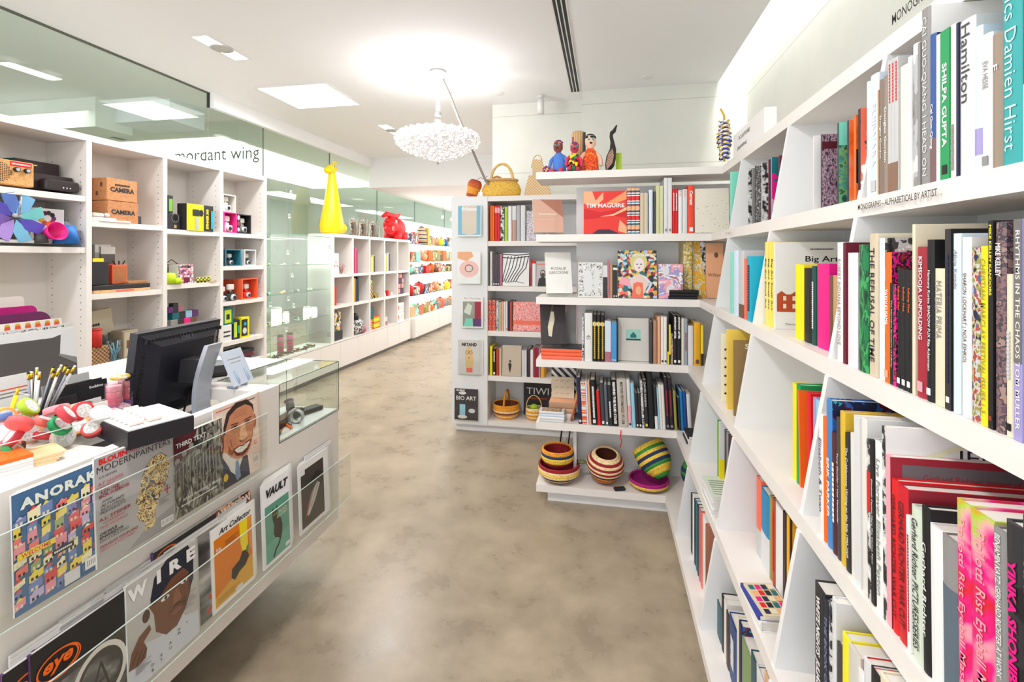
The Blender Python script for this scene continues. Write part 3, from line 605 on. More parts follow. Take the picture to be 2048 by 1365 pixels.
magazine(8, 1365, .042, .285, .1, 'black magazine with part of an orange circled title, leftmost in the lower rack', [('rect', 0, 0, 1, 1, (38,36,36)), ('ring', .5, .79, .42, .1, .004, 'orange'), ('text', .5, .785, .6, .1, 'ey', 'orange', dict(bold=.03, shear=.3))], 1, 'purple', z1, t=.009)
BR, BRD = (112,66,46), (66,36,26)
wire = [('rect', 0, 0, 1, 1, (188,186,182)), ('poly', [(.0,.0),(.0,.27),(.2,.36),(.42,.3),(.7,.42),(.78,.3),(1,.24),(1,0)], (206,208,216)), ('poly', [(.36,.38),(.34,.56),(.28,.66),(.34,.76),(.44,.84),(.66,.92),(.82,.86),(.9,.7),(.88,.52),(.8,.38),(.66,.27),(.5,.27)], BR), ('poly', [(.3,.72),(.36,.9),(.54,1),(.86,1),(.94,.86),(.93,.62),(.86,.52),(.86,.72),(.78,.8),(.6,.78),(.42,.68),(.33,.64)], (30,34,50)), ('ell', .24, .60, .05, .06, BRD),
 ('poly', [(.0,.22),(.04,.36),(.14,.46),(.28,.5),(.3,.44),(.2,.38),(.24,.3),(.22,.22),(.12,.2)], BR), ('line', [(.04,.24),(.12,.34)], .004, BRD), ('line', [(.1,.22),(.17,.32)], .004, BRD), ('line', [(.16,.22),(.22,.3)], .004, BRD),
 ('ell', .5, .635, .06, .02, 'white'), ('ell', .78, .66, .05, .018, 'white'), ('ell', .51, .635, .022, .018, 'black'), ('ell', .79, .66, .02, .016, 'black'), ('line', [(.42,.665),(.58,.67)], .004, BRD), ('line', [(.72,.69),(.85,.69)], .004, BRD), ('poly', [(.63,.63),(.69,.64),(.74,.52),(.68,.485),(.6,.5)], (138,86,60)), ('ell', .66, .49, .06, .014, BRD), ('ell', .66, .425, .09, .022, (150,84,74)), ('line', [(.57,.425),(.75,.43)], .0015, BRD), ('line', [(.55,.46),(.62,.47)], .003, BRD), ('line', [(.72,.47),(.79,.455)], .003, BRD)]
wire += [('text', .14, .89, .25, .13, 'W', 'white', dict(bold=.05)), ('text', .42, .89, .07, .13, 'I', 'white', dict(bold=.05)), ('text', .66, .89, .18, .13, 'R', 'white', dict(bold=.05)), ('text', .9, .89, .16, .13, 'E', 'white', dict(bold=.05))]
for k, (x, y, ch) in enumerate(((.3,.1,'D'),(.42,.12,'E'),(.55,.16,'A'),(.68,.22,'N'),(.3,.05,'B'),(.42,.08,'L'),(.55,.11,'U'),(.68,.18,'N'),(.8,.22,'T'))): wire.append(('text', x, y, .04, .022, ch, 'black', dict(bold=.02)))
wire += lines(.08, .2, .28, 6, .013, 'charcoal', .004)+lines(.74, .5, .96, 7, .022, 'charcoal', .004)
magazine(256, 1365, .054, .30, .235, 'magazine with a man in a dark cap resting his chin on his hand, frontmost copy', wire, 2, 'white', z1, t=.008)
magazine(376, 1290, .040, .295, .17, 'magazine with a blurred black and white cover and red crosses, right of the capped man', [('rect', 0, 0, 1, 1, art('noise', ['black', (70,66,66), (170,168,166), 'white'], 8, 6, hard=False, stretch=(1, .4, 1.2))), ('line', [(.45,.08),(.85,.24)], .009, 'red'), ('line', [(.5,.25),(.8,.06)], .009, 'red'), ('line', [(.02,.3),(.16,.42)], .009, 'red')], 1, 'white', z1, t=.006)
magazine(310, 1330, .026, .325, .24, 'black magazine behind the capped man cover, orange ring at its top corner', [('rect', 0, 0, 1, 1, 'charcoal'), ('ring', .2, .92, .16, .06, .004, 'orange')], 1, 'purple', z1, t=.008)
magazine(426, 1200, .022, .325, .19, 'magazine with a rust coloured masthead, second row behind the orange cover', [('rect', 0, 0, 1, 1, (238,236,232)), ('rect', 0, .86, 1, 1, art('noise', ['rust', 'brown', 'peach', 'burgundy'], 20, 2)), ('text', .5, .93, .95, .1, 'RAWVISION', 'white', dict(bold=.02))], 1, 'white', z1, t=.006)
magazine(425, 1200, .044, .285, .20, 'white magazine with an orange cover photo and a bright yellow streak, frontmost copy', [('rect', 0, 0, 1, 1, (244,242,238)), ('rect', .06, .05, .95, .86, (226,124,20)), ('poly', [(.06,.05),(.95,.05),(.95,.35),(.06,.17)], (226,170,60)), ('poly', [(.64,.86),(.84,.86),(.84,.5),(.8,.42),(.72,.42),(.66,.6)], 'yellow'), ('poly', [(.84,.86),(.95,.86),(.95,.4),(.88,.46)], (236,150,60)), ('poly', [(.42,.26),(.5,.2),(.62,.26),(.76,.28),(.86,.36),(.8,.46),(.7,.48),(.62,.4),(.52,.38),(.44,.36)], 'black'), ('poly', [(.78,.44),(.84,.42),(.86,.52),(.8,.5)], 'green'), ('text', .55, .92, .76, .07, 'Art Collector', 'black', dict(bold=.02, shear=.3)), ('text', .16, .72, .16, .05, '5k', 'white', dict(bold=.03)), ('rect', .5, .06, .68, .1, 'white')]+lines(.3, .76, .62, 3, .022, 'charcoal', .005)+lines(.1, .14, .6, 3, .022, 'charcoal', .004), 3, 'white', z1, t=.005)
magazine(527, 1118, .050, .325, .165, 'white magazine with a black cat on green cover photo, frontmost copy', [('rect', 0, 0, 1, 1, (246,246,250)), ('rect', .08, .04, .95, .72, (96,160,138)), ('poly', [(.08,.04),(.95,.04),(.95,.3),(.08,.26)], (110,176,152)), ('poly', [(.36,.34),(.38,.44),(.34,.5),(.32,.6),(.36,.66),(.38,.61),(.46,.61),(.5,.67),(.52,.6),(.5,.53),(.62,.48),(.68,.38),(.66,.28),(.6,.22),(.5,.26),(.42,.28)], 'black'), ('line', [(.6,.24),(.52,.17),(.42,.14),(.34,.07)], .009, 'black'), ('ell', .385, .565, .016, .012, 'lime'), ('ell', .46, .565, .016, .012, 'lime'), ('text', .53, .87, .8, .1, 'VAULT', 'black', dict(bold=.05, shear=.25)), ('text', .7, .56, .34, .035, 'ELAD', 'palegreen', dict(bold=.03)), ('text', .68, .515, .4, .035, 'LASSRY', 'palegreen', dict(bold=.03)), ('rect', .76, .07, .92, .12, 'white')], 4, 'white', z1, t=.007)
magazine(600, 1070, .044, .30, .225, 'white magazine with a dark photo of red and white feathers, frontmost copy', [('rect', 0, 0, 1, 1, (240,238,236)), ('rect', .06, .06, .82, .9, (62,56,54)), ('poly', [(.2,.22),(.4,.5),(.6,.6),(.68,.55),(.5,.35),(.3,.2)], (200,196,190)), ('line', [(.16,.18),(.34,.48)], .004, 'rust'), ('line', [(.2,.2),(.46,.54)], .004, 'crimson'), ('line', [(.26,.2),(.56,.58)], .003, 'white'), ('line', [(.34,.3),(.64,.62)], .003, 'charcoal'), ('poly', [(.34,.68),(.6,.78),(.78,.68),(.7,.62),(.5,.66)], (38,34,34)), ('rect', .04, .84, .18, .92, 'white'), ('text', .91, .5, .5, .1, '', 'grey')], 3, 'white', z1, t=.006)
tm = MB()
# rear copies seen edge-on in the lower rack
for i, (u0, n) in enumerate(((20, 4), (120, 4), (215, 3), (330, 4), (400, 3), (610, 4))):
    for k in range(n):
        X = KX+.012+.0055*k; Y = onX(u0, 1100, X).y
        o = book((X, Y, z1), 0, .004, .30+.004*((k+i) % 3), .21, 'white', 'palegrey' if k % 2 else 'white', name='magazine', hard=False, lean=-.01)
        tag(o, 'white magazine edge, %s behind the %s cover, lower rack' % (['fourth', 'third', 'second', 'first'][k], ['black leftmost', 'black circled-title', 'capped man', 'red-cross', 'orange', 'feather'][i]), 'magazine', 'rear magazines in the lower rack')
# ================================================================ books
ORD = ['first','second','third','fourth','fifth','sixth','seventh','eighth','ninth','tenth','eleventh','twelfth','thirteenth','fourteenth','fifteenth','sixteenth','seventeenth','eighteenth','nineteenth','twentieth','twenty-first','twenty-second','twenty-third','twenty-fourth','twenty-fifth','twenty-sixth','twenty-seventh','twenty-eighth','twenty-ninth','thirtieth','thirty-first','thirty-second','thirty-third','thirty-fourth','thirty-fifth','thirty-sixth']
VIEW = dict(a=(1700,0,3.25), b=(1660,420,3.103), c=(1380,740,3.79), d=(1600,760,2.257), e=(1380,460,4.014), f=(1380,200,4.55), g=(1340,1000,3.739), k3=(1140,340,4.876), k4=(1140,600,4.876), l1=(890,370,5.055), l2=(890,600,4.874), s5=(1050,840,4.265), p=(0,0,1), t6=(500,380,3.79))
WORD = dict(offwhite='off-white', lightgrey='light grey', palegrey='pale grey', darkgrey='dark grey', lightblue='light blue', darkgreen='dark green', palegreen='pale green', paleblue='pale blue')
G1 = art('noise', ['darkgrey', 'grey', 'silver', 'white'], 30, 1, stretch=(1, 1, .3))
PH1 = art('noise', [(60,40,50), (120,90,105), (180,150,165), (90,70,80)], 130, 4, stretch=(1, 1, .6)); PH2 = art('noise', [(40,80,70), (80,150,130), (120,170,110), (60,100,70)], 45, 7); PH3 = art('noise', ['black', 'orange', 'peach', 'darkgrey'], 9, 3, hard=False)
PH4 = art('noise', ['black', (90,70,70), 'salmon', 'white'], 10, 8); BWP = art('noise', ['black', 'darkgrey', 'lightgrey', 'white'], 38, 11); TEALP = art('noise', ['cyan', 'teal', 'magenta', 'pink'], 6, 5)
BLUP = art('noise', ['navy', 'blue', 'maroon', 'navy', 'cyan'], 14, 2, dist=2); GRN = art('noise', [(10,60,40), (20,110,60), (60,160,90), (10,80,50), (20,120,70)], 60, 2, stretch=(1, 1, .3)); MULTI = art('noise', ['blue', 'rust', 'lightgrey', 'olive', 'navy'], 130, 2, stretch=(1,1,.5))
RIST = art('noise', ['green', 'magenta', 'red', 'magenta', 'pink', 'lime', 'orange'], 6, 3, dist=1.5, hard=False); SHON = art('noise', ['charcoal', 'black', 'charcoal'], 6, 2); PINKB = art('noise', ['magenta', 'black', 'magenta', 'black', 'crimson'], 55, 3)
STR1 = art('wave', ['red', 'white', 'black', 'lightblue', 'white', 'maroon', 'teal', 'peach'], 2.6, 3, dist=1.5); STR2 = art('cells', ['orange', 'white', 'red', 'cream'], 120, 1); MARB = art('noise', ['gold', 'offwhite', 'gold', 'mustard'], 30, 4, dist=1); FLECK = art('dots', ['darkgrey', 'tan', (232,224,208), (232,224,208), (232,224,208), (232,224,208), (232,224,208)], 55, 2); SPK = art('noise', ['gold', 'cream', 'gold', 'olive'], 70, 2)
ZIG = art('waved', ['black', 'white'], 9, 1, dist=3); ZEB = art('wavex', ['black', 'white', 'white'], 7, 3, dist=6); LACE = art('noise', ['white', 'darkgrey', 'white', 'lightgrey', 'white'], 22, 4, dist=3); DOTBW = art('dots', ['charcoal', (210,200,208), (210,200,208), 'charcoal', (210,200,208)], 70, 4)
REDP = art('noise', ['red', 'salmon', 'crimson', 'peach'], 40, 4); PINKP = art('noise', ['pink', 'salmon', (246,200,196), 'crimson'], 80, 2); BLK2 = art('noise', ['black', 'grey', 'black', 'lightgrey'], 60, 9, dist=2); CAMO = art('noise', [(90,70,84), (130,100,100), (70,60,70), (160,130,120)], 90, 2)
def rowlabel(objs, phrase, group, noun='book'):
    for i, (o, w, extra) in enumerate(objs):
        base = '%s %s, %s from the left, %s' % (w, extra or noun, ORD[i], phrase)
        lw = objs[i-1][1].split() if i else None; 
        if lw:
            nb = ' '.join(x for x in lw if x not in ('tall', 'thin', 'short', 'thick', 'plain'))
            t2 = '%s %s right of the %s one, %s from the left, %s' % (w, extra or noun, nb, ORD[i], phrase)
            if len(t2.replace('-', ' ').split()) <= 16: base = t2
        if len(base.replace('-', ' ').split()) > 16: base = '%s %s, %s from left, %s' % (w.replace('cover with', 'with'), '' if 'cover' in w else extra or noun, ORD[i], phrase.replace('shelf of ', '').replace('bookcase', 'unit'))
        tag(o, ' '.join(base.replace(' ,', ',').split()), 'book', group)
def mk_row(ents, place, shelf, phrase, group, lean=0, rbk=0):
    out = []
    for e in ents:
        vw, x0, x1, yt, col = e[:5]; op = dict(e[5]) if len(e) > 5 else {}
        ox, oy, k = VIEW[vw]; u0, u1, v = ox+x0/k, ox+x1/k, oy+yt/k
        bk = op.get('bk', 0)+rbk
        p0, p1 = place(u0, v, bk), place(u1, v, bk)
        t = (p1-p0).length; h = min(p0.z-shelf, .353)
        if op.get('up'): h = op['up']
        ln = op.get('ln', lean)
        kind = place.kind
        mid = (p0+p1)/2; mid.z = shelf+.0005+abs(math.sin(ln))*t/2
        t0 = t
        if op.get('f'):      # thin cover-showing item: spine at u0
            t = op['f']; mid = p0.copy(); mid.z = shelf+.0005+abs(math.sin(ln))*t/2
            if kind == 'X': mid.y -= t/2
            else: mid.x += t/2
        dep = op.get('dep', min(h*.76, .232 if kind == 'X' else .245))
        rz = -math.pi/2 if kind == 'X' else 0
        if op.get('F'):      # front cover turned to the viewer
            W2 = t; t = op.get('F'); loc = Vector((p0.x, p0.y+t/2, shelf+.0008+t*.06)); hh = h
            o = book(loc, -math.pi/2, t, hh, W2, op.get('sp', col), col, lean=-.06, pic=[('rect', 0, 0, 1, 1, col)]+op.get('pic', []))
        else:
            n = op.get('n', 1)
            if n > 1:
                for q in range(n):
                    pp = p0.lerp(p1, (q+.5)/n); pp.z = mid.z
                    o = book(pp, rz, t/n*.96, h-.001*q, dep, col, op.get('cov'), op.get('t'), op.get('tc', 'white'), ln, band=op.get('band'), foot=op.get('foot'), tb=op.get('b', .01), tfit=op.get('tf', .72), bold_pos=op.get('tp', .5))
                    out.append((o, op.get('ds') or WORD.get(col, col) if isinstance(col, str) or op.get('ds') else 'patterned', op.get('nn')))
                continue
            o = book(mid, rz, t*.965, h, dep, col, op.get('cov'), op.get('t'), op.get('tc', 'white'), ln, band=op.get('band'), foot=op.get('foot'), tb=op.get('b', .01), tfit=op.get('tf', .72), bold_pos=op.get('tp', .5), pic=op.get('pic'), hard=op.get('hard'))
        w = op.get('ds') or (WORD.get(col, col) if isinstance(col, str) else 'patterned')
        if not op.get('ds'):
            if t0 < .012: w = 'thin '+w
            elif t0 > .035 and not op.get('F') and not op.get('f'): w = 'thick '+w
        out.append((o, w, op.get('nn')))
    rowlabel(out, phrase, group)
    return out
def mkX(shelf):
    X = XF(shelf)+.008
    def f(u, v, bk=0): return onX(u, v, X+bk)
    f.kind = 'X'; return f
def mkY(Y):
    def f(u, v, bk=0): return onY(u, v, Y+bk)
    f.kind = 'Y'; return f
A, B_, C_, D_r, E_ = 1.715, 1.315, .915, .515, .115
D = dict
mk_row([
 ('a',104,124,540,'white',D(t='FUJIWARA',tc='palegrey')), ('a',125,178,505,'paleblue',D(t='FUJIWARA',tc='white',foot='lightgrey')), ('a',168+11,186,590,'tan',D()), ('a',186,212,530,(128,112,100),D(ds='grey-brown',t='Douglas Gordon',b=.02)), ('a',213,247,505,(146,130,116),D(ds='taupe',t='Douglas Gordon',b=.02)),
 ('a',248,312,402,'lightgrey',D(n=3,band=(0,.22,(136,104,84)),t='~~~~',tc='red',tf=.3,tp=.18)), ('a',315,376,448,'offwhite',D()), ('a',378,400,376,'white',D()), ('a',402,440,300,G1,D(ds='silver patterned')), ('a',441,455,285,'grey',D()),
 ('a',456,512,62,'grey',D(t='CAI GUO-QIANG I HEAD ON',b=-.005,tf=.9,cov='white',ds='very tall grey')), ('a',513,550,238,(46,84,150),D(t='Cai Guo-Qiang',b=.02,tf=.3,tp=.62,band=(0,.3,(120,90,90)),cov='navy',ds='blue and brown')), ('a',552,587,240,'white',D()),
 ('a',588,643,214,'green',D(t='SHILPA GUPTA',b=.03,tf=.56,tp=.5,foot='black',hard=False)), ('a',645,690,176,'offwhite',D(t='~~~~~~',tc='grey',tf=.3,tp=.8)), ('a',691,703,155,'navy',D()), ('a',704,800,160,'palegrey',D(t='Hamilton',tc='darkgrey',tf=.5,tp=.28,b=0,ds='thick pale')), ('a',802,848,190,'paleblue',D(band=(.12,.3,'lilac'))),
 ('a',850,912,242,'white',D(t='EVA HESSE',tc='grey',tf=.2,tp=.3,foot='grey')), ('a',914,975,242,(150,132,116),D(ds='brown',cov='white',t='E',tf=.1,tp=.25)), ('a',984,1108,-250,(52,160,160),D(t='Relics Damien Hirst',tc=(200,236,232),tf=.86,b=-.005,ds='very large teal')), ('a',1112,1175,-200,'cream',D(band=(.4,1,'teal'),ds='cream and teal')), ('a',1180,1290,-120,'white',D())],
 mkX(A), A, 'top shelf of right bookcase, nearest bay', 'books on the right top shelf, near bay')
mk_row([('f',1120,1180,330,'palegrey',D(f=.006,pic=[('rect',0,0,1,1,'white'),('ell',.25,.8,.12,.1,'yellow'),('poly',[(.2,.3),(.35,.36),(.4,.26),(.3,.18)],'grey')])), ('f',1190,1330,320,'darkgrey',D(f=.008,ds='brown textured',pic=[('rect',0,0,1,1,PH1),('rect',0,.8,1,.9,'burgundy')])), ('f',1340,1420,215,'darkgreen',D(f=.01,ds='green landscape',pic=[('rect',0,0,1,1,PH2),('rect',0,.72,1,1,'mint')])), ('f',1430,1480,195,'charcoal',D(f=.01,ds='amber photo',pic=[('rect',0,0,1,1,PH3)])), ('f',1490,1520,150,'orange',D(f=.012,ds='orange and black',pic=[('rect',0,0,1,1,PH3),('rect',0,.2,1,.6,'black')])), ('f',1530,1560,90,'black',D(f=.012,ds='black photo',pic=[('rect',0,0,1,1,PH4)]))],
 mkX(A), A, 'top shelf of right bookcase, middle bay', 'books on the right top shelf, middle bay')
mk_row([('f',530,560,630,BWP,D(f=.008,ds='black and white photo',pic=[('rect',0,0,1,1,BWP)])), ('f',562,588,625,'grey',D(f=.01,pic=[('rect',0,0,1,1,'grey')])), ('f',590,645,605,'black',D(f=.012,pic=[('rect',0,0,1,1,BLK2)])), ('f',650,700,580,'lightgrey',D(f=.012,ds='pale photo',pic=[('rect',0,0,1,1,BWP)])), ('f',712,730,548,'maroon',D(f=.014)), ('f',735,790,528,'cyan',D(f=.014,ds='turquoise and pink',pic=[('rect',0,0,1,1,TEALP)])), ('f',806,830,512,'maroon',D(f=.012))],
 mkX(A), A, 'top shelf of right bookcase, farthest bay', 'books on the right top shelf, far bay', rbk=0.03)
# second shelf
mk_row([('b',36,78,205,'white',D(t='ROBERT INDIANA BEYOND LOVE',tc='grey',b=0,ln=-.0)), ('b',81,98,205,'maroon',D(cov='maroon')), ('b',101,164,268,'palegrey',D(band=(0,1,(240,224,228)),ds='pale pink')), ('b',168,230,218,GRN,D(ds='green streaked')), ('b',234,290,152,'beige',D(t='THE REFUSAL OF TIME',tc='charcoal',tf=.8,cov='cream')), ('b',298,328,178,'white',D(cov=BWP)),
 ('b',332,370,265,'orange',D(t='YAYOI KUSAMA',b=.03,tf=.28,tp=.42,foot='peach',cov=PINKB)), ('b',372,392,455,'black',D(t='The Narrative Structure of Infinity',b=0)), ('b',393,410,462,PINKB,D(ds='pink and black')), ('b',412,506,365,'black',D(n=3,t='Infinity Net',tc='orange',tf=.2,tp=.25,foot='white')), ('b',511,530,92,'cream',D(cov='cream')), ('b',531,590,232,'crimson',D(t='KIMSOOJA UNFOLDING',tf=.55,tp=.34,b=.02,foot='pink')),
 ('b',594,635,188,'black',D(t='Harmony Korine SHADOW FUX Rita Ackermann',tf=.62,b=.01,foot='white')), ('b',637,712,365,'cream',D(t='MATERIA PRIMA',tc='grey',tf=.42,tp=.3,b=0)), ('b',713,750,122,'charcoal',D(t='~~~~~~',tc='navy',cov='black',foot='white')), ('b',755,800,150,'paleblue',D(t='Alicja Kwade',tc='grey',tf=.22,tp=.2)), ('b',806,864,172,'white',D(t='SHARON LOCKHART | NOA ESHKOL',tc='black',tf=.5,tp=.45,b=.0)),
 ('b',868,918,238,MULTI,D(ds='multicoloured')), ('b',923,978,228,'yellow',D(t='CHRISTIAN MARCLAY FESTIVAL ISSUES 1-3',tc='olive',tf=.86)), ('b',981,1012,70,'black',D(t='MIKE KELLEY KANDORS',tc='yellow',tf=.34,tp=.18,b=.03,foot='crimson')), ('b',1015,1078,80,CAMO,D(t='MIKE KELLEY',tf=.16,tp=.18,b=.02,ds='mottled brown')), ('b',1084,1137,400,'cream',D(t='~~~~',tc='lightgrey',tf=.3,tp=.5,foot='black')), ('b',1140,1194,62,'lilac',D(t='RHYTHMS IN THE CHAOS TOM MULLER',tf=.9,band=(.35,1,(112,108,104)),ds='grey and lilac')), ('b',1197,1260,65,'paleblue',D()), ('b',1270,1340,120,'red',D())],
 mkX(B_), B_, 'second shelf of right bookcase, nearest bay', 'books on the right second shelf, near bay')
BA = [('text',.6,.8,.62,.085,'Big Art','black',D(bold=.015)),('text',.6,.66,.6,.085,'Small Art','black',D(bold=0)),('text',.6,.92,.3,.02,'~~~~~','charcoal'),('poly',[(.02,.2),(.02,.4),(.08,.44),(.14,.4),(.2,.4),(.3,.46),(.4,.4),(.5,.4),(.62,.46),(.62,.2)],'rust')]+[('rect',.1+.12*i,.24+.09*j,.14+.12*i,.29+.09*j,'cream') for i in range(4) for j in range(2)]+[('text',.3,.06,.4,.02,'Thames & Hudson','charcoal')]
mk_row([('e',595,670,100,(240,214,96),D(n=3,t='Big Art Small Art',tc='black',tf=.6)), ('e',676,690,102,'white',D(f=.012,ds='white',dep=.25,pic=[('rect',0,0,1,1,(226,226,224))]+BA)), ('e',838,903,278,'yellow',D(n=2)), ('e',906,968,308,'black',D(ds='glossy black')), ('e',971,1003,292,'darkgreen',D(t='~~~~~~~',tf=.6)), ('e',1008,1108,272,'magenta',D(cov='magenta')), ('e',1112,1134,365,'brown',D()), ('e',1137,1185,365,'tan',D(cov='gold'))],
 mkX(B_), B_, 'second shelf of right bookcase, middle bay', 'books on the right second shelf, middle bay', rbk=0.03)
WORDS = [('text',.5,.93-.095*i,.9,.07 if i in (0,2,4,8) else .045,w_,'navy',D(bold=.03)) for i,w_ in enumerate(('WAL','ALLEG','CH','MACHIN','MUS','MEDI','BOD','MEM','IC','EXP'))]
mk_row([('e',318,338,180,'mint',D()), ('e',342,382,168,'paleblue',D()), ('e',384,428,170,'lightgrey',D(band=(0,.2,'brown'),ds='pale')), ('e',430,446,232,'salmon',D()), ('e',450,492,212,'cyan',D(t='~~~~~~',tc='navy',dep=.22,pic=[('rect',0,0,1,1,'cyan')]+WORDS))],
 mkX(B_), B_, 'second shelf of right bookcase, farthest bay', 'books on the right second shelf, far bay')
# third shelf
mk_row([('d',84,104,150,'white',D(t='Elizabeth & Twan',tc='purple',tf=.6)), ('d',104,117,165,'orange',D()), ('d',119,142,85,(70,130,190),D(t='ERIK PARKER',tc='white',tf=.4,tp=.6,b=.03,cov=BLUP,ds='tall blue')), ('d',143,164,235,(80,36,40),D(ds='dark brown',t='~~~~',tf=.5)), ('d',165,181,170,'darkgrey',D(t='Tony Oursler / Vox Vernacular',tf=.5)), ('d',182,201,142,'gold',D(cov='gold')), ('d',203,226,240,'charcoal',D(t='The Cobblestone: Writing on the Side 1990-2009',tf=.8)), ('d',228,249,240,'offwhite',D()), ('d',250,276,162,'palegrey',D(n=2)), ('d',277,300,172,'offwhite',D(cov='palegrey')),
 ('d',301,321,268,BWP,D(ds='red and green photo',band=(.55,.8,'red'))), ('d',322,336,272,'black',D(t='Elizabeth Peyton Here She Comes Now',tf=.7)), ('d',338,376,276,'white',D(t='Live Forever Elizabeth Peyton',tc=(130,140,130),tf=.8)), ('d',378,394,212,BWP,D(cov='white',ds='scalloped black and white',pic=[('rect',0,0,1,1,'white'),('text',.72,.86,.5,.09,'JEN D',(40,30,40)),('line',[(.1,.8),(.6,.95)],.01,(226,224,190))])), ('d',395,414,342,'pink',D(pic=[('rect',0,0,1,1,'crimson'),('rect',.08,.8,1,.96,(110,104,108)),('text',.62,.885,.8,.05,'Gerhard Richter: Images of an Era','crimson')])), ('d',415,441,446,'red',D(t='GERHARD RICHTER WAR CUT',tc='black',tf=.8)), ('d',442,484,472,(200,30,40),D(t='GERHARD RICHTER WAR CUT',tc='burgundy',tf=.8,ds='glossy dark red',cov='crimson')),
 ('d',486,500,615,'white',D(t='~~~~~~~~~~',tc='crimson')), ('d',503,548,566,'palegreen',D(t='Gerhard Richter PICTURES/SERIES',tc='charcoal',tf=.85)), ('d',551,584,570,'black',D(t='~~~~~~~~ Gerhard Richter'.strip('~ '),tf=.7)), ('d',586,640,650,'white',D()), ('d',642,706,695,'grey',D(ds='blue-grey',band=(0,.7,(90,104,116)))), ('d',709,768,540,RIST,D(t='Pipilotti Rist Eyeball Massage',tc='pink',tf=.85,ds='pink and green')), ('d',771,872,582,RIST,D(t='Pipilotti Rist Eyeball Massage',tc='pink',tf=.85,ds='thick pink and green',cov=RIST)), ('d',878,932,668,'grey',D(t='BENJAMIN KATZ: GERHARD RICHTER AT WORK',tc='white',tf=.6,tp=.32)), ('d',936,1008,638,SHON,D(t='YINKA SHONIBARE MBE',tc='magenta',b=.04,tf=.72,ds='black')), ('d',1012,1090,620,SHON,D(t='YINKA SHONIBARE MBE',tc='magenta',b=.04,tf=.72,ds='thick black',cov='charcoal'))],
 mkX(C_), C_, 'third shelf of right bookcase, nearest bay', 'books on the right third shelf, near bay', lean=-.018)
mk_row([('c',770,798,95,'yellow',D()), ('c',800,826,102,'green',D(ds='green and white')), ('c',830,850,160,'orange',D(f=.01,ln=-.05,pic=[('rect',0,0,1,1,'orange'),('text',.45,.8,.6,.14,'M','cream',D(bold=.08)),('text',.45,.62,.6,.14,'Z','cream',D(bold=.08)),('text',.45,.44,.6,.14,'M','cream',D(bold=.08)),('rect',.1,.1,.9,.34,BWP)])), ('c',892,918,175,'red',D(ln=-.05)), ('c',927,948,205,'lilac',D()), ('c',950,972,222,'lightblue',D()), ('c',975,1000,240,'pink',D())],
 mkX(C_), C_, 'third shelf of right bookcase, middle bay', 'books on the right third shelf, middle bay', rbk=0.05)
SON = [('text',.3,.93,.5,.07,'Son','cream',D(bold=.03)),('text',.5,.87,.8,.03,'Material, Texture','cream'),('rect',.55,.1,1,.78,(70,54,36))]
mk_row([('e',243,280,830,'cream',D(f=.02,ds='cream dotted',pic=[('rect',0,0,1,1,(238,232,206))]+[('ell',.12,.12+.13*i,.07,.02,'charcoal') for i in range(6)])), ('e',288,300,798,(236,196,70),D(f=.028,ds='tall yellow',pic=[('rect',0,0,1,1,(236,200,84)),('ell',.45,.68,.2,.1,'black'),('ell',.42,.42,.2,.09,'black'),('ell',.4,.69,.06,.04,'white')])), ('e',342,352,885,(140,112,64),D(f=.024,ds='olive-brown',bk=.004,pic=[('rect',0,0,1,1,(146,118,72))]+SON))],
 mkX(C_), C_, 'third shelf of right bookcase, farthest bay', 'books on the right third shelf, far bay', rbk=0.02)
# fourth shelf
mk_row([('g',1076,1142,604,'charcoal',D(t='WHITE NIGHTS  JULIÃO SARMENTO',b=.04,tf=.92,tp=.53,ds='thick black')), ('g',1150,1182,735,(34,36,54),D(t='THE BOOK OF SHRIGLEY',tc=(130,140,170),tf=.8,ds='dark blue-black')), ('g',1184,1204,742,BWP,D(ds='speckled black and white')), ('g',1206,1240,722,'palegrey',D(cov='palegrey',pic=[('rect',0,0,1,1,'palegrey'),('text',.5,.66,.6,.07,'DIETER','black',D(bold=.04))])), ('g',1242,1278,1050,'darkgrey',D(ds='short dark grey')), ('g',1282,1324,985,(240,226,40),D(ds='bright yellow')), ('g',1326,1400,1060,(206,202,192),D(ds='thick stone grey',cov=(206,202,192))), ('g',1402,1440,1250,'white',D()), ('g',1442,1490,1172,'palegrey',D(cov='red',ds='white and red')), ('g',1494,1560,1246,'black',D(cov='lightgrey')), ('g',1564,1640,1290,'cream',D()), ('g',1645,1720,1240,'grey',D())],
 mkX(D_r), D_r, 'fourth shelf of right bookcase, nearest bay', 'books on the right fourth shelf, near bay', rbk=0.03)
LAP = [('rect',0,0,1,1,'offwhite'),('text',.4,.93,.6,.07,'LA','cyan',D(bold=.01)),('text',.4,.85,.6,.07,'EN','cyan',D(bold=.01)),('rect',0,.05,1,.76,BWP),('poly',[(0,.2),(.5,.3),(1,.25),(1,.45),(0,.5)],(224,216,170)),('rect',0,0,1,.09,'black'),('text',.4,.045,.6,.05,'PHAIDON','white')]
mk_row([('c',402,412,722,'cyan',D(f=.012,ds='blue-edged photo',dep=.25,pic=LAP)), ('c',497,530,800,'salmon',D(band=(0,.35,'lightgrey'),ds='coral')), ('c',532,594,880,(30,130,180),D(band=(0,.45,'palegrey'),ds='blue and white')), ('c',598,616,948,'olive',D()), ('c',618,640,965,'rust',D(t='~~~~',tc='red')), ('c',642,690,1000,'white',D()), ('c',697,724,1065,(56,40,32),D(ds='dark brown')), ('c',728,748,1095,'mustard',D()), ('c',750,764,1120,'black',D(cov='mustard'))],
 mkX(D_r), D_r, 'fourth shelf of right bookcase, middle bay', 'books on the right fourth shelf, middle bay', rbk=0.1)
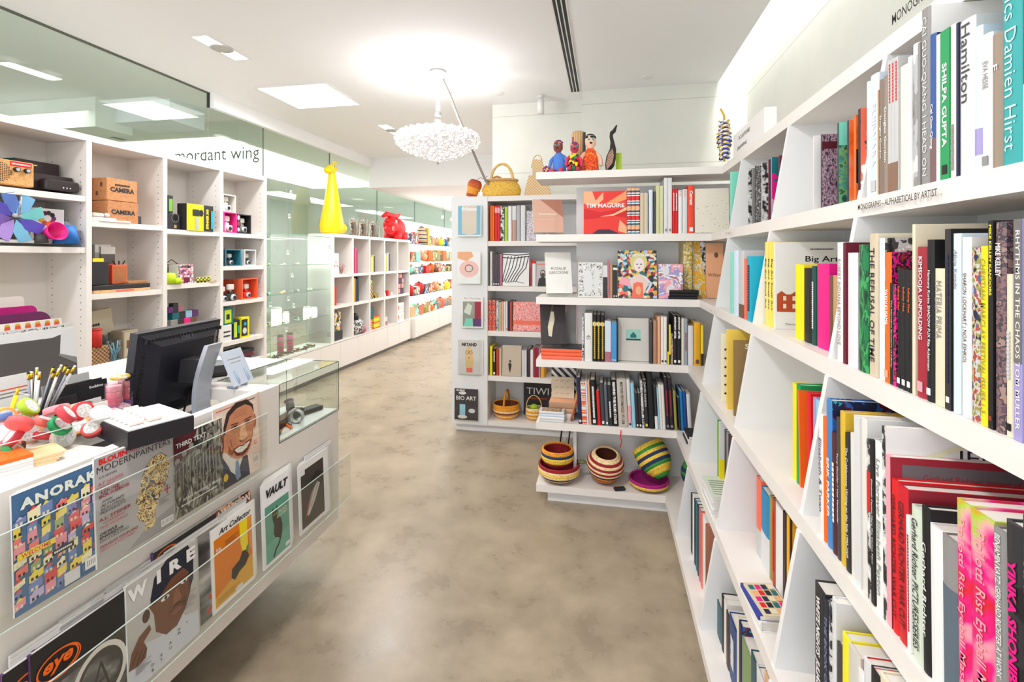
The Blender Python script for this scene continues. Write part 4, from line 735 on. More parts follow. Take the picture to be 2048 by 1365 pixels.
mk_row([('c',204,214,378,'green',D()), ('c',217,240,392,'yellow',D(f=.008,pic=[('rect',0,0,1,1,'yellow'),('rect',0,.5,1,1,'palegrey')])), ('c',258,270,450,'darkgrey',D()), ('c',273,284,470,'grey',D()), ('c',286,298,485,'charcoal',D()), ('c',300,312,500,'burgundy',D()), ('c',314,324,520,'darkgrey',D())],
 mkX(D_r), D_r, 'fourth shelf of right bookcase, farthest bay', 'books on the right fourth shelf, far bay', rbk=0.06)
# bottom shelf
mk_row([('s5',1410,1424,620,'charcoal',D()), ('s5',1426,1437,640,'white',D()), ('s5',1438,1452,668,'navy',D()), ('s5',1453,1466,690,'teal',D()), ('s5',1467,1478,720,'charcoal',D()), ('s5',1479,1492,745,'mauve',D()), ('s5',1494,1508,790,'salmon',D()), ('s5',1512,1532,815,'white',D()), ('s5',1536,1550,885,'rust',D(f=.018,ds='copper brown',pic=[('rect',0,0,1,1,(176,116,90)),('text',.4,.72,.5,.06,'Cy','cream'),('text',.4,.6,.5,.05,'~~~','cream')]))],
 mkX(E_), E_, 'bottom shelf of right bookcase, farthest bay', 'books on the right bottom shelf, far bay', rbk=0.05)
mk_row([('g',303,318,490,'charcoal',D(f=.014,ds='tree-patterned',pic=[('rect',0,0,1,1,BLK2)])), ('g',321,345,620,'darkgrey',D()), ('g',347,378,735,(60,96,104),D(ds='slate teal')), ('g',382,398,700,'black',D(cov='black')), ('g',400,414,740,'offwhite',D()), ('g',416,438,820,(64,44,44),D(ds='dark brown',cov='white')), ('g',441,494,850,(40,68,120),D(t='~~~~',tf=.5,ds='denim blue')), ('g',497,509,868,'cream',D()), ('g',511,530,900,'navy',D(cov=BLUP)), ('g',534,598,1020,(128,150,100),D(cov='salmon',ds='moss green')), ('g',600,640,1130,(50,84,92),D(ds='slate blue')), ('g',642,700,1240,'palegrey',D(cov='white')), ('g',704,770,1290,'peach',D())],
 mkX(E_), E_, 'bottom shelf of right bookcase, middle bay', 'books on the right bottom shelf, middle bay', rbk=0.06)
# back bookcase
FY = YB+.012
TM = [('poly',[(0,1),(.2,1),(.28,.78),(.46,.98),(.46,.8),(.3,.66),(0,.72)],'peach'),('poly',[(.5,.7),(.75,.85),(1,1),(1,.8),(.7,.68)],(246,150,96)),('poly',[(0,.6),(.4,.5),(1,.62),(1,.36),(.6,.44),(.3,.36),(0,.34)],(206,16,24)),('poly',[(.38,.4),(.7,.46),(1,.62),(1,.55),(.7,.42)],(250,190,140)),('poly',[(.2,0),(.34,.1),(.6,.1),(.8,.02),(.8,0)],(60,36,60)),('poly',[(.84,.32),(1,.16),(1,0),(.8,.06)],'peach'),('text',.5,.66,.9,.1,'TIM MAGUIRE','white',D(bold=.03))]
mk_row([('k3',133,553,213,(226,50,40),D(F=.022,ds='large square red flower-cover',pic=TM)), ('k3',557,682,178,STR1,D(n=3,ds='colour-striped')), ('k3',684,762,225,'beige',D(n=2,ds='sand')), ('k3',769,808,195,'paleblue',D()), ('k3',811,834,212,'darkgrey',D()), ('k3',838,914,155,(204,204,158),D(n=2,ds='pale olive')), ('k3',917,996,78,'palegrey',D(n=2,ds='very tall white',foot='grey')), ('k3',999,1053,183,'red',D(n=2,t='~~~~',tf=.4,tp=.3)), ('k3',1057,1094,200,'white',D(t='101',tc='salmon',tf=.12,tp=.06)), ('k3',1097,1146,190,'palegrey',D(t='101',tc='salmon',tf=.12,tp=.1)), ('k3',1150,1214,152,(234,70,44),D(t='Current',tf=.3,tp=.26,b=.05,foot='white',ds='thick orange-red')), ('k3',1219,1553,185,FLECK,D(F=.02,ds='cream speckled square-cover'))],
 mkY(FY), A, 'top shelf of back bookcase', 'books on the back top shelf')
DEL = [('rect',0,0,1,1,art('cells',['navy','crimson','cream','gold','black','teal','lightblue','salmon'],55,3)),('ell',.54,.76,.22,.2,(206,200,130)),('ell',.55,.7,.13,.15,(232,214,214)),('poly',[(.3,.34),(.4,.46),(.5,.5),(.6,.5),(.76,.44),(.8,.3),(.66,.1),(.4,.1)],(226,200,190)),('poly',[(.36,0),(.4,.3),(.5,.34),(.64,.32),(.66,0)],'salmon'),('ell',.53,.16,.07,.09,'peach'),('ell',.5,.71,.03,.01,'black'),('ell',.6,.71,.03,.01,'black'),('ell',.55,.635,.03,.012,'crimson'),('poly',[(.02,.3),(.3,.24),(.3,.38),(.1,.46)],'pink'),('line',[(.7,.44),(.86,.3),(.74,.12)],.012,'paleblue'),('text',.5,.9,.8,.07,'DEL KATHRYN BARTON','white',D(bold=.03))]
mk_row([('k3',80,318,906,'offwhite',D(F=.015,ds='white lace-drawn cover',pic=[('rect',.03,.05,.97,.97,LACE),('ell',.4,.45,.2,.35,'palegrey'),('ell',.75,.5,.12,.35,'palegrey')])), ('k3',322,365,932,'charcoal',D(n=2,band=(.64,1,'palegrey'),ds='black and white')), ('k3',368,388,876,'mauve',D()), ('k3',390,415,918,'tan',D()), ('k3',419,462,932,'charcoal',D(n=2,band=(.86,.93,'white'),foot='white')),
 ('k3',456+10,848,790,'navy',D(F=.02,ds='colourful painted-woman cover',pic=DEL)), ('k3',864,1103,922,'lilac',D(F=.016,ds='pale pastel portrait cover',pic=[('rect',0,0,1,1,art('noise',['palegrey','pink','lilac','white','mauve'],14,3,dist=1)),('ell',.3,.8,.15,.14,'palegrey')])), ('k3',1093+12,1192,695,SPK,D(bk=.07,ds='thick gold speckled',hard=True)), ('k3',1196,1325,700,MARB,D(F=.02,bk=.1,ds='gold marbled cover',pic=[('poly',[(.55,1),(1,1),(1,.3),(.85,.5)],BWP)])), ('k3',1330,1500,715,'peach',D(F=.018,bk=.08,ds='peach cover',pic=[('text',.5,.42,.8,.06,'William','burgundy'),('ell',.6,.78,.12,.05,'brown')]))],
 mkY(FY), B_, 'second shelf of back bookcase', 'books on the back second shelf')
mk_row([('k4',116,134,172,LACE,D(ds='patterned')), ('k4',140,219,130,(226,226,222),D(t='45',tc='grey',tf=.1,tp=.5,ds='very thick white')), ('k4',221,338,142,'black',D(n=3,t='~~~~~~',tc='gold',tf=.8,tp=.55,band=(.76,.83,'cream'))), ('k4',340,398,205,'paleblue',D(n=4,band=(0,.25,'mauve'),ds='thin pale blue')), ('k4',386+13,404,245,'red',D()), ('k4',404,454,222,(70,150,210),D(n=3,ds='sky blue',foot='white')), ('k4',456,466,190,'black',D()),
 ('k4',470,768,182,(204,200,192),D(F=.02,bk=.05,ds='large stone-grey cover with small green picture',pic=[('rect',.26,.48,.74,.74,(150,200,186)),('poly',[(.4,.6),(.5,.68),(.6,.6),(.6,.54),(.4,.54)],'teal'),('rect',.26,.48,.74,.52,'darkgreen')])), ('k4',775,808,215,'darkgrey',D()), ('k4',812,850,210,(176,130,100),D(ds='bronze')), ('k4',853,884,165,'peach',D()), ('k4',887,947,165,(232,228,220),D(n=2,ds='ivory',foot='black')), ('k4',950,964,215,'black',D(band=(0,.3,'yellow'),ds='black and yellow')), ('k4',965,982,245,'yellow',D(band=(0,.25,'charcoal'),ds='yellow and black')), ('k4',985,1004,330,MULTI,D(ds='short patterned')),
 ('k4',1006,1084,152,'black',D(n=2,t='ANTHONY LISTER',tf=.45,tp=.25,b=.05,foot='white')), ('k4',1087,1110,182,'cream',D()), ('k4',1113,1148,185,(150,160,172),D(ds='steel grey',t='~~~~',tc='crimson',tf=.4)), ('k4',1151,1206,305,'palegrey',D(up=.24,cov='navy')), ('k4',1210,1274,225,'mustard',D(t='~~~~~',tc='gold',ds='thick amber',foot='brown')), ('k4',1278,1304,250,'yellow',D(band=(0,.3,'charcoal'),ds='yellow'))],
 mkY(FY), C_, 'third shelf of back bookcase', 'books on the back third shelf')
mk_row([('k4',84,120,760,'navy',D(foot='palegrey')), ('k4',121,165,800,STR2,D(n=3,ds='thin orange-checked')), ('k4',167,184,800,'paleblue',D()), ('k4',186,210,800,'peach',D(ds='orange-brown')), ('k4',214,266,782,'black',D(t='~~~~~~~~~',tf=.7,b=.03,foot='white')), ('k4',270,302,890,'red',D()), ('k4',306,345,812,'darkgrey',D(foot='white')), ('k4',348,378,832,(92,100,112),D(ds='slate',foot='white')), ('k4',381,418,835,'charcoal',D(t='~~~',tf=.4,tp=.6)), ('k4',421,472,782,'black',D(t='REWIND THE FLUID STAGE',tf=.9,b=.06,ds='thick black')), ('k4',475,568,780,(196,186,174),D(t='MIKE PARR PERFORMANCES 1971-2008',tc='black',tf=.9,ds='thick taupe')), ('k4',571,606,780,'palegrey',D(band=(.1,.45,'pink'),foot='black',ds='white and pink')),
 ('k4',609,644,815,'lightblue',D()), ('k4',646,704,912,'charcoal',D(n=2,foot='white')), ('k4',706,728,800,LACE,D(ds='thin patterned')), ('k4',731,768,785,'charcoal',D(t='DAVID RANKIN',tf=.5,tp=.3,b=.0,foot='yellow')), ('k4',773,828,700,'black',D(ds='tall black',dep=.24)), ('k4',832,862,850,'charcoal',D(band=(0,.3,'white'))), ('k4',864,878,860,'lightblue',D()), ('k4',880,936,830,(228,224,216),D(n=2,ds='ivory')), ('k4',938,1016,760,(38,28,40),D(n=2,t='~~~~~',tc='crimson',tf=.5,ds='purple-black',foot='grey')), ('k4',1022,1050,890,'olive',D()), ('k4',1064,1082,960,'charcoal',D(up=.2)), ('k4',1086,1116,895,(20,120,180),D(ds='bright blue')), ('k4',1118,1146,895,(30,80,150),D(ds='royal blue')), ('k4',1152,1190,920,'palegrey',D(cov='pink'))],
 mkY(FY), D_r, 'fourth shelf of back bookcase', 'books on the back fourth shelf', lean=-.05)
# left far bookcase
LYY = LY+.015
mk_row([('l1',456,500,212,'orange',D(n=2)), ('l1',503,556,213,'red',D(n=2,band=(.8,.95,'pink'))), ('l1',560,598,215,BWP,D(ds='black and white')), ('l1',603,635,222,'lime',D(ds='light green')), ('l1',638,674,215,'white',D()), ('l1',678,721,215,'palegrey',D(band=(0,.6,(190,150,140)),ds='white and brown')), ('l1',724,760,208,'silver',D()), ('l1',764,812,208,'palegrey',D()), ('l1',822,1018,262,DOTBW,D(F=.015,ds='black and white dotted cover')), ('l1',1022,1056,205,'white',D())],
 mkY(LYY), A, 'top shelf of far left bookcase', 'books on the far left top shelf')
ZP = [('rect',0,0,1,1,'white')]+[('line',[(.08+.13*k+.12,.9),(.1+.13*k,.55),(.02+.1*k,.3),(-.0+.04*k if k<2 else .1*k-.1,.12)],.007,'charcoal') for k in range(7)]+[('line',[(0,.86),(.4,.84),(1,.9)],.008,'charcoal'),('line',[(0,.97),(.5,.93),(1,.97)],.008,'charcoal'),('line',[(.1,.1),(.5,.14),(.8,.08)],.006,'grey')]
mk_row([('l1',455,478,675,'offwhite',D()), ('l1',481,549,702,(84,76,84),D(n=4,ds='dark mauve-grey',foot='white')), ('l1',551,580,700,'mauve',D(ds='dusty pink')), ('l1',583,848,692,'white',D(F=.02,ds='square cover with black zebra lines',pic=ZP)), ('l1',865,878,765,'red',D()), ('l1',881,918,765,'white',D(band=(.88,1,'red'),ds='white with red top')), ('l1',922,1054,775,'lightgrey',D(F=.015,ds='cover with bearded man portrait',pic=[('rect',0,0,1,1,(196,188,186)),('text',.5,.88,.8,.08,'~~~~','salmon'),('ell',.5,.5,.2,.16,'darkgrey'),('ell',.5,.52,.13,.1,'beige'),('ell',.5,.44,.12,.1,'darkgrey'),('poly',[(.1,0),(.2,.3),(.5,.38),(.8,.3),(.9,0)],'charcoal')]))],
 mkY(LYY), B_, 'second shelf of far left bookcase', 'books on the far left second shelf')
mk_row([('l2',422,457,5,REDP,D(ds='red patterned')), ('l2',459,495,5,REDP,D(ds='red patterned')), ('l2',499,524,10,LACE,D(ds='grey patterned')), ('l2',527,545,25,'beige',D()), ('l2',548,570,20,'peach',D()), ('l2',573,588,20,'offwhite',D()), ('l2',590,610,15,'palegrey',D(foot='orange')), ('l2',612,627,15,'navy',D()), ('l2',629,655,20,'rust',D(cov='brown')), ('l2',662,930,22,PINKP,D(F=.025,ds='large pink textured cover',pic=[('rect',0,.22,1,.36,'salmon')]))],
 mkY(LYY), C_, 'third shelf of far left bookcase', 'books on the far left third shelf')
mk_row([('l2',437,461,492,'yellow',D(up=.26)), ('l2',463,495,478,'black',D(t='~~~~',tf=.4,tp=.3,foot='white')), ('l2',498,526,478,'rust',D()), ('l2',528,550,475,'beige',D()), ('l2',556,742,448,(196,180,160),D(F=.02,ds='tan cover with small dark figure',pic=[('ell',.42,.48,.05,.04,'charcoal'),('poly',[(.32,.4),(.44,.44),(.5,.36),(.42,.1),(.36,.2)],'charcoal')])), ('l2',749,796,492,'palegrey',D(n=2)), ('l2',799,828,478,(70,44,54),D(ds='plum')), ('l2',831,860,490,'white',D()), ('l2',864,912,600,'crimson',D(n=2,up=.26)), ('l2',914,928,600,'lilac',D(up=.26)), ('l2',931,968,600,'mustard',D(up=.27))],
 mkY(LYY), D_r, 'fourth shelf of far left bookcase', 'books on the far left fourth shelf')
# cover-out titles on the side panel
def panel_mag(u0, v0, u1, v1, label, pic, back=0):
    p = onY(u0, v0, LY-.03); q = onY(u1, v1, LY-.03); W2 = q.x-p.x; h = p.z-q.z
    t = thing('magazine_pocket', 'clear side panel pocket holding the '+' '.join(label.split(',')[0].split()[:9]), 'magazine holder', (p.x, LY-.006, q.z-.004))
    MB().box(-.006, -.040, 0, W2+.006, -.038, h*.45, ACR).build('front_sheet', t); MB().box(-.006, -.038, -.003, W2+.006, 0, -.0005, ACR).build('tray', t)
    for k in range(back, -1, -1):
        o = book((p.x+.012*k, LY-.028+.007*k, q.z), -math.pi/2, .005, h, W2, 'white', 'white', pic=pic if k == 0 else None, name='magazine', lean=-.01, hard=False)
        tag(o, label if k == 0 else 'pale magazine tucked behind the '+' '.join(label.split(',')[0].split()[:8])+(' nearer' if k == 1 else ' farther'), 'magazine')
panel_mag(914, 411, 963, 473, 'magazine with white title over a pale column on blue, top of side panel', [('rect',0,0,1,1,'white'),('rect',.04,.05,.96,.98,(120,180,206)),('poly',[(.2,.1),(.2,.98),(.8,.98),(.8,.1),(.5,.04)],(214,200,184)),('text',.5,.88,.92,.13,'frieze','white',D(bold=.05))])
panel_mag(915, 504, 961, 568, 'white magazine with a pink round flower on its cover', [('rect',0,0,1,1,(236,234,232)),('poly',[(0,1),(0,.8),(.4,.7),(.7,.86),(.6,1)],'peach'),('ell',.5,.46,.42,.26,(236,190,180)),('ring',.5,.48,.18,.12,.006,'darkgreen'),('ell',.5,.48,.08,.06,'palegreen')])
panel_mag(923, 593, 966, 657, 'white magazine with grey, green and red painting on its cover', [('rect',0,0,1,1,'white'),('text',.5,.93,.8,.08,'Art Monthly','grey'),('rect',.06,.05,.92,.84,(150,150,140)),('poly',[(.1,.5),(.3,.8),(.5,.7),(.4,.4)],'palegreen'),('rect',.62,.3,.9,.84,'crimson'),('poly',[(.1,.05),(.2,.3),(.5,.3),(.55,.05)],'mint'),('rect',.55,.05,.92,.3,'purple')])
panel_mag(916, 680, 960, 750, 'grey magazine with a cartoonish yellow pear shape and black title', [('rect',0,0,1,1,(206,202,198)),('text',.5,.87,.7,.1,'ARTAND','black',D(bold=.05)),('poly',[(.34,.2),(.32,.5),(.36,.7),(.44,.82),(.56,.82),(.66,.66),(.7,.4),(.66,.2)],(220,186,130)),('ring',.42,.64,.08,.05,.003,'black'),('ring',.58,.64,.08,.05,.003,'black'),('ell',.5,.48,.03,.02,'rust'),('rect',.38,.06,.66,.19,'salmon')], 2)
panel_mag(909, 777, 956, 842, 'dark magazine with white title and glass flasks, lowest on the side panel', [('rect',0,0,1,1,(66,58,60)),('text',.25,.95,.4,.07,'Artlink','white',D(bold=.03,shear=.3)),('text',.5,.7,.85,.13,'BIO ART','white',D(bold=.01)),('rect',.22,.16,.46,.5,'lightblue'),('ell',.34,.1,.2,.06,'offwhite'),('ell',.74,.3,.14,.07,'palegrey'),('ell',.34,.86,.16,.05,'palegrey')])
# ================================================================ baskets, dolls and bags
def WV(cols, sc_=30, seed=1): return art('wave', cols, sc_, seed, rough=.8, dist=.6)
def stripes(mb, prof, cols, n=40, T=None):
    """coiled basket wall: each band of the profile has its own fibre colour, ridges between coils"""
    for i in range(len(prof)-1):
        (r0, z0), (r1, z1) = prof[i], prof[i+1]; c = cols[i % len(cols)]
        k = 3; q = []
        for j in range(k+1):
            t = j/k; bul = .0028*math.sin(math.pi*t); q.append((r0+(r1-r0)*t+bul, z0+(z1-z0)*t))
        mb.lathe(q, c, n, T, True, False)
def fib(c):
    c = COL[c] if isinstance(c, str) else c
    return art('noise', [tuple(int(x*.78) for x in c), c, tuple(min(255, int(x*1.1)) for x in c), c], 160, 2, rough=.85)
FY_, FR, FW, FN, FG, FO, FB = fib((236,196,70)), fib((150,30,40)), fib((240,208,160)), fib((34,52,92)), fib((60,140,60)), fib((226,150,40)), fib((120,60,40))
def basket(name, label, loc, R_, Hb, cols, open_=.7, bulge=1.0, rot=None, base=.5, rim=None, cat='basket', group='woven baskets on the bottom shelf', inner=None):
    t = thing(name, label, cat, loc, 0, group)
    n = len(cols); prof = []
    for i in range(n+1):
        a = i/n; r = base+(1-base)*math.sin(min(1, a/.6)*math.pi/2) if a < .6 else 1-(1-open_)*((a-.6)/.4)**2
        prof.append((R_*r, Hb*a))
    m = MB(); stripes(m, prof, cols); m.lathe([(.0001, .0), (prof[0][0], 0)], cols[0], 40, None, True, False); m.build('body', t)
    m = MB(); m.lathe([(r-.008, z+ (.006 if i == 0 else 0)) for i, (r, z) in enumerate(prof)], inner or cols[0], 40, None, True, False); m.lathe([(.0001, .006), (prof[0][0]-.008, .006)], inner or cols[0], 40, None, True, False); m.build('lining', t)
    r, z = prof[-1]; m = MB(); m.tube([(r*math.cos(a)-.004*math.cos(a), r*math.sin(a)-.004*math.sin(a), z) for a in [2*math.pi*i/40 for i in range(40)]], .007, rim or cols[-1], 8, closed=True); m.build('rim', t)
    if rot: t.rotation_euler = rot
    return t
by = 3.20
def bx_(u, z=.116): return onY(u, 900, by).x
zb = .116
basket('woven_bowl', 'shallow cream woven bowl with red rim at the left, under a smaller bowl', (bx_(1119), by-.03, zb), .135, .105, [FB, FW, FN, FW, FY_, FW, FR], .98, base=.55, inner=FR)
basket('woven_bowl', 'small red, yellow and navy woven bowl stacked in a larger one', (bx_(1116), by-.03, zb+.095), .105, .105, [FR, FR, FY_, FY_, FN, FO], .95, base=.7, inner=FR)
basket('woven_basket', 'round cream basket with dark red stripes and a wide slanted mouth', (bx_(1208), by, zb+.022), .118, .175, [FB, FO, FR, FO, FN, FW, FR, FW, FR, FW, FR, FW], .66, base=.55, rot=(.22, .08, 0), inner=FB)
t = basket('woven_basket', 'tall yellow, blue and green woven cone basket tipped upside down', (bx_(1316)+.03, by-.04, zb+.075), .105, .20, [FG, FY_, FY_, FG, FN, FY_, FN, FY_, FG, FY_], .98, base=.36, rot=(-.5, -.55, 0), inner=FG)
basket('woven_bowl', 'flat magenta and yellow woven tray under the tipped cone basket', (bx_(1297), by-.02, zb), .122, .05, [FB, FY_, FY_, fib((170,30,120))], 1.0, base=.7, inner=fib((150,24,110)))
basket('woven_basket', 'blue and green woven basket half hidden by the right bookcase', (bx_(1392), by+.0, zb), .09, .16, [FW, FW, fib((80,50,90)), FN, FG, FN, FG], .75, base=.55, inner=FN)
m = MB(); m.ball(0, 0, .012, .03, .018, .012, mat((110,120,70), .4)); tag(m.build('seed_pod', None, (bx_(1158)+.02, by-.0, zb+.1)), 'small green seed pod ornament at the edge of the left woven bowl', 'ornament')
m = MB(); m.box(-.035, -.015, 0, .035, .015, .018, 'charcoal', bev=.004); tag(m.build('dark_case', None, (bx_(1238), by-.11, zb), (0, 0, .35)), 'small black pouch on the bottom shelf in front of the red striped basket', 'pouch')
m = MB(); m.box(-.02, -.075, 0, .02, .075, .02, fib((200,150,90)), bev=.003); tag(m.build('wooden_block', None, (.47, 2.86, zb), (0, 0, .1)), 'small flat wooden box on the bottom shelf at the bookcase corner', 'box')
m = MB(); m.lathe([(.03, 0), (.045, .01), (.05, .05), (.042, .05), (.04, .012)], fib((120,90,50)), 20); tag(m.build('small_bowl', None, (.56, 2.75, zb)), 'small dark woven bowl beside the flat wooden box', 'bowl')
# ribbon of a book
m = MB(); p = onY(1242, 862, YB-.006); m.tube([(p.x, p.y, .50), (p.x-.004, p.y-.004, .46), (p.x+.004, p.y-.004, .43), (p.x-.006, p.y-.004, .395)], .003, 'red', 6); tag(m.build('ribbon', None), 'thin red ribbon hanging over the fourth shelf edge', 'ribbon')
# baskets with handles on the far left bookcase bottom shelf
def handle(t, R_, z0, hgt, mt, r=.008, ax=0):
    m = MB(); m.tube([(R_*math.cos(a)*(1 if not ax else .0), R_*math.cos(a)*(0 if not ax else 1), z0+hgt*math.sin(a)) for a in [math.pi*i/14 for i in range(15)]], r, mt, 8); m.build('handle', t)
p = onY(1013, 840, LY+.14); t = basket('handled_basket', 'round orange and cream basket with a tall handle, far left bottom shelf', (p.x, p.y, .116), .125, .12, [FO, FW, FO, FB, FW, FO, FO, FO], .98, base=.72, inner=FB, group=None); handle(t, .118, .11, .13, fib((210,140,40)), .009, 1)
p = onY(1068, 850, LY+.12); t = basket('handled_basket', 'smaller pale striped basket with thin hoop handle beside the orange one', (p.x, p.y, .116), .075, .10, [FO, FW, FO, FW, FO, FW], .95, base=.75, inner=FW, group=None); handle(t, .07, .1, .11, fib((230,190,110)), .004)
m = MB(); m.ball(0, 0, .03, .04, .035, .03, mat('lime', .6)); tag(m.build('cloth_bundle', None, (p.x, p.y, .19)), 'lime green cloth bundle inside the small striped basket', 'cloth')
o = book((onY(1046, 800, LY+.2).x, LY+.24, .116), -math.pi/2, .02, .30, .26, 'black', 'black', lean=-.05, pic=[('rect',0,0,1,1,(44,38,40)),('text',.5,.72,.8,.2,'TIWI','white',D(bold=.0)),('text',.5,.5,.7,.04,'~~~~~~~','rust')], label='black book with big white capital title behind the small basket', cat='book')
# top of the far left bookcase
TOPZ = 2.116
def WICK(c): return art('check', [c, tuple(int(x*.68) for x in c)], 95, 1, rough=.8)
wk = art('noise', [(196,136,40), (232,184,70), (240,200,96), (214,160,52)], 110, 3, rough=.8)
p = onY(1003, 388, LY+.16)
t = thing('wicker_basket', 'yellow wicker bag with a big hoop handle on the far left bookcase', 'basket', (p.x, p.y, TOPZ))
m = MB(); m.lathe([(.15, 0), (.175, .02), (.185, .07), (.165, .12), (.14, .145), (.15, .16)], wk, 36, None, True, True, 1, .6); m.build('body', t)
m = MB(); m.tube([(.148*math.cos(a), .09*math.sin(a), .158) for a in [2*math.pi*i/36 for i in range(36)]], .012, fib((206,160,110)), 8, closed=True); m.build('rim', t)
m = MB(); m.tube([(.02+.1*math.cos(a), -.07+.0*a, .15+.15*math.sin(a)) for a in [math.pi*i/16 for i in range(17)]], .013, fib((226,190,120)), 8); m.build('handle', t)
m = MB(); m.tube([(-.06+.06*math.cos(a), .07, .15+.06*math.sin(a)) for a in [math.pi*i/12 for i in range(13)]], .01, fib((200,150,90)), 8); m.build('handle', t)
p = onY(946, 388, LY+.14)
t = thing('tall_basket', 'small rust and orange woven vessel leaning beside the wicker bag', 'basket', (p.x-.02, p.y, TOPZ+.012)); t.rotation_euler = (0, .32, 0)
m = MB(); stripes(m, [(.045, 0), (.05, .03), (.055, .06), (.062, .09), (.066, .12), (.055, .15), (.04, .165)], [fib((170,70,40)), fib((226,150,50)), fib((226,150,50)), fib((200,100,50)), fib((190,84,50)), fib((170,70,40))], 24); m.lathe([(.0001, 0), (.045, 0)], 'rust', 24, None, True, False); m.build('body', t)
m = MB(); m.tube([(0, 0, .16), (.03, 0, .20), (.06, -.01, .19), (.09, 0, .23)], .0025, 'maroon', 6); m.build('cord', t)
p = onY(1075, 388, LY+.2)
RAF = art('check', [(240,212,168), (206,170,120)], 75, 2, rough=.85)
t = thing('woven_bag', 'tall pale raffia open-weave bag standing on the far left bookcase', 'bag', (p.x-.02, p.y, TOPZ))
m = MB(); m.prism([(-.10, 0), (.15, 0), (.13, .08), (.09, .22), (.06, .34), (-.02, .35), (-.05, .22), (-.09, .08)], -.03, .03, RAF, 'y'); m.build('body', t)
m = MB(); m.box(-.045, -.034, .2, -.02, -.031, .27, 'white'); m.build('price_tag', t)
m = MB(); m.tube([(-.02+.04*(1-math.cos(a)), -.0, .34+.05*math.sin(a)) for a in [math.pi*i/8 for i in range(9)]], .006, RAF, 6); m.build('handle', t)
# dolls on the back bookcase
def doll(label, loc, rz, body, skin, hair, cloth, arm, h=.28, legs=None, lean=0, face='dots'):
    t = thing('doll', label, 'doll', loc, rz); t.rotation_euler = (0, lean, rz); s = h/.28
    m = MB(); m.lathe([(.045*s, 0), (.058*s, .02*s), (.052*s, .09*s), (.042*s, .15*s), (.02*s, .175*s)], cloth, 22, None, True, True, 1, .62); m.build('dress', t)
    m = MB(); m.lathe([(.016*s, .165*s), (.02*s, .18*s), (.036*s, .2*s), (.038*s, .235*s), (.026*s, .262*s), (.001, .268*s)], skin, 22, None, True, False, 1, .75); m.build('head', t)
    m = MB()
    r_ = random.Random(5)
    for i in range(26):
        a = r_.uniform(0, 2*math.pi); e = r_.uniform(.35, 1.5); m.ball(.036*s*math.cos(a)*math.cos(e), .028*s*math.sin(a)*math.cos(e)+.006*s, .232*s+.036*s*math.sin(e), .011*s, .011*s, .011*s, hair, 8, 5)
    m.build('hair', t)
    for sg in (-1, 1):
        m = MB(); m.tube([(sg*.036*s, 0, .145*s), (sg*.062*s, -.008*s, .115*s), (sg*.07*s, -.018*s, .075*s), (sg*.066*s, -.026*s, .05*s)], .014*s, arm, 10, taper=[.013*s, .015*s, .013*s, .011*s]); m.build('arm', t)
    if legs:
        for sg in (-1, 1): m = MB(); m.tube([(sg*.025*s, -.02*s, .02*s), (sg*.035*s, -.07*s, .022*s), (sg*.04*s, -.095*s, .02*s)], .018*s, legs, 10); m.build('leg', t)
    m = MB()
    for sg in (-1, 1): m.ball(sg*.014*s, -.0275*s, .232*s, .0075*s, .003*s, .0075*s, mat((60,200,200), .4), 10, 6); m.ball(sg*.014*s, -.030*s, .232*s, .003*s, .002*s, .003*s, 'black', 8, 5)
    m.build('eyes', t)
    m = MB(); m.ball(0, -.0275*s, .208*s, .011*s, .003*s, .007*s, 'black', 12, 6); m.build('mouth', t)
    return t
DY = 3.2
def dx(u): return onY(u, 340, DY).x
OP = art('noise', ['orange', 'red', 'orange', (246,150,60)], 45, 5, rough=.8, dist=1.5); FLW = art('cells', ['darkgreen', 'orange', 'yellow', 'black', 'red', 'green'], 60, 3, rough=.8); RSC = art('noise', ['crimson', 'purple', 'peach', 'maroon'], 40, 2, rough=.8)
doll('pale rag doll with curly black hair, turquoise eyes and an orange dress', (dx(1181), DY, TOPZ), .15, OP, mat((240,196,170), .8), 'black', OP, mat((238,190,164), .8), .265)
doll('rag doll in a blue shirt with patterned red headscarf, leftmost on the shelf', (dx(1119), DY-.0, TOPZ), -.2, None, mat((130,70,60), .8), RSC, mat((80,130,210), .8), mat((80,130,210), .8), .235, mat((210,70,90), .8), -.05)
doll('rag doll with crimson scarf and floral skirt in the middle of three', (dx(1148), DY-.07, TOPZ), .1, None, mat((190,50,80), .8), RSC, FLW, mat((214,60,100), .8), .20, mat((200,60,90), .8), .05)
t = thing('wooden_drum', 'upright pale log-shaped woven cylinder behind the rag dolls', 'ornament', (dx(1152)+.01, DY+.09, TOPZ))
m = MB(); m.lathe([(.045, 0), (.045, .285), (.036, .30)], art('wavex', [(214,176,130), (190,150,104)], 20, 2, rough=.8), 26, None, True); m.build('body', t); m = MB(); m.box(.036, -.036, 0, .05, -.01, .29, 'charcoal', bev=.003); m.build('side_strip', t); m = MB(); m.tube([(-.035, -.032, .02), (-.035, -.032, .26)], .004, 'crimson', 6); m.build('cord', t)
m = MB(); m.ball(0, 0, .03, .025, .02, .03, RSC); tag(m.build('small_figure', None, (dx(1093), DY-.02, TOPZ)), 'tiny patterned cloth figure at the left foot of the blue-shirted doll', 'doll')
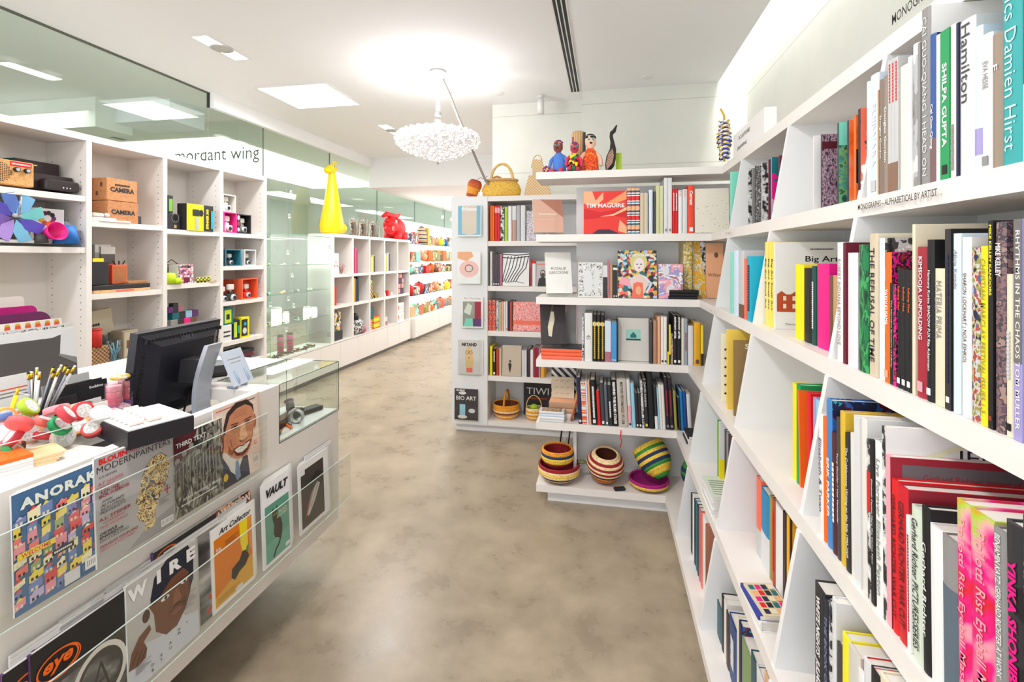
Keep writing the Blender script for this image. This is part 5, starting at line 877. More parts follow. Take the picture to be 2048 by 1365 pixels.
# dark carved bird
t = thing('carved_bird', 'dark carved wooden bird with a long upraised neck and striped breast', 'sculpture', (dx(1226), DY, TOPZ))
ST = art('waved', ['black', (232,220,200), 'rust'], 34, 1, rough=.6)
m = MB(); m.tube([(-.035, 0, .012), (-.022, 0, .05), (-.012, 0, .10), (.0, 0, .155), (-.004, 0, .20), (-.012, 0, .24), (-.008, 0, .262)], .02, mat((40,36,36), .6), 12, taper=[.012, .03, .032, .021, .013, .011, .012]); m.build('body', t)
m = MB(); m.tube([(-.012, 0, .258), (.006, 0, .272), (.024, 0, .31)], .01, mat((40,36,36), .6), 10, taper=[.013, .013, .004]); m.build('head', t)
m = MB(); m.prism([(-.04, .015), (-.004, .06), (.006, .11), (-.004, .155), (-.03, .12), (-.044, .06)], -.033, -.029, ST, 'y'); m.build('striped_breast', t)
m = MB(); m.lathe([(.034, 0), (.034, .008)], 'brown', 16); m.build('base', t)
m = MB(); m.box(-.018, -.002, 0, .018, .002, .14, mat((170,200,40), .5)); tag(m.build('green_card', None, (dx(1238), DY+.05, TOPZ)), 'lime green card standing behind the dark carved bird', 'card')
# wire figure near the corner
t = thing('beaded_figure', 'blue beaded wire figure standing beside the subject cards', 'ornament', (.66, 2.93, 2.116))
rr = random.Random(2)
for k, c in enumerate([(30,60,160), (240,240,245), (220,180,60)]):
    m = MB()
    for i in range(9):
        z0 = .02+.024*i+.006*k; w_ = .035*(1-.35*abs(i-4)/4); m.tube([(w_*math.cos(a+k)*rr.uniform(.7, 1.2), w_*math.sin(a+k), z0+.008*math.sin(2*a)) for a in [2*math.pi*j/12 for j in range(12)]], .005, c, 6, closed=True)
    m.build('bead_coil', t)
m = MB(); m.tube([(0, 0, .0), (0, 0, .26), (-.02, 0, .30)], .006, 'gold', 6); m.build('wire_stem', t)
# ---- book stands and stacks at the open left ends of the back bookcase
def stand_book(u, v, zs, label, col, w_, h_, pic, t_=.03, y=YB+.07, cov='cream', lean=-.3, rzx=0):
    p = onY(u, v, y)
    t = thing('book_stand', 'clear bent stand holding the '+' '.join(label.split(',')[0].split()[:9]), 'book stand', (p.x, p.y, zs+.001))
    m = MB(); m.box(0, -.035, 0, w_*.8, .12, .003, ACR); m.build('base', t); m = MB(); m.box(0, -.038, 0, w_*.8, -.034, .02, ACR); m.build('lip', t)
    m = MB(); m.add([(0, .02, .003), (w_*.8, .02, .003), (w_*.8, .095, .22), (0, .095, .22)], [(0,1,2,3)], ACR); m.build('rest', t)
    R_ = -math.pi/2+rzx
    o = book((p.x+.0, p.y-.006+t_/2, zs+.014), R_, t_, h_, w_, cov, col, lean=lean, pic=pic, label=label)
    return o
stand_book(1066, 470, A, 'pale copper spiral-bound book leaning on a clear stand, top left shelf end', (206,160,140), .20, .235, [('rect',0,0,1,1,(214,170,150)),('poly',[(.25,1),(1,1),(1,.45)],(176,120,100)),('text',.5,.55,.6,.06,'~~~~~','cream'),('rect',.2,.38,.8,.385,'cream')], rzx=.25)
stand_book(1092, 590, B_, 'white book with slim grey title leaning on a clear stand, second shelf end', (238,236,230), .17, .28, [('rect',0,0,1,1,(238,236,230)),('text',.5,.6,.6,.07,'ROSALIE','charcoal',D(shear=.2)),('text',.5,.5,.75,.07,'GASCOIGNE','charcoal',D(shear=.2))], .045, rzx=.25)
for i in range(5):
    o = book((-.40+.002*(i % 2), YB+.03+.2, C_-.4+.0006+.0+0*.4, ), 0, .01, .2, .2, 'white') if False else None
def flat_stack(x, y, z0, n, w_, l_, t_, cols, labelf, rz=0, jit=.004, cover=None, pic=None, group=None, cat='book'):
    z = z0; r_ = random.Random(int(abs(x)*1000)); out = []
    for i in range(n):
        c = cols[i % len(cols)]; tt = t_[i % len(t_)] if isinstance(t_, (list, tuple)) else t_
        o = book((x+r_.uniform(-jit, jit), y+r_.uniform(-jit, jit), z+tt/2+.0003), rz, tt, l_, w_, c, cover if (cover and i == n-1) else c, flat=True, pic=None)
        o.rotation_euler = (Matrix.Rotation(rz, 4, 'Z') @ Matrix.Rotation(-math.pi/2, 4, 'Y')).to_euler()
        if pic and i == n-1: decals(pic, frame((tt/2*1.0+.0001, 0, 0), (0, 1, 0), (0, 0, 1)), w_, l_, 'cover_print', o)
        tag(o, labelf(i, n), cat, group); z += tt+.0006; out.append(o)
    return z
NTH = ['lowest', 'second from the bottom', 'third from the bottom', 'fourth from the bottom', 'fifth from the bottom', 'sixth from the bottom']
def nth(i, n): return 'topmost' if i == n-1 else NTH[i]
# books lying flat: rotate about Y puts the cover (+X) up; height runs along -X
zt = flat_stack(-.14, YB+.02, C_-.4+.4, 3, .21, .27, .022, ['salmon', (238,100,60), (238,100,60)], lambda i, n: 'orange-spined book lying flat under the black cover, %s of three' % nth(i, n), 0, cover='darkgrey', group='flat orange-spined books')
o = stand_book(1082, 700, zt-.001, 'black book with a pale figure leaning above the orange-spined stack', (58,52,52), .17, .27, [('rect',0,0,1,1,(62,56,56)),('poly',[(.3,.2),(.28,.42),(.36,.62),(.42,.8),(.54,.8),(.56,.6),(.48,.4),(.42,.18)],'cream'),('line',[(.46,.8),(.5,1)],.001,'cream')], .02, YB+.09, 'crimson', rzx=.25)
zt = flat_stack(-.26, YB+.005, D_r, 4, .08, .16, .017, ['palegrey', 'white', 'paleblue'], lambda i, n: 'small white book lying flat, %s of four, left end of fourth shelf' % nth(i, n), 0, group='flat small white books', pic=[('rect',.05,.1,.95,.9,art('noise', ['grey', 'tan', 'darkgrey'], 60, 2))], cover='lightgrey')
zt = flat_stack(-.20, YB+.09, D_r, 3, .15, .17, [.035, .03, .04], ['offwhite', (190,150,120), (176,136,106)], lambda i, n: 'tan and white book lying flat behind the small white stack, %s' % nth(i, n), 0, cover='peach')
o = book((-.37, YB+.265, D_r+.001), -math.pi/2, .015, .34, .17, 'black', 'black', lean=-.03, pic=[('rect',0,0,1,1,art('waved', ['black', 'white'], 12, 1, dist=0))], label='black and white zigzag-cover book standing at the back of the fourth shelf end')
o = book((-.36, YB+.19, D_r+.108), -math.pi/2, .012, .14, .15, 'beige', 'beige', lean=-.03, pic=[('rect',0,0,1,1,'beige')]+[('line',[(.15+.25*i,.2+.3*j),(.3+.25*i,.25+.3*j)],.002,'brown') for i in range(3) for j in range(3)], label='beige card pack with small brown drawings, standing on the tan books')
o = book((-.22, YB+.05, D_r+.003), .1, .01, .20, .14, 'rust', 'tan', lean=.28, label='thin copper-brown book leaning to the right beside the flat stacks')
o = book((-.36, YB+.25, C_+.001), -math.pi/2, .012, .33, .16, 'pink', 'pink', lean=-.03, pic=[('rect',0,0,1,1,'grey'),('rect',0,.8,.6,1,PINKP)], label='book with pink blossom photo standing behind the black cover')
for k in range(4):
    m = book((-.33+.028*k, YB+.245, E_+.001), 0, .010, .30, .04, 'black' if k % 2 == 0 else 'white', 'white', lean=.12)
    tag(m, '%s magazine leaning in the open left end of the bottom shelf, %s' % (['black', 'white', 'dark', 'pale'][k], ORD[k]), 'magazine', 'magazines at the bottom left shelf end')
zt = flat_stack(.545, YB-.0, B_, 3, .09, .17, .018, ['black'], lambda i, n: 'black-covered book lying flat at the shelf corner, %s of three' % nth(i, n), 0, group='flat black notebooks', )
zt = flat_stack(-.62, LY+.05, C_, 2, .2, .24, .016, ['salmon', 'yellow'], lambda i, n: '%s book lying flat on the far left third shelf' % ['coral', 'pale yellow'][i], 0)
# flat stacks in the right bookcase
zt = flat_stack(.425, 2.08, D_r, 6, .12, .20, .013, ['white', 'palegrey'], lambda i, n: 'white magazine lying flat, %s, right fourth shelf far bay' % nth(i, n), -math.pi/2, group='flat magazines, far bay', cover='palegreen', pic=[('rect',0,0,1,1,'palegreen')]+[('line',[(.1,.15+.1*k),(.9,.15+.1*k)],.003,'charcoal') for k in range(7)]+[('rect',.6,0,.9,.5,'yellow')])
COLLAGE = [('rect',0,0,1,1,(214,200,160))]+[('rect',.08+.22*i,.06+.18*j,.26+.22*i,.2+.18*j,['navy','teal','red','cream','magenta','black','peach'][(i*3+j*2) % 7]) for i in range(4) for j in range(5)]
zt = flat_stack(.425, 1.47, D_r, 2, .10, .14, [.03, .012], ['white', (50,60,150)], lambda i, n: ['thick white book lying flat near the front of the middle bay', 'book with blue cover lying on the thick white one'][i], -math.pi/2+.08, cover=(50,60,150))
zt = flat_stack(.44, 1.465, zt, 1, .085, .14, [.008], ['cream'], lambda i, n: 'thin booklet with a colourful collage cover, on top of the blue book', -math.pi/2+.15, cover='cream', pic=COLLAGE)
zt = flat_stack(.45, 2.86, D_r, 3, .11, .15, .014, ['black', 'white'], lambda i, n: 'black and white booklet lying flat in the corner, %s of three' % nth(i, n), -math.pi/2, group='flat booklets in the corner')
o = book((XF(B_)+.13, 2.72, B_+.001), -math.pi/2, .02, .30, .22, 'mint', 'mint', label='pale mint book behind the farthest upright of the right second shelf') 
o = book((XF(A)+.02, 2.70, A+.001), -math.pi/2, .022, .30, .22, 'mint', 'mint', label='mint green book at the corner end of the right top shelf')
# ================================================================ chandelier and conduit
CX, CY = -1.48, 4.13
LACEM = None
def lacy():
    m = bpy.data.materials.new('cast_glass'); m.use_nodes = True; nt = m.node_tree; N = nt.nodes; L = nt.links; b = P(m)
    tc = N.new('ShaderNodeTexCoord'); v = N.new('ShaderNodeTexVoronoi'); v.feature = 'DISTANCE_TO_EDGE'; v.inputs['Scale'].default_value = 26; L.new(tc.outputs['Object'], v.inputs[0])
    r = N.new('ShaderNodeValToRGB'); L.new(v.outputs['Distance'], r.inputs[0]); r.color_ramp.elements[0].position = .04; r.color_ramp.elements[1].position = .22
    r.color_ramp.elements[0].color = (.16, .14, .135, 1); r.color_ramp.elements[1].color = (1, 1, 1, 1)
    b.inputs['Base Color'].default_value = (.85, .83, .82, 1); b.inputs['Roughness'].default_value = .2
    L.new(r.outputs[0], b.inputs['Emission Color']); b.inputs['Emission Strength'].default_value = .50
    bp = N.new('ShaderNodeBump'); bp.inputs['Strength'].default_value = .9; bp.inputs['Distance'].default_value = .02; L.new(v.outputs['Distance'], bp.inputs['Height']); L.new(bp.outputs[0], b.inputs['Normal'])
    return m
t = thing('chandelier', 'large glowing flattened glass pendant lamp hanging from the ceiling', 'pendant lamp', (CX, CY, CEIL))
zc = 2.60-CEIL
m = MB(); prof = [(.012, zc-.175), (.05, zc-.16), (.06, zc-.145), (.16, zc-.115), (.28, zc-.07), (.35, zc-.02), (.372, zc+.02), (.36, zc+.055), (.30, zc+.085)]
m.lathe(prof, lacy(), 48, None, True, False)
for j in range(9):   # cast knobs in rings
    r_, z_ = [(.37, .02), (.355, -.02), (.32, -.05), (.27, -.078), (.22, -.098), (.17, -.115), (.12, -.13), (.36, .055), (.33, .075)][j]
    n = int(r_*90)
    for i in range(n):
        a = 2*math.pi*(i+.5*(j % 2))/n; m.ball(r_*math.cos(a), r_*math.sin(a), zc+z_, .018, .018, .014, lacy_m if j else lacy_m, 7, 5) if False else m.ball(r_*math.cos(a), r_*math.sin(a), zc+z_, .017, .017, .013, m.mats[0], 7, 5)
m.build('glass_bowl', t)
m = MB(); m.lathe([(.30, zc+.086), (.2, zc+.115), (.1, zc+.145), (.03, zc+.175)], emis((255,252,248), .5), 48, None, True, False); m.build('top_shade', t)
m = MB(); m.lathe([(.0005, zc-.20), (.012, zc-.19), (.004, zc-.18), (.03, zc-.165)], 'silver', 16, None, True, False); m.build('finial', t)
m = MB(); m.lathe([(.028, zc+.165), (.03, zc+.2), (.022, zc+.225)], mat((150,140,134), .4), 20); m.lathe([(.03, zc+.235), (.03, zc+.265)], mat('silver', .3, 1), 20); m.build('collar', t)
m = MB(); z = zc+.26
pts = []
while z < -.03: pts.append(z); z += .012
prf = []
for z in pts: prf += [(.016, z), (.020, z+.004), (.016, z+.008)]
m.lathe(prf, mat((232,228,226), .5), 14); m.build('ribbed_sleeve', t)
m = MB(); m.lathe([(.0005, -.085), (.06, -.07), (.08, -.03), (.06, -.0005)], mat((214,206,200), .3), 24, None, True, False); m.build('ceiling_rose', t)
t = thing('conduit', 'ribbed flexible conduit swagging from the lamp mount down to the wicker bag', 'cable', (CX, CY, CEIL))
pts = [(.04, .0, -.06), (.10, .03, -.2), (.17, .06, -.4), (.26, .1, -.62), (.34, .12, -.82), (.40, .14, -.96), (.455, .15, -1.04), (.50, .14, -1.09)]
# smooth
P2 = []
for i in range(len(pts)-1):
    a, b = Vector(pts[i]), Vector(pts[i+1])
    for k in range(14): P2.append(a.lerp(b, k/14))
m = MB(); m.tube(P2, .012, mat((150,140,132), .5), 8, taper=[.0125 if i % 2 else .0095 for i in range(len(P2))]); m.build('hose', t)
# ================================================================ giraffe, bull, clips on the cube unit
GZ = 1.892
gx = TX-.16
YEL = mat((252,212,20), .3); RED = mat((230,30,36), .45)
p = onX(664, 462, gx); GY = p.y
t = thing('toy_giraffe', 'tall glossy yellow giraffe figure on the cube shelving', 'toy', (gx, GY, GZ))
m = MB()
prof = [(.0005, 0), (.14, .004), (.175, .03), (.18, .12), (.165, .22), (.14, .34), (.115, .46), (.095, .58), (.075, .70), (.062, .80), (.055, .86)]
m.lathe(prof, YEL, 30, None, True, False, .85, 1)
m.ball(0, .17, .09, .12, .10, .09, YEL, 20, 12); m.build('body', t)
m = MB(); T = Matrix.Translation((0, -.02, .90)) @ Matrix.Rotation(.15, 4, 'X'); m.ball(0, 0, 0, .065, .10, .065, YEL, 20, 12, T); m.ball(0, -.09, -.015, .05, .06, .045, YEL, 16, 10, T); m.build('head', t)
for yy, zz in ((.06, .93),): m = MB(); m.ball(0, .075, .92, .03, .05, .035, YEL); m.build('ear', t)
for yy in (-.0, .04): m = MB(); m.tube([(.02, yy, .95), (.03, yy, .995)], .012, YEL, 8); m.ball(.03, yy, 1.0, .018, .018, .018, YEL, 10, 6); m.build('horn', t)
m = MB(); m.ball(.058, -.045, .925, .012, .018, .018, 'white', 12, 8); m.ball(.068, -.05, .925, .006, .008, .009, 'black', 10, 6); m.build('eye', t)
p = onX(790, 470, gx)
t = thing('toy_bull', 'shiny red bull figure with curved horns at the far end of the cubes', 'toy', (gx, p.y-.05, GZ)); t.scale = (1.15, 1.3, 1.15)
m = MB(); m.ball(0, .06, .17, .14, .20, .17, RED, 24, 14); 
for x, y in ((-.08, -.03), (.08, -.03), (-.08, .18), (.08, .18)): m.lathe([(.055, 0), (.06, .02), (.055, .12)], RED, 14, Matrix.Translation((x, y, 0)))
m.build('body', t)
m = MB(); m.ball(.03, -.16, .22, .11, .10, .12, RED, 20, 12); m.ball(.06, -.24, .14, .085, .07, .07, RED, 18, 12); m.build('head', t)
m = MB(); m.tube([(.0, -.34, .33), (.02, -.27, .37), (.03, -.12, .36), (.03, .03, .36), (.02, .16, .40)], .035, RED, 12, taper=[.022, .036, .04, .036, .016]); m.build('horn', t)
m = MB(); m.ball(.03, -.27, .27, .03, .05, .025, RED); m.build('ear', t); m = MB(); m.ball(.03, -.03, .29, .03, .05, .025, RED); m.build('ear', t)
m = MB(); m.ball(.13, -.17, .26, .012, .028, .028, 'white', 14, 8); m.ball(.14, -.172, .258, .006, .012, .012, 'black', 10, 6); m.build('eye', t)
m = MB(); m.tube([(.13, -.26+.025*math.cos(a), .15+.03*math.sin(a)) for a in [2*math.pi*i/14 for i in range(14)]], .005, 'white', 6, closed=True); m.build('nose_ring', t)
CLP = art('noise', ['brown', 'beige', 'lightgrey', 'darkgrey'], 25, 2)
for i in range(6):
    y = onX(703+10*i, 466, gx+.02).y
    t = thing('wooden_cutout', 'brown and grey cut-out card animal, %s between giraffe and bull' % ORD[i], 'ornament', (gx+.04, y, GZ), .4*(i % 2), 'cut-out animals on the cube unit')
    m = MB(); m.prism([(-.08, 0), (-.05, .06), (-.10, .16), (-.07, .24), (-.03, .27), (.0, .2), (.03, .28), (.05, .18), (.08, .1), (.06, .04), (.09, 0), (.03, 0), (.0, .05), (-.03, 0)], -.006, .006, CLP, 'x'); m.build('front_piece', t)
    m = MB(); m.prism([(-.05, 0), (-.02, .12), (-.05, .2), (.03, .2), (.05, .1), (.04, 0), (.0, .04)], .02, .03, 'beige' if i % 2 else 'brown', 'x'); m.build('rear_piece', t)
# ================================================================ boxes and gifts in the shelving behind the counter
def box_item(name, label, cat, loc, w_, d_, h_, col, side=None, rz=0, pic=None, sidepic=None, group=None, window=None, bev=.002):
    """front faces +X (towards the shop); width along Y"""
    t = thing(name, label, cat, loc, rz, group)
    m = MB()
    if window:       # open-fronted display box with its own inner space
        e = .01; m.box(-d_, -w_/2, 0, 0, w_/2, e, col); m.box(-d_, -w_/2, h_-e, 0, w_/2, h_, col); m.box(-d_, -w_/2, e, 0, -w_/2+e, h_-e, col); m.box(-d_, w_/2-e, e, 0, w_/2, h_-e, col); m.box(-d_, -w_/2+e, e, -d_+.004, w_/2-e, h_-e, side or col)
        m.build('carton', t)
    else:
        m.box(-d_, -w_/2, 0, 0, w_/2, h_, col, bev=bev); m.build('carton', t)
    if pic: decals(pic, frame((.0004, -w_/2, 0), (0, 1, 0), (0, 0, 1)), w_, h_, 'front_print', t)
    if sidepic: decals(sidepic, frame((-d_, -w_/2-.0004, 0), (1, 0, 0), (0, 0, 1)), d_, h_, 'side_print', t)
    return t
def toy_camera(t, x, y, z, s, body, lens=True):
    m = MB(); m.box(x-.02*s, y-.05*s, z, x+.02*s, y+.05*s, z+.055*s, body, bev=.005*s); m.box(x-.012*s, y-.02*s, z+.055*s, x+.012*s, y+.02*s, z+.075*s, body, bev=.003*s); m.build('camera', t)
    m = MB(); T = Matrix.Translation((x+.02*s, y, z+.026*s)) @ Matrix.Rotation(math.pi/2, 4, 'Y'); m.lathe([(.024*s, 0), (.024*s, .014*s), (.019*s, .016*s), (.019*s, .02*s)], 'palegrey', 18, T); m.lathe([(.0001, .0205*s), (.017*s, .0205*s)], 'black', 18, T, True, False); m.build('lens', t)
    m = MB(); m.box(x-.015*s, y-.03*s, z+.085*s, x+.012*s, y+.03*s, z+.13*s, 'offwhite', bev=.006*s); m.box(x-.004*s, y-.006*s, z+.07*s, x+.004*s, y+.006*s, z+.09*s, 'offwhite'); m.build('flash', t)
def shy(u): return onX(u, 400, TX).y
def PX(u, z, bk=0): return Vector((TX-bk, onX(u, 400, TX-bk).y, z+.0005))
# column 1, top row (z=2.02)
z = 2.02
t = thing('radio', 'wooden radio with round speaker holes and two knobs, top left shelf', 'radio', PX(20, z, .05))
m = MB(); m.box(-.1, -.12, 0, 0, .13, .155, fib((216,160,100)), bev=.006); m.build('case', t)
m = MB()
for i in range(-5, 6):
    for j in range(-5, 6):
        if i*i+j*j < 27: m.lathe([(.0001, .0005), (.0035, .0005)], 'black', 8, Matrix.Translation((.0006, -.05+.011*i, .075+.011*j)) @ Matrix.Rotation(math.pi/2, 4, 'Y'), False, False)
m.build('speaker_holes', t)
for yy in (.03, .085): m = MB(); T = Matrix.Translation((0, yy, .1)) @ Matrix.Rotation(math.pi/2, 4, 'Y'); m.lathe([(.015, 0), (.015, .02)], 'black', 16, T); m.lathe([(.0001, .0205), (.011, .0205)], 'silver', 16, T, True, False); m.build('knob', t)
m = MB(); m.box(.0003, .0, .12, .001, .115, .15, 'red'); put_text(m, '~~~~~~', frame((.0014, .058, .135), (0, 1, 0), (0, 0, 1)), 0, 0, .1, .012, 'white'); m.build('red_label', t)
m = MB(); m.tube([(-.03, .13, .148), (-.03, .165, .15)], .004, 'gold', 6); m.build('antenna', t)
DK = mat((58,44,46), .5)
box_item('gift_box', 'large dark brown and teal box at the back of the top left shelf', 'box', PX(76, z, .2), .26, .1, .2, DK, sidepic=[('rect',0,0,1,1,'teal')])
box_item('gift_box', 'medium dark brown and teal box in front of the larger one', 'box', PX(104, z, .1), .26, .09, .105, DK, sidepic=[('rect',0,0,1,1,'teal'),('text',.5,.6,.5,.3,'mini','darkgreen')])
t = box_item('gift_box', 'small black box with tiny white dots, front of the top left shelf', 'box', PX(127, z, .03), .21, .07, .07, mat((40,32,34), .35), pic=[('ell',.5,.3,.02,.06,'white'),('ell',.6,.3,.02,.06,'white'),('ell',.7,.3,.02,.06,'white')], bev=.01)
# column 1, second row (z=1.66)
z = 1.66
t = thing('paper_windmill', 'blue, teal and violet pinwheel ornament on the left shelf', 'ornament', PX(27, z, .03))
wc = [(110,190,190), (120,180,220), (90,120,190), (80,70,170), (110,80,160), (160,130,200), (110,170,200), (80,70,170)]
for k in range(8):
    a = 2*math.pi*k/8+.3; m = MB(); ca, sa = math.cos(a), math.sin(a); c = wc[k]
    def pt(r, w_):
        r *= .77; return (.006+.0015*k+.02*(r/.2), r*ca-w_*sa, .158+r*sa+w_*ca)
    m.add([pt(.02, 0), pt(.1, -.045), pt(.2, -.035), pt(.2, .035), pt(.1, .03)], [(0,1,2,3,4)], c); m.add([(q[0]-.004, q[1], q[2]) for q in (pt(.02, 0), pt(.1, -.045), pt(.2, -.035), pt(.2, .035), pt(.1, .03))], [(4,3,2,1,0)], c); m.build('blade', t)
m = MB(); T = Matrix.Translation((.04, 0, .17)) @ Matrix.Rotation(math.pi/2, 4, 'Y'); m.lathe([(.014, -.05), (.014, .0)], 'silver', 14, T); m.tube([(.045, 0, .17), (.045, .01, .30)], .005, mat('silver', .25, 1), 8); m.build('hub', t)
m = MB(); m.box(-.06, -.1, 0, .02, .1, .02, 'palegrey', bev=.003); m.build('base', t)
PETS = ['purple', 'black', 'charcoal', 'burgundy', 'blue', 'gold', 'rust', 'orange', 'crimson']
t = box_item('gift_box', 'white box printed with a ring of coloured petals', 'box', PX(95, z+.105, .08), .2, .12, .13, 'palegrey', pic=[('rect',0,0,1,1,'white')]+[('ell',.5+.28*math.cos(2*math.pi*i/9)*.65,.5+.28*math.sin(2*math.pi*i/9),.075,.12,PETS[i]) for i in range(9)])
t = box_item('gift_box', 'white box supporting the one printed with coloured petals', 'box', PX(95, z, .08), .2, .12, .104, 'white', pic=[('rect',.1,.5,.4,.7,'crimson')])
CT = lambda lab, loc, col, r=.055, h=.10, inner=None: None
def cup(lab, loc, col, r0, r1, h, rot=None, inner=None, cat='cup'):
    t = thing('cup', lab, cat, loc); m = MB(); m.lathe([(.0005, 0), (r0, 0), (r1, h), (r1-.004, h), (r0-.004, .006), (.0005, .006)], col, 28, None, True, False); m.build('shell', t)
    m = MB(); m.lathe([(.0005, -.0004), (r0*.8, -.0004)], inner or col, 24, None, True, False); m.build('foot_disc', t)
    if rot: t.rotation_euler = rot
    return t
q = PX(97, z, .03); cup('bright magenta flared bowl lying on its side on the left shelf', (q.x-.02, q.y, z+.062), 'magenta', .03, .062, .1, (0, 1.35, 0), 'darkgrey')
q = PX(82, z, .01); cup('small charcoal cup upside down in front of the magenta bowl', (q.x+.0, q.y, z+.06), 'darkgrey', .03, .038, .058, (math.pi, 0, 0))
q = PX(133, z, .05); cup('bright blue flared vase upside down on the left shelf', (q.x, q.y, z+.131), (30,110,190), .045, .075, .13, (math.pi, 0, 0))
q = PX(132, z, .16); t = thing('glass_ornament', 'small clear glass ornament behind the blue vase', 'ornament', (q.x, q.y, z+.0)); m = MB(); m.lathe([(.03, .0), (.035, .12), (.02, .15), (.0005, .17)], mat((216,222,226), .1), 16, None, True, False); m.build('body', t); m = MB(); m.ball(0, 0, .18, .01, .01, .01, 'silver', 8, 6); m.build('stopper', t)
# papers and bags at the bottom of column 1
def sheet(lab, u0, u1, vt, X, col, z0=.9, pic=None, r=.02, cat='paper sheet', name='paper_sheet', slant=0):
    a = onX(u0, vt, X); b = onX(u1, vt, X); wd = b.y-a.y; h_ = a.z-z0
    t = thing(name, lab, cat, (X, a.y, z0)); m = MB(); t.rotation_euler = (0, -.06, 0)
    arc = [(wd-r+r*math.sin(k*math.pi/12), h_-r+r*math.cos(k*math.pi/12)) for k in range(7)]
    m.prism([(0, 0), (0, h_)]+arc+[(wd, 0)], -.004, .004, col, 'x'); m.build('sheet_body', t)
    if pic: decals(pic, frame((.0045, 0, 0), (0, 1, 0), (0, 0, 1)), wd, h_, 'printed_face', t)
    else: m = MB(); m.box(.0041, .005, h_-.012, .0046, wd-.03, h_-.010, mat(col if not isinstance(col, bpy.types.Material) else 'grey', .9)); m.build('fold_line', t)
    return t
t = thing('sheet_rack', 'pale counter-back cabinet holding upright paper and fabric sheets', 'rack', (-2.75, 1.9, 0)); 
kid(MB().box(-3.1, .9, 0, -2.55, 2.62, .89, SHELF), 'body', t); kid(MB().box(-3.12, .88, .89, -2.53, 2.64, .9, SHELF), 'top', t)
sheet('white sheet with a metal hook at the back of the paper rack', -60, 55, 600, -3.0, 'offwhite')
sheet('magenta sheet with a rounded corner in the paper rack', -60, 80, 622, -2.93, (190,20,120), r=.03)
sheet('dark purple sheet with a rounded corner in front of the magenta one', -60, 108, 637, -2.86, (110,40,90), r=.06)
BG = [('rect',0,0,1,1,(240,234,224))]
for i in range(6):
    x = .35+.11*i
    BG += [('poly',[(x,.9),(x+.03,.86),(x+.07,.9),(x+.06,.97),(x+.01,.97)],(226,90,60)), ('rect',x+.012,.955,x+.055,.985,'gold'), ('ell',x+.06,.78,.04,.025,(190,120,60)), ('line',[(x+.03,.79),(x+.09,.77)],.004,'crimson')]
sheet('cream sheet printed with fries and hot dogs in the paper rack', -60, 128, 657, -2.79, (240,234,224), pic=BG)
sheet('white sheet with a fine grey crowd drawing in the paper rack', -60, 150, 672, -2.72, 'white', pic=[('rect',0,0,1,1,'palegrey'),('rect',.3,.86,.9,.98,LACE)])
sheet('black and white interior photo print, frontmost in the paper rack', -60, 155, 680, -2.66, 'white', pic=[('rect',0,0,1,1,(90,86,84)),('poly',[(.0,.88),(.75,.86),(1,.96),(1,1),(0,1)],(232,232,232)),('poly',[(.82,.6),(1,.5),(1,.98),(.84,.94)],(226,226,226)),('poly',[(.82,.6),(1,.5),(1,.4),(.8,.58)],'grey')], r=.06)
# column 2
z = 1.83
box_item('cardboard_box', 'brown kraft box lettered CAMERA, upper of the stacked pair', 'box', PX(245, z+.165, .03), .235, .2, .165, fib((196,136,90)), pic=[('text',.5,.72,.5,.12,'~~~~~','charcoal',D(shear=.3)),('text',.5,.5,.8,.22,'CAMERA','charcoal',D(bold=.05))], sidepic=[('rect',.2,.2,.3,.4,'brown'),('rect',.5,.2,.6,.4,'brown'),('rect',.7,.6,.8,.8,'brown')])
box_item('cardboard_box', 'brown kraft box lettered CAMERA, lower of the stacked pair', 'box', PX(247, z, .02), .235, .2, .16, fib((190,130,86)), pic=[('text',.5,.5,.8,.22,'CAMERA','charcoal',D(bold=.05))], sidepic=[('rect',.2,.2,.3,.4,'brown'),('rect',.5,.2,.6,.4,'brown')])
box_item('cardboard_box', 'brown kraft box at the back left of the lettered pair, upper', 'box', PX(206, z+.165, .15), .14, .15, .16, fib((180,120,78)))
box_item('cardboard_box', 'brown kraft box at the back left of the lettered pair, lower', 'box', PX(206, z, .15), .14, .15, .16, fib((180,120,78)))
t = thing('film_scanner', 'small black folding device beside the kraft boxes', 'device', PX(268, z, .03)); m = MB(); m.prism([(-.12, 0), (.06, 0), (.06, .06), (-.03, .075), (-.07, .03), (-.12, .01)], -.08, 0, mat((60,54,58), .35), 'x'); m.build('body', t); m = MB(); m.box(0.0004, -.02, .01, .001, .05, .05, 'darkgrey'); m.build('front_plate', t)
t = thing('robot_figure', 'small white jointed robot figure lying on paper slips', 'toy', PX(204, z+.032, .02)); m = MB(); m.box(-.03, -.06, 0, 0, .02, .03, 'offwhite', bev=.008); m.build('body', t); m = MB(); m.ball(-.015, .045, .018, .02, .02, .018, 'offwhite'); m.build('head', t)
z2 = z
for i in range(3): m = MB(); m.box(-.12, -.1, 0, 0, .1, .0095, ['palegrey', 'white', 'offwhite'][i], bev=.001); tag(m.build('booklet', None, PX(206, z2, .01+.004*i)), 'white booklet lying flat under the robot figure, %s' % nth(i, 3), 'booklet', 'booklets under the robot'); z2 += .0102
m = MB(); m.box(-.1, -.13, 0, 0, .1, .014, 'white', bev=.002); tag(m.build('booklet', None, PX(236, z, -.0)), 'flat white packet on the shelf in front of the kraft boxes', 'booklet')
z = 1.307
box_item('glass_box', 'tall pale grey translucent box with white lid, left of a pair', 'box', PX(206, z+.06, .2), .12, .1, .30, (170,168,164), pic=[('rect',0,.8,1,1,'white')])
box_item('glass_box', 'tall dark grey box with white lid, right of a pair', 'box', PX(216, z+.06, .19), .11, .1, .285, (110,108,106), pic=[('rect',0,.8,1,1,'white')])
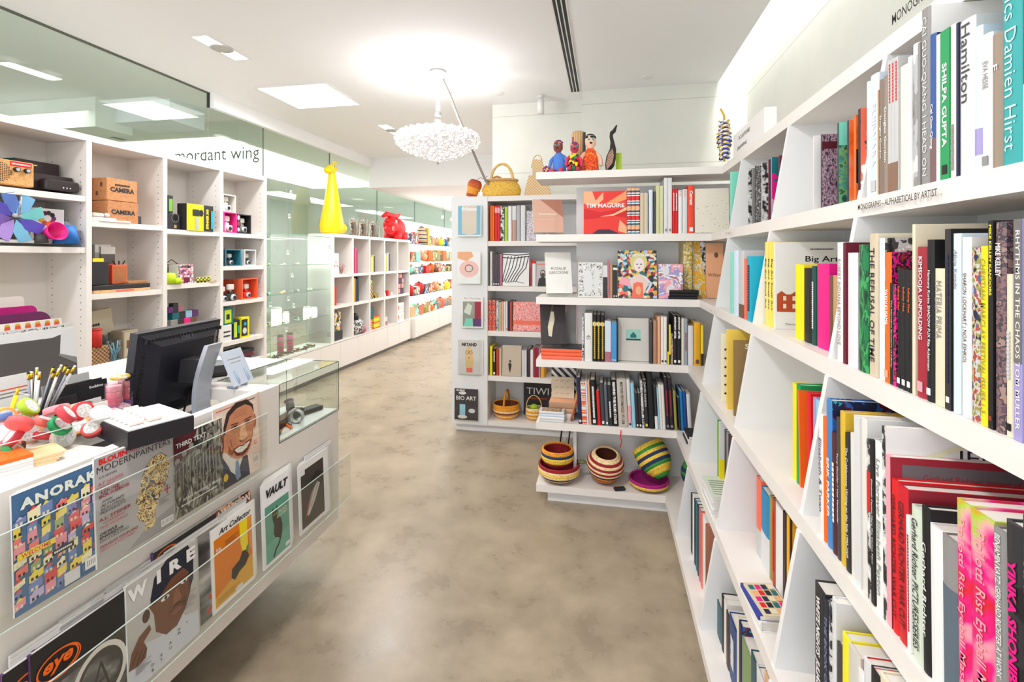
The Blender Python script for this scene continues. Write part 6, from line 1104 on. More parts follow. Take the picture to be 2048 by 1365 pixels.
t = box_item('gift_box', 'black pot-shaped box with a yellow band on the second column shelf', 'box', PX(200, z+.06, .04), .13, .1, .17, 'charcoal', pic=[('rect',.1,1.0,.7,1.15,'yellow')])
box_item('gift_box', 'orange lantern-like box beside the black pot', 'box', PX(240, z+.06, .08), .12, .12, .145, (226,96,50), pic=[('rect',.12,.08,.9,.9,(170,110,70)),('line',[(.3,.85),(.6,.4)],.004,'orange')])
box_item('gift_box', 'narrow dark red box between the black pot and orange lantern', 'box', PX(222, z+.06, .1), .05, .1, .15, (180,50,36))
for k, dx_ in enumerate((-.02, .0, .02)):
    m = MB(); q = PX(238, z+.206, .13); m.tube([(0, 0, 0), (.0, dx_, .03)], .004, 'charcoal', 6); tag(m.build('pencil_stub', None, (q.x, q.y+dx_*1.4, q.z)), 'dark peg sticking up on the orange lantern box, %s' % ORD[k], 'peg', 'pegs on the orange box')
m = MB(); m.box(-.2, -.18, 0, 0, .26, .022, fib((220,170,120)), bev=.002); m.box(.0004, -.02, .004, .001, .12, .018, 'salmon'); tag(m.build('wooden_tray', None, PX(237, z, .02)), 'long pale wooden tray under the black one, with a red label', 'tray')
m = MB(); m.box(-.2, -.18, 0, 0, .26, .034, 'charcoal', bev=.003); tag(m.build('black_tray', None, PX(237, z+.0225, .02)), 'long black slate tray on the pale wooden one', 'tray')
m = MB(); m.box(-.16, -.06, 0, 0, .1, .02, fib((176,120,70)), bev=.002); tag(m.build('wooden_block', None, PX(272, z+.0571, .03)), 'brown wooden block on the right end of the black tray', 'block')
z = .79
t = box_item('gift_box', 'large cream triangular box leaning at the back, second column lower shelf', 'box', PX(205, z, .25), .22, .04, .36, 'cream', pic=[('text',.3,.7,.5,.08,'~~','charcoal'),('text',.3,.6,.5,.08,'~~~','charcoal')])
t.rotation_euler = (.12, 0, 0); t.location.z += .014
q = PX(190, z+.13, .06); t = thing('tin', 'red coffee tin standing on the woven block', 'tin', q); m = MB(); m.lathe([(.04, 0), (.04, .12), (.036, .125)], (214,50,46), 24); m.build('can', t); m = MB(); m.lathe([(.041, .118), (.041, .13)], (190,40,40), 24); m.build('lid', t)
m = MB(); m.box(-.13, -.075, 0, 0, .075, .13, art('check', ['tan', 'brown'], 70, 2, rough=.8), bev=.005); tag(m.build('woven_block', None, PX(200, z, .03)), 'tan woven basketwork block at the front left of the lower shelf', 'box')
def jar(lab, loc, r, h, col, fill=None):
    t = thing('jar', lab, 'jar', loc); m = MB(); m.lathe([(r, 0), (r, h)], glass((206,222,224), .15), 24, None, True, False); m.lathe([(.0005, .001), (r, .001)], glass((206,222,224), .15), 24, None, True, False); m.build('glass_wall', t)
    m = MB(); r_ = random.Random(int(r*1000)+3)
    for i in range(9): a = r_.uniform(0, 6.28); m.tube([(.4*r*math.cos(a), .4*r*math.sin(a), .004), (.8*r*math.cos(a+2), .8*r*math.sin(a+2), h*r_.uniform(.6, 1.05))], .004, fill or 'paleblue', 6)
    m.build('contents', t); return t
jar('glass tumbler full of pale trinkets in front of the leaning box', PX(228, z, .04), .045, .15, None, 'lightblue')
jar('smaller glass jar with dark trinkets behind the tumbler', PX(214, z, .14), .035, .19, None, 'grey')
box_item('gift_box', 'taupe printed box right of the glass tumbler', 'box', PX(262, z, .06), .12, .12, .21, (160,146,122), pic=[('rect',.06,.06,.94,.94,(190,176,148)),('text',.5,.5,.6,.3,'M','brown',D(bold=.04))])
box_item('gift_box', 'narrow dark taupe box behind the glass tumbler', 'box', PX(247, z, .16), .1, .1, .19, (130,114,96))
# column 3
z = 1.807
t = box_item('camera_box', 'tall black and green slim box at the left of the third column', 'box', PX(341, z+.14, .06), .05, .1, .15, 'charcoal', pic=[('rect',.2,.1,.9,.8,(120,180,60))])
box_item('camera_box', 'black box with a dark lens, below the green slim box', 'box', PX(348, z, .05), .12, .1, .135, 'charcoal', pic=[('ell',.6,.75,.3,.28,'black'),('ring',.6,.75,.3,.28,.005,'grey'),('rect',.5,.1,.7,.3,'tan')])
t = box_item('camera_box', 'yellow and black box with a turning camera on a handle', 'box', PX(401, z, .0), .29, .1, .235, 'charcoal', pic=[('rect',0,0,.62,1,(240,226,20))]+[('ell',.05+.11*i,.1+.17*j,.008,.012,'black') for i in range(5) for j in range(5)]+[('rect',.2,.55,.45,.8,'charcoal'),('rect',.3,.06,.42,.5,'silver'),('ell',.52,.68,.08,.13,'black'),('rect',.9,.1,.98,.8,'cyan')])
m = MB(); put_text(m, 'SPINNER 360', frame((.0012, .075, .11), (0, 0, 1), (0, -1, 0)), 0, 0, .18, .03, 'yellow', bold=.04); m.build('side_lettering', t)
z = 1.341
t = box_item('camera_box', 'pink speckled box with a drawn camera, third column second shelf', 'box', PX(372, z, .03), .155, .1, .165, 'palegrey', pic=[('rect',0,0,1,1,art('cells', ['pink', 'mauve', 'palegrey', 'purple'], 60, 2)),('text',.5,.88,.7,.14,'~~~~','black',D(bold=.03)),('rect',.35,.05,.75,.32,'maroon')])
m = MB(); m.lathe([(.001, 0), (.045, .006), (.05, .05), (.04, .095), (.001, .1)], (190,220,30), 20); m.build; tag(m.build('green_cup', None, PX(339, z, .04)), 'round lime green pot at the left of the third column shelf', 'pot')
m = MB(); m.lathe([(.001, 0), (.038, .006), (.04, .03), (.03, .05), (.001, .052)], (190,220,30), 20); tag(m.build('green_cup', None, PX(354, z, .02)), 'small lime green dish in front of the pink speckled box', 'pot')
t = thing('gift_bag', 'dark and tan patterned folding toy behind the lime pots', 'toy', PX(347, z, .15)); m = MB(); m.box(-.05, -.08, 0, 0, .07, .17, art('waved', ['brown', 'cream', 'charcoal'], 20, 3)); m.build('body', t); m = MB(); m.tube([(-.02, -.06, .17), (-.02, 0, .21), (-.02, .06, .17)], .004, 'brown', 6); m.build('handle', t)
for i in range(4):
    m = MB(); m.lathe([(.016, 0), (.016, .045)], art('check', [(226,220,70), 'black'], 60, 4), 14); m.lathe([(.015, .045), (.015, .05)], (226,220,60), 14); tag(m.build('film_roll', None, PX(396+7*i, z, .02+.02*(i % 2))), 'yellow and black film canister, %s of four on the third column shelf' % ORD[i], 'film roll', 'film canisters')
m = MB(); m.box(-.03, -.04, 0, 0, .04, .008, 'gold'); tag(m.build('card_pack', None, PX(427, z, .0)), 'tiny yellow card at the right of the film canisters', 'card')
z = .85; rr = random.Random(4)
pc2 = ['magenta', 'charcoal', 'brown', 'lightblue', 'pink', 'purple', 'grey', 'salmon', 'charcoal', 'teal']; pn2 = ['magenta', 'black', 'brown', 'light blue', 'pink', 'purple', 'grey', 'coral', 'charcoal', 'teal']
for lay in range(4):
    for i in range(5-lay//2):
        k = (lay*3+i*2) % 10
        t = box_item('keyring_toy', '%s small trinket box, %s, %s in the pile behind the monitor' % (pn2[k], ['bottom layer', 'second layer', 'third layer', 'top layer'][lay], ORD[i]), 'trinket', PX(343+13*i+3*lay, z+.0605*lay, .04+.015*lay), .068, .07, .06, pc2[k], group='trinket pile in the third column')
for i in range(3): box_item('keyring_toy', '%s trinket box topping the pile behind the monitor, %s' % (['violet', 'dark', 'rosy'][i], ORD[i]), 'trinket', PX(342+10*i, z+.2425, .08), .05, .05, .05+.03*(i == 1), ['purple', 'charcoal', 'mauve'][i], group='trinket pile in the third column')
# column 4: toy cameras in window boxes
def cambox(u, z, w_, h_, col, inner, cam_, lab, bk=.01, s=1.0):
    t = box_item('camera_box', lab, 'camera box', PX(u, z, bk), w_, .1, h_, col, inner, window=True); toy_camera(t, -.05, 0, .0105, s, cam_); return t
z = 1.808
cambox(461, z, .165, .20, (236,50,140), (226,30,120), 'offwhite', 'pink window box holding a white toy camera with flash', s=1.2)
cambox(459, z+.201, .165, .17, 'offwhite', 'palegrey', 'offwhite', 'white window box with a pale toy camera, on the pink box', .01, 1.1)
cambox(491, z, .16, .195, 'charcoal', (40,36,38), 'grey', 'black window box holding a silver toy camera with flash', s=1.15)
box_item('camera_box', 'narrow dark box with round white pictures between two window boxes', 'camera box', PX(477, z, .01), .04, .09, .195, 'charcoal', pic=[('ell',.5,.8,.4,.12,'palegrey'),('rect',.1,.4,.9,.6,'crimson'),('ell',.5,.2,.4,.1,'palegrey')])
z = 1.484
cambox(467, z, .2, .165, (50,120,140), (30,90,110), 'charcoal', 'teal window box with a black toy camera', s=.85)
cambox(501, z, .165, .165, 'palegrey', 'lightgrey', 'charcoal', 'pale grey window box with a small black camera', s=.85)
box_item('camera_box', 'dark spine of a box at the left of the teal window box', 'camera box', PX(450, z, .02), .03, .09, .16, 'charcoal')
z = 1.142
cambox(500, z, .22, .21, (240,100,60), (226,80,50), 'red', 'orange window box with a red toy camera and white flash', s=1.1)
box_item('camera_box', 'plain orange box left of the orange window box', 'camera box', PX(472, z, .16), .16, .09, .2, (236,96,60))
t = thing('toy_camera', 'black toy camera with tall white flash in front of the orange boxes', 'camera', PX(466, z, .02)); toy_camera(t, -.03, 0, 0, 1.25, 'charcoal')
t = thing('toy_camera', 'dark toy camera with grey flash at the far left of the orange boxes', 'camera', PX(449, z, .04)); toy_camera(t, -.03, 0, 0, 1.1, 'black')
z = .752
box_item('camera_box', 'yellow and black robot-pattern box at the right of a low row', 'camera box', PX(491, z, .02), .11, .1, .21, (230,220,30), pic=[('rect',.0,.1,.75,.9,'black'),('ell',.4,.35,.25,.15,'palegrey'),('rect',.3,.6,.6,.75,'cyan')])
box_item('camera_box', 'blue, black and lime patterned box in a low row', 'camera box', PX(474, z, .04), .1, .1, .19, 'navy', pic=[('rect',.1,.1,.5,.9,(190,220,40)),('rect',.6,.3,.9,.7,'cyan')])
box_item('camera_box', 'white box with black lettering at the left of a low row', 'camera box', PX(454, z, .02), .12, .1, .16, 'white', pic=[('text',.5,.6,.7,.15,'~~~','black'),('text',.5,.35,.7,.15,'~~~','black')])
box_item('camera_box', 'yellow-green box standing on the white lettered one', 'camera box', PX(456, z+.161, .03), .14, .1, .17, 'teal', pic=[('rect',.2,.1,.8,.85,(200,220,30)),('rect',.35,.3,.65,.6,'black')])
z = .56
for i in range(3): m = MB(); m.box(-.2, -.16, 0, 0, .17, .035, ['charcoal', 'maroon', 'charcoal'][i], bev=.002); tag(m.build('game_box', None, (TX-.03, 4.24+.02*i, z+.0005+.0357*i-.04+.0)), '%s flat game box, %s in the pile at the shelving foot' % (['black', 'maroon', 'charcoal'][i], nth(i, 3)), 'box', 'flat game boxes')
# ================================================================ glass cabinet contents
vb = .434
def VX(u, bk=.15): return onX(u, 600, TX-bk)
def trinket(lab, x, y, z, kind, i):
    t = thing('jewellery', lab, 'jewellery', (x, y, z+.0006), 0, 'jewellery in the glass cabinet')
    m = MB(); c = [mat('gold', .25, 1), mat('silver', .2, 1), mat((90,120,90), .3), mat((60,50,44), .3)][i % 4]
    m.tube([(.028*math.cos(a), .028*math.sin(a), .004+.003*(math.sin(2*a)+1)) for a in [2*math.pi*k/16 for k in range(16)]], .004, c, 6, closed=True); m.build('band', t)
    m = MB(); m.ball(.028, 0, .012, .011, .014, .011, [mat((150,200,170), .1), mat((230,190,90), .1), mat((210,220,225), .1)][i % 3], 10, 6); m.build('stone', t)
for r, z in enumerate((vb, .81, 1.154, 1.48)):
    for i in range(8):
        y = 4.72+.13*i; trinket('%s bangle with stone, %s from left, %s' % (['gold', 'silver', 'green', 'dark'][(i+r) % 4], ORD[i], ['floor of glass cabinet', 'lowest glass cabinet shelf', 'middle glass cabinet shelf', 'top glass cabinet shelf'][r]), TX-.09-.1*(i % 2), y, z, 0, i+r)
def candle(lab, u, z, r, h, col, lid, bk=.12, em=None):
    p = VX(u, bk); t = thing('candle_jar', lab, 'candle', (TX-bk, p.y, z+.0006)); m = MB(); m.lathe([(r, 0), (r, h)], em or col, 24); m.build('jar_body', t)
    m = MB(); m.lathe([(r*.9, h), (r*.9, h+.02)], lid, 24); m.build('lid', t)
PKS = art('wave', ['magenta', 'charcoal', 'pink', 'brown'], 9, 2)
candle('pink and dark striped tall candle, left of the pair in the cabinet', 561, vb, .035, .22, PKS, 'brown'); candle('pink and dark striped tall candle, right of the pair in the cabinet', 580, vb, .038, .22, PKS, 'brown')
WL = emis((255,250,238), 1.2)
for i, (u, r, h) in enumerate(((553, .055, .17), (572, .035, .10), (614, .045, .12), (628, .04, .10))): candle('glowing white lantern jar on the lowest cabinet shelf, %s from left' % ORD[i], u, .81, r, h, None, 'palegrey', .12, WL)
rr = random.Random(9)
for i in range(7):
    p = VX(536+13*i, .12)
    t = thing('trinket', 'tangle of dark and red beads on the cabinet floor, %s from left' % ORD[i], 'beads', (TX-.05, p.y, vb+.001), 0, 'bead tangles')
    m = MB()
    for k in range(8): m.ball(rr.uniform(-.03, .03), rr.uniform(-.04, .04), .012+rr.uniform(0, .02), .012, .012, .012, rr.choice(['charcoal', 'maroon', 'olive', 'darkgreen', 'brown']), 8, 6)
    m.build('beads', t); m = MB(); m.tube([(-.03, -.04, .004), (.02, 0, .006), (-.01, .05, .004)], .002, 'gold', 5); m.build('string', t)
# small spot lamps; those beyond the cabinet stand in for reflections in the glass
def spot(lab, loc, st=8, top=3.24):
    t = thing('spotlight', lab, 'spotlight', loc, 0, 'small warm spotlights'); m = MB(); m.lathe([(.022, 0), (.026, .05), (.01, .06)], 'palegrey', 16, None, True, False); m.build('housing', t)
    m = MB(); m.lathe([(.0005, .003), (.021, .003)], emis((255,236,200), st), 16, None, True, False); m.ball(0, 0, .0, .016, .016, .012, emis((255,236,200), st), 12, 8); m.build('bulb', t); m = MB(); m.tube([(0, 0, .06), (0, 0, top-loc[2]-.001)], .002, 'grey', 5); m.build('stem', t)
for i, (u, v) in enumerate(((576, 508), (585, 553), (577, 600), (588, 614), (541, 612), (573, 662), (579, 435), (583, 388))):
    p = onX(u, v, -5.2); spot('glowing stand-in for a lamp reflection in the glass, %s by height' % ORD[i], (p.x, p.y, p.z))
# ================================================================ things in the cubes
def CP(col, u, row, bk=.08): return Vector((TX-bk, onX(u, 600, TX-bk).y, CROW[row]+.0008))
def cbook(u, row, n, w_, h, cols, names, tag_):
    for i in range(n):
        p = CP(0, u, row, .04); p.y += i*(w_+.002)
        o = book(p, math.pi/2, w_, h*(1-.05*(i % 3)), .18, cols[i % len(cols)], None)
        tag(o, '%s book in the %s, %s from left' % (names[i % len(names)], tag_, ORD[i]), 'book', 'books in the cubes')
cbook(706, 2, 1, .05, .27, ['yellow'], ['bright yellow'], 'second top cube'); cbook(712, 2, 2, .035, .37, [(226,90,150), 'crimson'], ['pink', 'crimson-edged'], 'second top cube behind the yellow one')
cbook(739, 2, 5, .04, .27, ['salmon', 'tan', 'cream', 'yellow', 'charcoal'], ['coral', 'tan', 'cream', 'yellow', 'black'], 'third top cube')
cbook(769, 2, 5, .045, .31, ['lightblue', 'palegreen', 'gold', 'white', 'navy'], ['light blue', 'pale green', 'gold', 'white', 'navy'], 'fourth top cube')
cbook(667, 1, 3, .03, .29, ['lime', 'orange', 'red'], ['lime', 'orange', 'red'], 'first middle cube')
cbook(706, 1, 4, .05, .37, ['charcoal', 'gold', 'navy', 'navy'], ['black', 'gold and blue', 'navy', 'dark blue'], 'second middle cube')
t = thing('picture_frame', 'white framed card with red marks in the first top cube', 'card', CP(0, 672, 2)); m = MB(); m.box(-.015, -.07, 0, 0, .07, .29, 'white'); m.build('card', t); m = MB(); [m.box(.0004, -.04+.03*i, .1+.05*(i % 2), .001, -.02+.03*i, .13+.05*(i % 2), 'salmon') for i in range(3)]; m.build('red_marks', t)
t = thing('twig_ornament', 'twiggy red and grey ornament in the first top cube', 'ornament', CP(0, 683, 2)); 
for i in range(5): m = MB(); m.tube([(0, 0, 0), (.01*i-.02, -.05+.025*i, .12+.02*(i % 2))], .005, ['rust', 'grey', 'salmon'][i % 3], 6); m.build('twig', t)
def gift(lab, u, row, w_, h, mt, dz=0, bk=.06, cat='gift', d_=.12):
    p = CP(0, u, row, bk); p.z += dz; return box_item('gift_box', lab, cat, p, w_, d_, h, mt)
CC = lambda s: art('cells', ['crimson', 'cream', 'teal', 'gold', 'charcoal', 'white'], 40, s)
for i in range(4): gift('gold and black tin, %s in the third middle cube' % nth(i, 4), 742+0*i, 1, .16-.02*i, .06, art('check', ['gold', 'charcoal'], 30, i), .0605*i)
gift('small lime tin crowning the gold and black tins', 742, 1, .09, .05, 'lime', .2425)
gift('low gold and black folded box in the third middle cube', 753, 1, .12, .08, art('check', ['gold', 'charcoal'], 26, 8))
for i in range(3): gift('small white and red toy %s in the fourth middle cube' % ORD[i], 770+7*i, 1, .06, .05+.04*(i == 1), ['white', 'red', 'palegrey'][i])
t = box_item('puzzle_cube', 'large dark box with a grid of colour squares, fifth middle cube', 'box', CP(0, 800, 1, .05), .3, .15, .38, 'burgundy', pic=[('rect',.05+.24*i,.04+.24*j,.25+.24*i,.24+.24*j,['mauve','darkgrey','peach','pink','purple'][(i*2+j) % 5]) for i in range(4) for j in range(4)])
gift('colourful patterned money box in the first bottom cube', 674, 0, .2, .27, CC(2), .13); 
for i in range(2): gift('flat black box %s under the patterned money box' % ['lower', 'upper'][i], 676, 0, .24, .062, 'charcoal', .0625*i)
t = thing('gift_bag', 'clear bag of dark and mauve bundles in the second bottom cube', 'bag', CP(0, 714, 0)); m = MB(); m.ball(0, 0, .12, .09, .13, .12, BWP); m.ball(.02, .1, .06, .07, .07, .06, 'mauve'); m.build('bundle', t); m = MB(); m.ball(0, -.05, .26, .05, .05, .06, 'charcoal'); m.build('knot', t)
gift('pale cream bundle at the right of the second bottom cube', 726, 0, .12, .16, 'cream', bk=.12)
gift('yellow, green and orange striped tin in the third bottom cube', 754, 0, .2, .2, art('wave', ['yellow', 'lime', 'yellow', 'orange'], 3.5, 1)); gift('turquoise upright box in the third bottom cube', 744, 0, .09, .18, 'teal', .17, .08); gift('pink, red and cream stacked tin in the third bottom cube', 741, 0, .12, .165, art('wave', ['pink', 'cream', 'red'], 8, 1), 0, .05)
for i in range(2): gift('small pinkish tin, %s in the fourth bottom cube' % nth(i, 2), 771, 0, .15, .07, ['mauve', 'palegrey'][i], .0705*i)
for i in range(2): box_item('gift_box', 'white box with red and green leaf prints, %s in fifth bottom cube' % nth(i, 2), 'box', CP(0, 800, 0, .05)+Vector((0, 0, .165*i)), .34, .14, .16, 'white', pic=[('ell',.25,.5,.14,.3,'salmon'),('ell',.72,.5,.12,.3,'palegreen')])
gift('blue and red patterned box on the leaf print boxes', 793, 0, .12, .12, art('cells', ['navy', 'crimson', 'paleblue'], 40, 2), .331)
# ================================================================ toys on the bright glass shelves, far down the shop
rr = random.Random(12)
names = [('orange', 'orange'), ('tan', 'tan'), ('red', 'red'), ('blue', 'blue'), ('yellow', 'yellow'), ('olive', 'olive'), ('brown', 'brown'), ('mint', 'mint'), ('salmon', 'coral'), ('grey', 'grey'), ('peach', 'peach'), ('teal', 'teal')]
for r, z in enumerate(FZ):
    y = 8.68; i = 0
    while y < 13.6 and i < 22:
        w_ = rr.uniform(.13, .26); h = rr.uniform(.12, .24); c, cn = rr.choice(names); kind = rr.choice(['box', 'pot', 'box', 'ball'])
        if r == 4 and i == 2:
            t = thing('knitted_toy', 'large striped domed cushion toy on the top bright shelf', 'toy', (TX-.12, 9.35, z+.001), 0, None)
            m = MB(); m.lathe([(.17, 0), (.18, .15), (.15, .28), (.08, .36), (.001, .38)], art('wave', ['darkgrey', 'cream', 'tan'], 4, 2), 20, None, True, True, .6, 1); m.build('body', t); m = MB(); m.box(.0, .05, 0, .12, .14, .34, 'gold'); m.build('side_panel', t); y = 9.6; i += 1; continue
        t = thing('toy_'+kind, '%s %s, %s from left on the %s bright glass shelf' % (cn, {'box': 'toy box', 'pot': 'tapered pot', 'ball': 'round toy'}[kind], ORD[i], ['bottom', 'second', 'third', 'fourth', 'top'][r]), 'toy', (TX-.06-(0 if z > .42 else 0), y+w_/2, z+.001), 0, 'toys on the bright shelves')
        m = MB(); hh2 = h if z != 1.25 else h*.8
        if kind == 'box': m.box(-.12, -w_/2, 0, 0, w_/2, hh2, rr.choice([c, art('cells', [c, 'cream', 'brown'], 22, i % 3)])); m.build('body', t); m = MB(); m.box(-.1, -w_/2-.0, hh2, -.02, w_/2-.04, hh2+.012, 'offwhite'); m.build('lid', t)
        elif kind == 'pot': m.lathe([(w_*.3, 0), (w_*.45, hh2*.7), (w_*.3, hh2)], c, 14, Matrix.Translation((-.08, 0, 0))); m.build('body', t); m = MB(); m.lathe([(w_*.2, hh2), (w_*.05, hh2+.03)], 'brown', 12, Matrix.Translation((-.08, 0, 0))); m.build('lid', t)
        else: m.ball(-.08, 0, w_*.42, w_*.42, w_*.42, w_*.42, c, 14, 8); m.build('body', t); m = MB(); m.ball(-.04, 0, w_*.9, w_*.2, w_*.2, w_*.16, 'peach', 10, 6); m.build('head', t)
        y += w_+.012; i += 1
for i in range(5):
    m = MB(); m.ball(0, 0, .06, .13, .26, .06, art('noise', ['palegreen', 'cream', 'salmon', 'palegrey'], 14, i), 18, 10); tag(m.build('cushion', None, (TX+.0-.0, 8.95+.62*i, .4205), (0, 0, .2*(i % 2))), '%s patterned cushion, %s along the far cupboard top' % (['green', 'cream', 'rosy', 'mint', 'grey'][i], ORD[i]), 'cushion', 'cushions on the far cupboard top') if False else None
# hanging pendant spots of the far shop
for i in range(8):
    p = Vector((-3.2, 9.2+.55*i, 2.35)); spot('small warm spotlight in the far aisle row, %s from the camera' % ORD[i], p, 6, 2.75)
# ================================================================ on the counter
t = thing('monitor', 'black flat monitor seen from behind on a silver curved stand', 'monitor', (-1.64, 1.66, .776), math.radians(6))
# local: screen faces -X (staff side); back faces +X
m = MB(); T = Matrix.Translation((-.05, 0, .345)) @ Matrix.Rotation(.13, 4, 'Y')
m.prism([(-.215, -.175), (.215, -.175), (.215, .175), (-.215, .175)], -.03, .0, mat((38,37,44), .45), 'x', T); m.build('bezel', t)
m = MB(); 
vs = [(.0005, -.205, -.165), (.0005, .205, -.165), (.0005, .205, .165), (.0005, -.205, .165), (.035, -.14, -.11), (.035, .14, -.11), (.035, .14, .12), (.035, -.14, .12)]
m.add(vs, [(4,5,6,7), (0,1,5,4), (1,2,6,5), (2,3,7,6), (3,0,4,7), (0,3,2,1)], mat((24,24,34), .4), False, T); m.build('rear_shell', t)
m = MB()
for k in range(26): m.box(.012, -.195+.0155*k, .135, .02, -.188+.0155*k, .15, 'black', T)
m.build('top_vents', t); m = MB()
for k in range(16): m.box(.006, -.196, -.13+.015*k, .012, -.150, -.122+.015*k, 'black', T)
m.build('left_vents', t); m = MB()
for k in range(16): m.box(.006, .150, -.13+.015*k, .012, .196, -.122+.015*k, 'black', T)
m.build('right_vents', t)
m = MB(); put_text(m, 'DELL', T @ frame((.026, 0, .135), (0, 1, 0), (-.5, 0, 1)), 0, 0, .07, .018, mat((64,64,72), .3), bold=.05); m.build('raised_mark', t)
m = MB(); m.box(-.075, -.2, -.16, -.032, .2, .165, mat((20,20,24), .2), T) if False else m.box(-.0315, -.2, -.16, -.0305, .2, .16, mat((16,16,20), .15), T); m.build('screen', t)
SV = mat((186,190,200), .35, .35)
m = MB()
prof = []
for k in range(13):
    a = k/12; zz = .02+.43*a; xx = .115-.05*math.sin(a*math.pi)+.005*a; prof.append((xx, zz))
outl = prof+[(x-.018, z_) for x, z_ in prof[::-1]]
m.prism(outl, -.055, .025, SV, 'y'); m.build('stand_column', t)
m = MB(); m.box(-.03, -.04, .3, .07, .04, .39, 'charcoal'); m.build('mount_block', t)
m = MB(); m.lathe([(.12, 0), (.12, .012), (.11, .018)], 'charcoal', 32); m.build('stand_base', t)
m = MB(); m.ball(.112, -.015, .08, .006, .016, .026, 'black', 14, 8); m.build('cable_hole', t)
# cables and keyboard in the recess
for i in range(3):
    m = MB(); m.tube([(-1.62-.05*i, 1.45+.05*i, .785), (-1.70, 1.5, .80+.01*i), (-1.78, 1.55+.06*i, .785), (-1.72-.06*i, 1.7, .79)], .004, ['black', 'grey', 'charcoal'][i], 6); tag(m.build('cable', None), '%s cable curled in the dark counter recess' % ['black', 'grey', 'thick charcoal'][i], 'cable')
# card terminal
t = thing('card_terminal', 'black handheld card payment terminal lying on the counter', 'card terminal', (-1.78, 1.93, 1.036), .9)
m = MB(); m.prism([(-.10, .0), (.09, .0), (.10, .02), (.06, .045), (-.06, .06), (-.10, .05), (-.115, .02)], -.038, .038, mat((36,32,34), .35), 'y', Matrix.Rotation(math.pi/2, 4, 'Z')); m.build('body', t)
m = MB(); m.box(-.028, -.05, .0545, .028, .0, .0575, mat((110,130,130), .2)); m.build('display', t)
m = MB(); [m.box(-.026+.019*i, .015+.014*j, .0475-.006*j, -.012+.019*i, .024+.014*j, .053-.006*j, 'grey') for i in range(3) for j in range(3)]; m.build('keypad', t)
m = MB(); m.tube([(-1.74, 1.86, 1.06), (-1.70, 1.80, 1.043), (-1.66, 1.74, 1.041), (-1.66, 1.68, 1.03), (-1.68, 1.66, .92), (-1.70, 1.64, .80)], .004, 'black', 6); tag(m.build('cable', None), 'black cable running from the card terminal over the counter edge', 'cable')
# easel card
t = thing('sign_stand', 'pale blue-grey card in a clear bent easel holder on the counter', 'sign', (-1.52, 1.80, 1.042), .0)
t.location = (-1.80, 1.94, 1.036) ; t.location = (-1.47, 1.752, 1.036)
PB = mat((196,206,220), .25); t.rotation_euler = (0, 0, .1)
m = MB(); T = Matrix.Translation((0, 0, .012)) @ Matrix.Rotation(-.42, 4, 'Y'); m.box(-.003, -.062, 0, .003, .062, .15, PB, T); m.build('card', t)
for sg in (-1, 1):
    m = MB(); m.tube([(-.05, sg*.03, .002), (-.01, sg*.03, .002), (.0, sg*.03, .03), (-.02, sg*.03, .07)], .005, mat((150,170,190), .2), 8); m.build('easel_leg', t)
m = MB(); m.box(.0032, -.04, .11, .0036, .04, .113, 'grey', T); m.box(.0032, -.03, .095, .0036, .03, .097, 'grey', T); m.build('printed_lines', t)
# ---- front left goods
CT_ = KZ+.0006
def at(u, v, z=CT_): p = onZ(u, v, z); p.z = z; return p
# black tray box of tape rolls
p = at(290, 868)
t = thing('display_tray', 'black-sided white display tray of small cosmetic tubes on the counter', 'display tray', (p.x, p.y, CT_), -.35)
m = MB(); m.box(-.11, -.085, 0, .11, .085, .05, mat((34,32,38), .5)); m.build('tray_box', t); m = MB(); m.box(-.106, -.081, .0505, .106, .081, .054, 'white'); m.build('white_insert', t)
for i in range(12):
    m = MB(); T = Matrix.Translation((-.08+.03*(i % 6), -.05+.045*(i//6), .0625)) @ Matrix.Rotation(math.pi/2, 4, 'X'); m.lathe([(.008, -.018), (.009, -.016), (.009, .016), (.008, .018)], ['white', 'palegrey', (240,220,214)][i % 3], 12, T)
    o = m.build('tape_roll', None); o.matrix_world = t.matrix_basis @ Matrix.Identity(4); tag(o, 'small white tube in the display tray, %s row, %s from left' % (['front', 'back'][i//6], ORD[i % 6]), 'tube', 'tubes in the display tray')
t = thing('clear_box', 'clear plastic box with pink patterned lid beside the display tray', 'box', (at(205, 838).x, at(205, 838).y, CT_), -.3)
m = MB(); m.box(-.07, -.05, 0, .07, .05, .045, glass((248,244,246), .1)); m.build('clear_sides', t); m = MB(); m.box(-.068, -.048, .001, .068, .048, .02, art('noise', ['white', 'pink', 'white', 'salmon'], 30, 2)); m.build('contents', t)
# cylinders of pink washi
def washi(u, v, lab, cols, rz=0, r=.021):
    p = at(u, v); t = thing('tape_tube', lab, 'tape tube', (p.x, p.y, CT_)); z = .003
    for c in cols: m = MB(); m.lathe([(r, z), (r+.001, z+.003), (r+.001, z+.019), (r, z+.022)], c, 24); m.build('roll', t); z += .0225
    m = MB(); m.lathe([(r+.004, 0), (r+.004, z+.006)], glass((250,240,244), .12), 24, None, True, False); m.build('clear_tube', t)
washi(228, 824, 'clear tube of pink and violet tape rolls, left of the pair', [(150,110,170), (236,130,150), (244,160,170), (240,180,190)]); washi(253, 812, 'clear tube of pink and violet tape rolls, right of the pair', [(120,80,150), (236,120,140), (240,150,160), (244,180,190)])
m = MB(); m.ball(0, 0, .012, .03, .03, .012, art('noise', ['white', 'gold', 'palegrey'], 60, 2)); p = at(240, 815, CT_+.1); tag(m.build('tape_roll', None, (at(240, 818).x, at(240, 818).y, CT_+.101)), 'crumpled pale packet on top of the two tape tubes', 'packet')
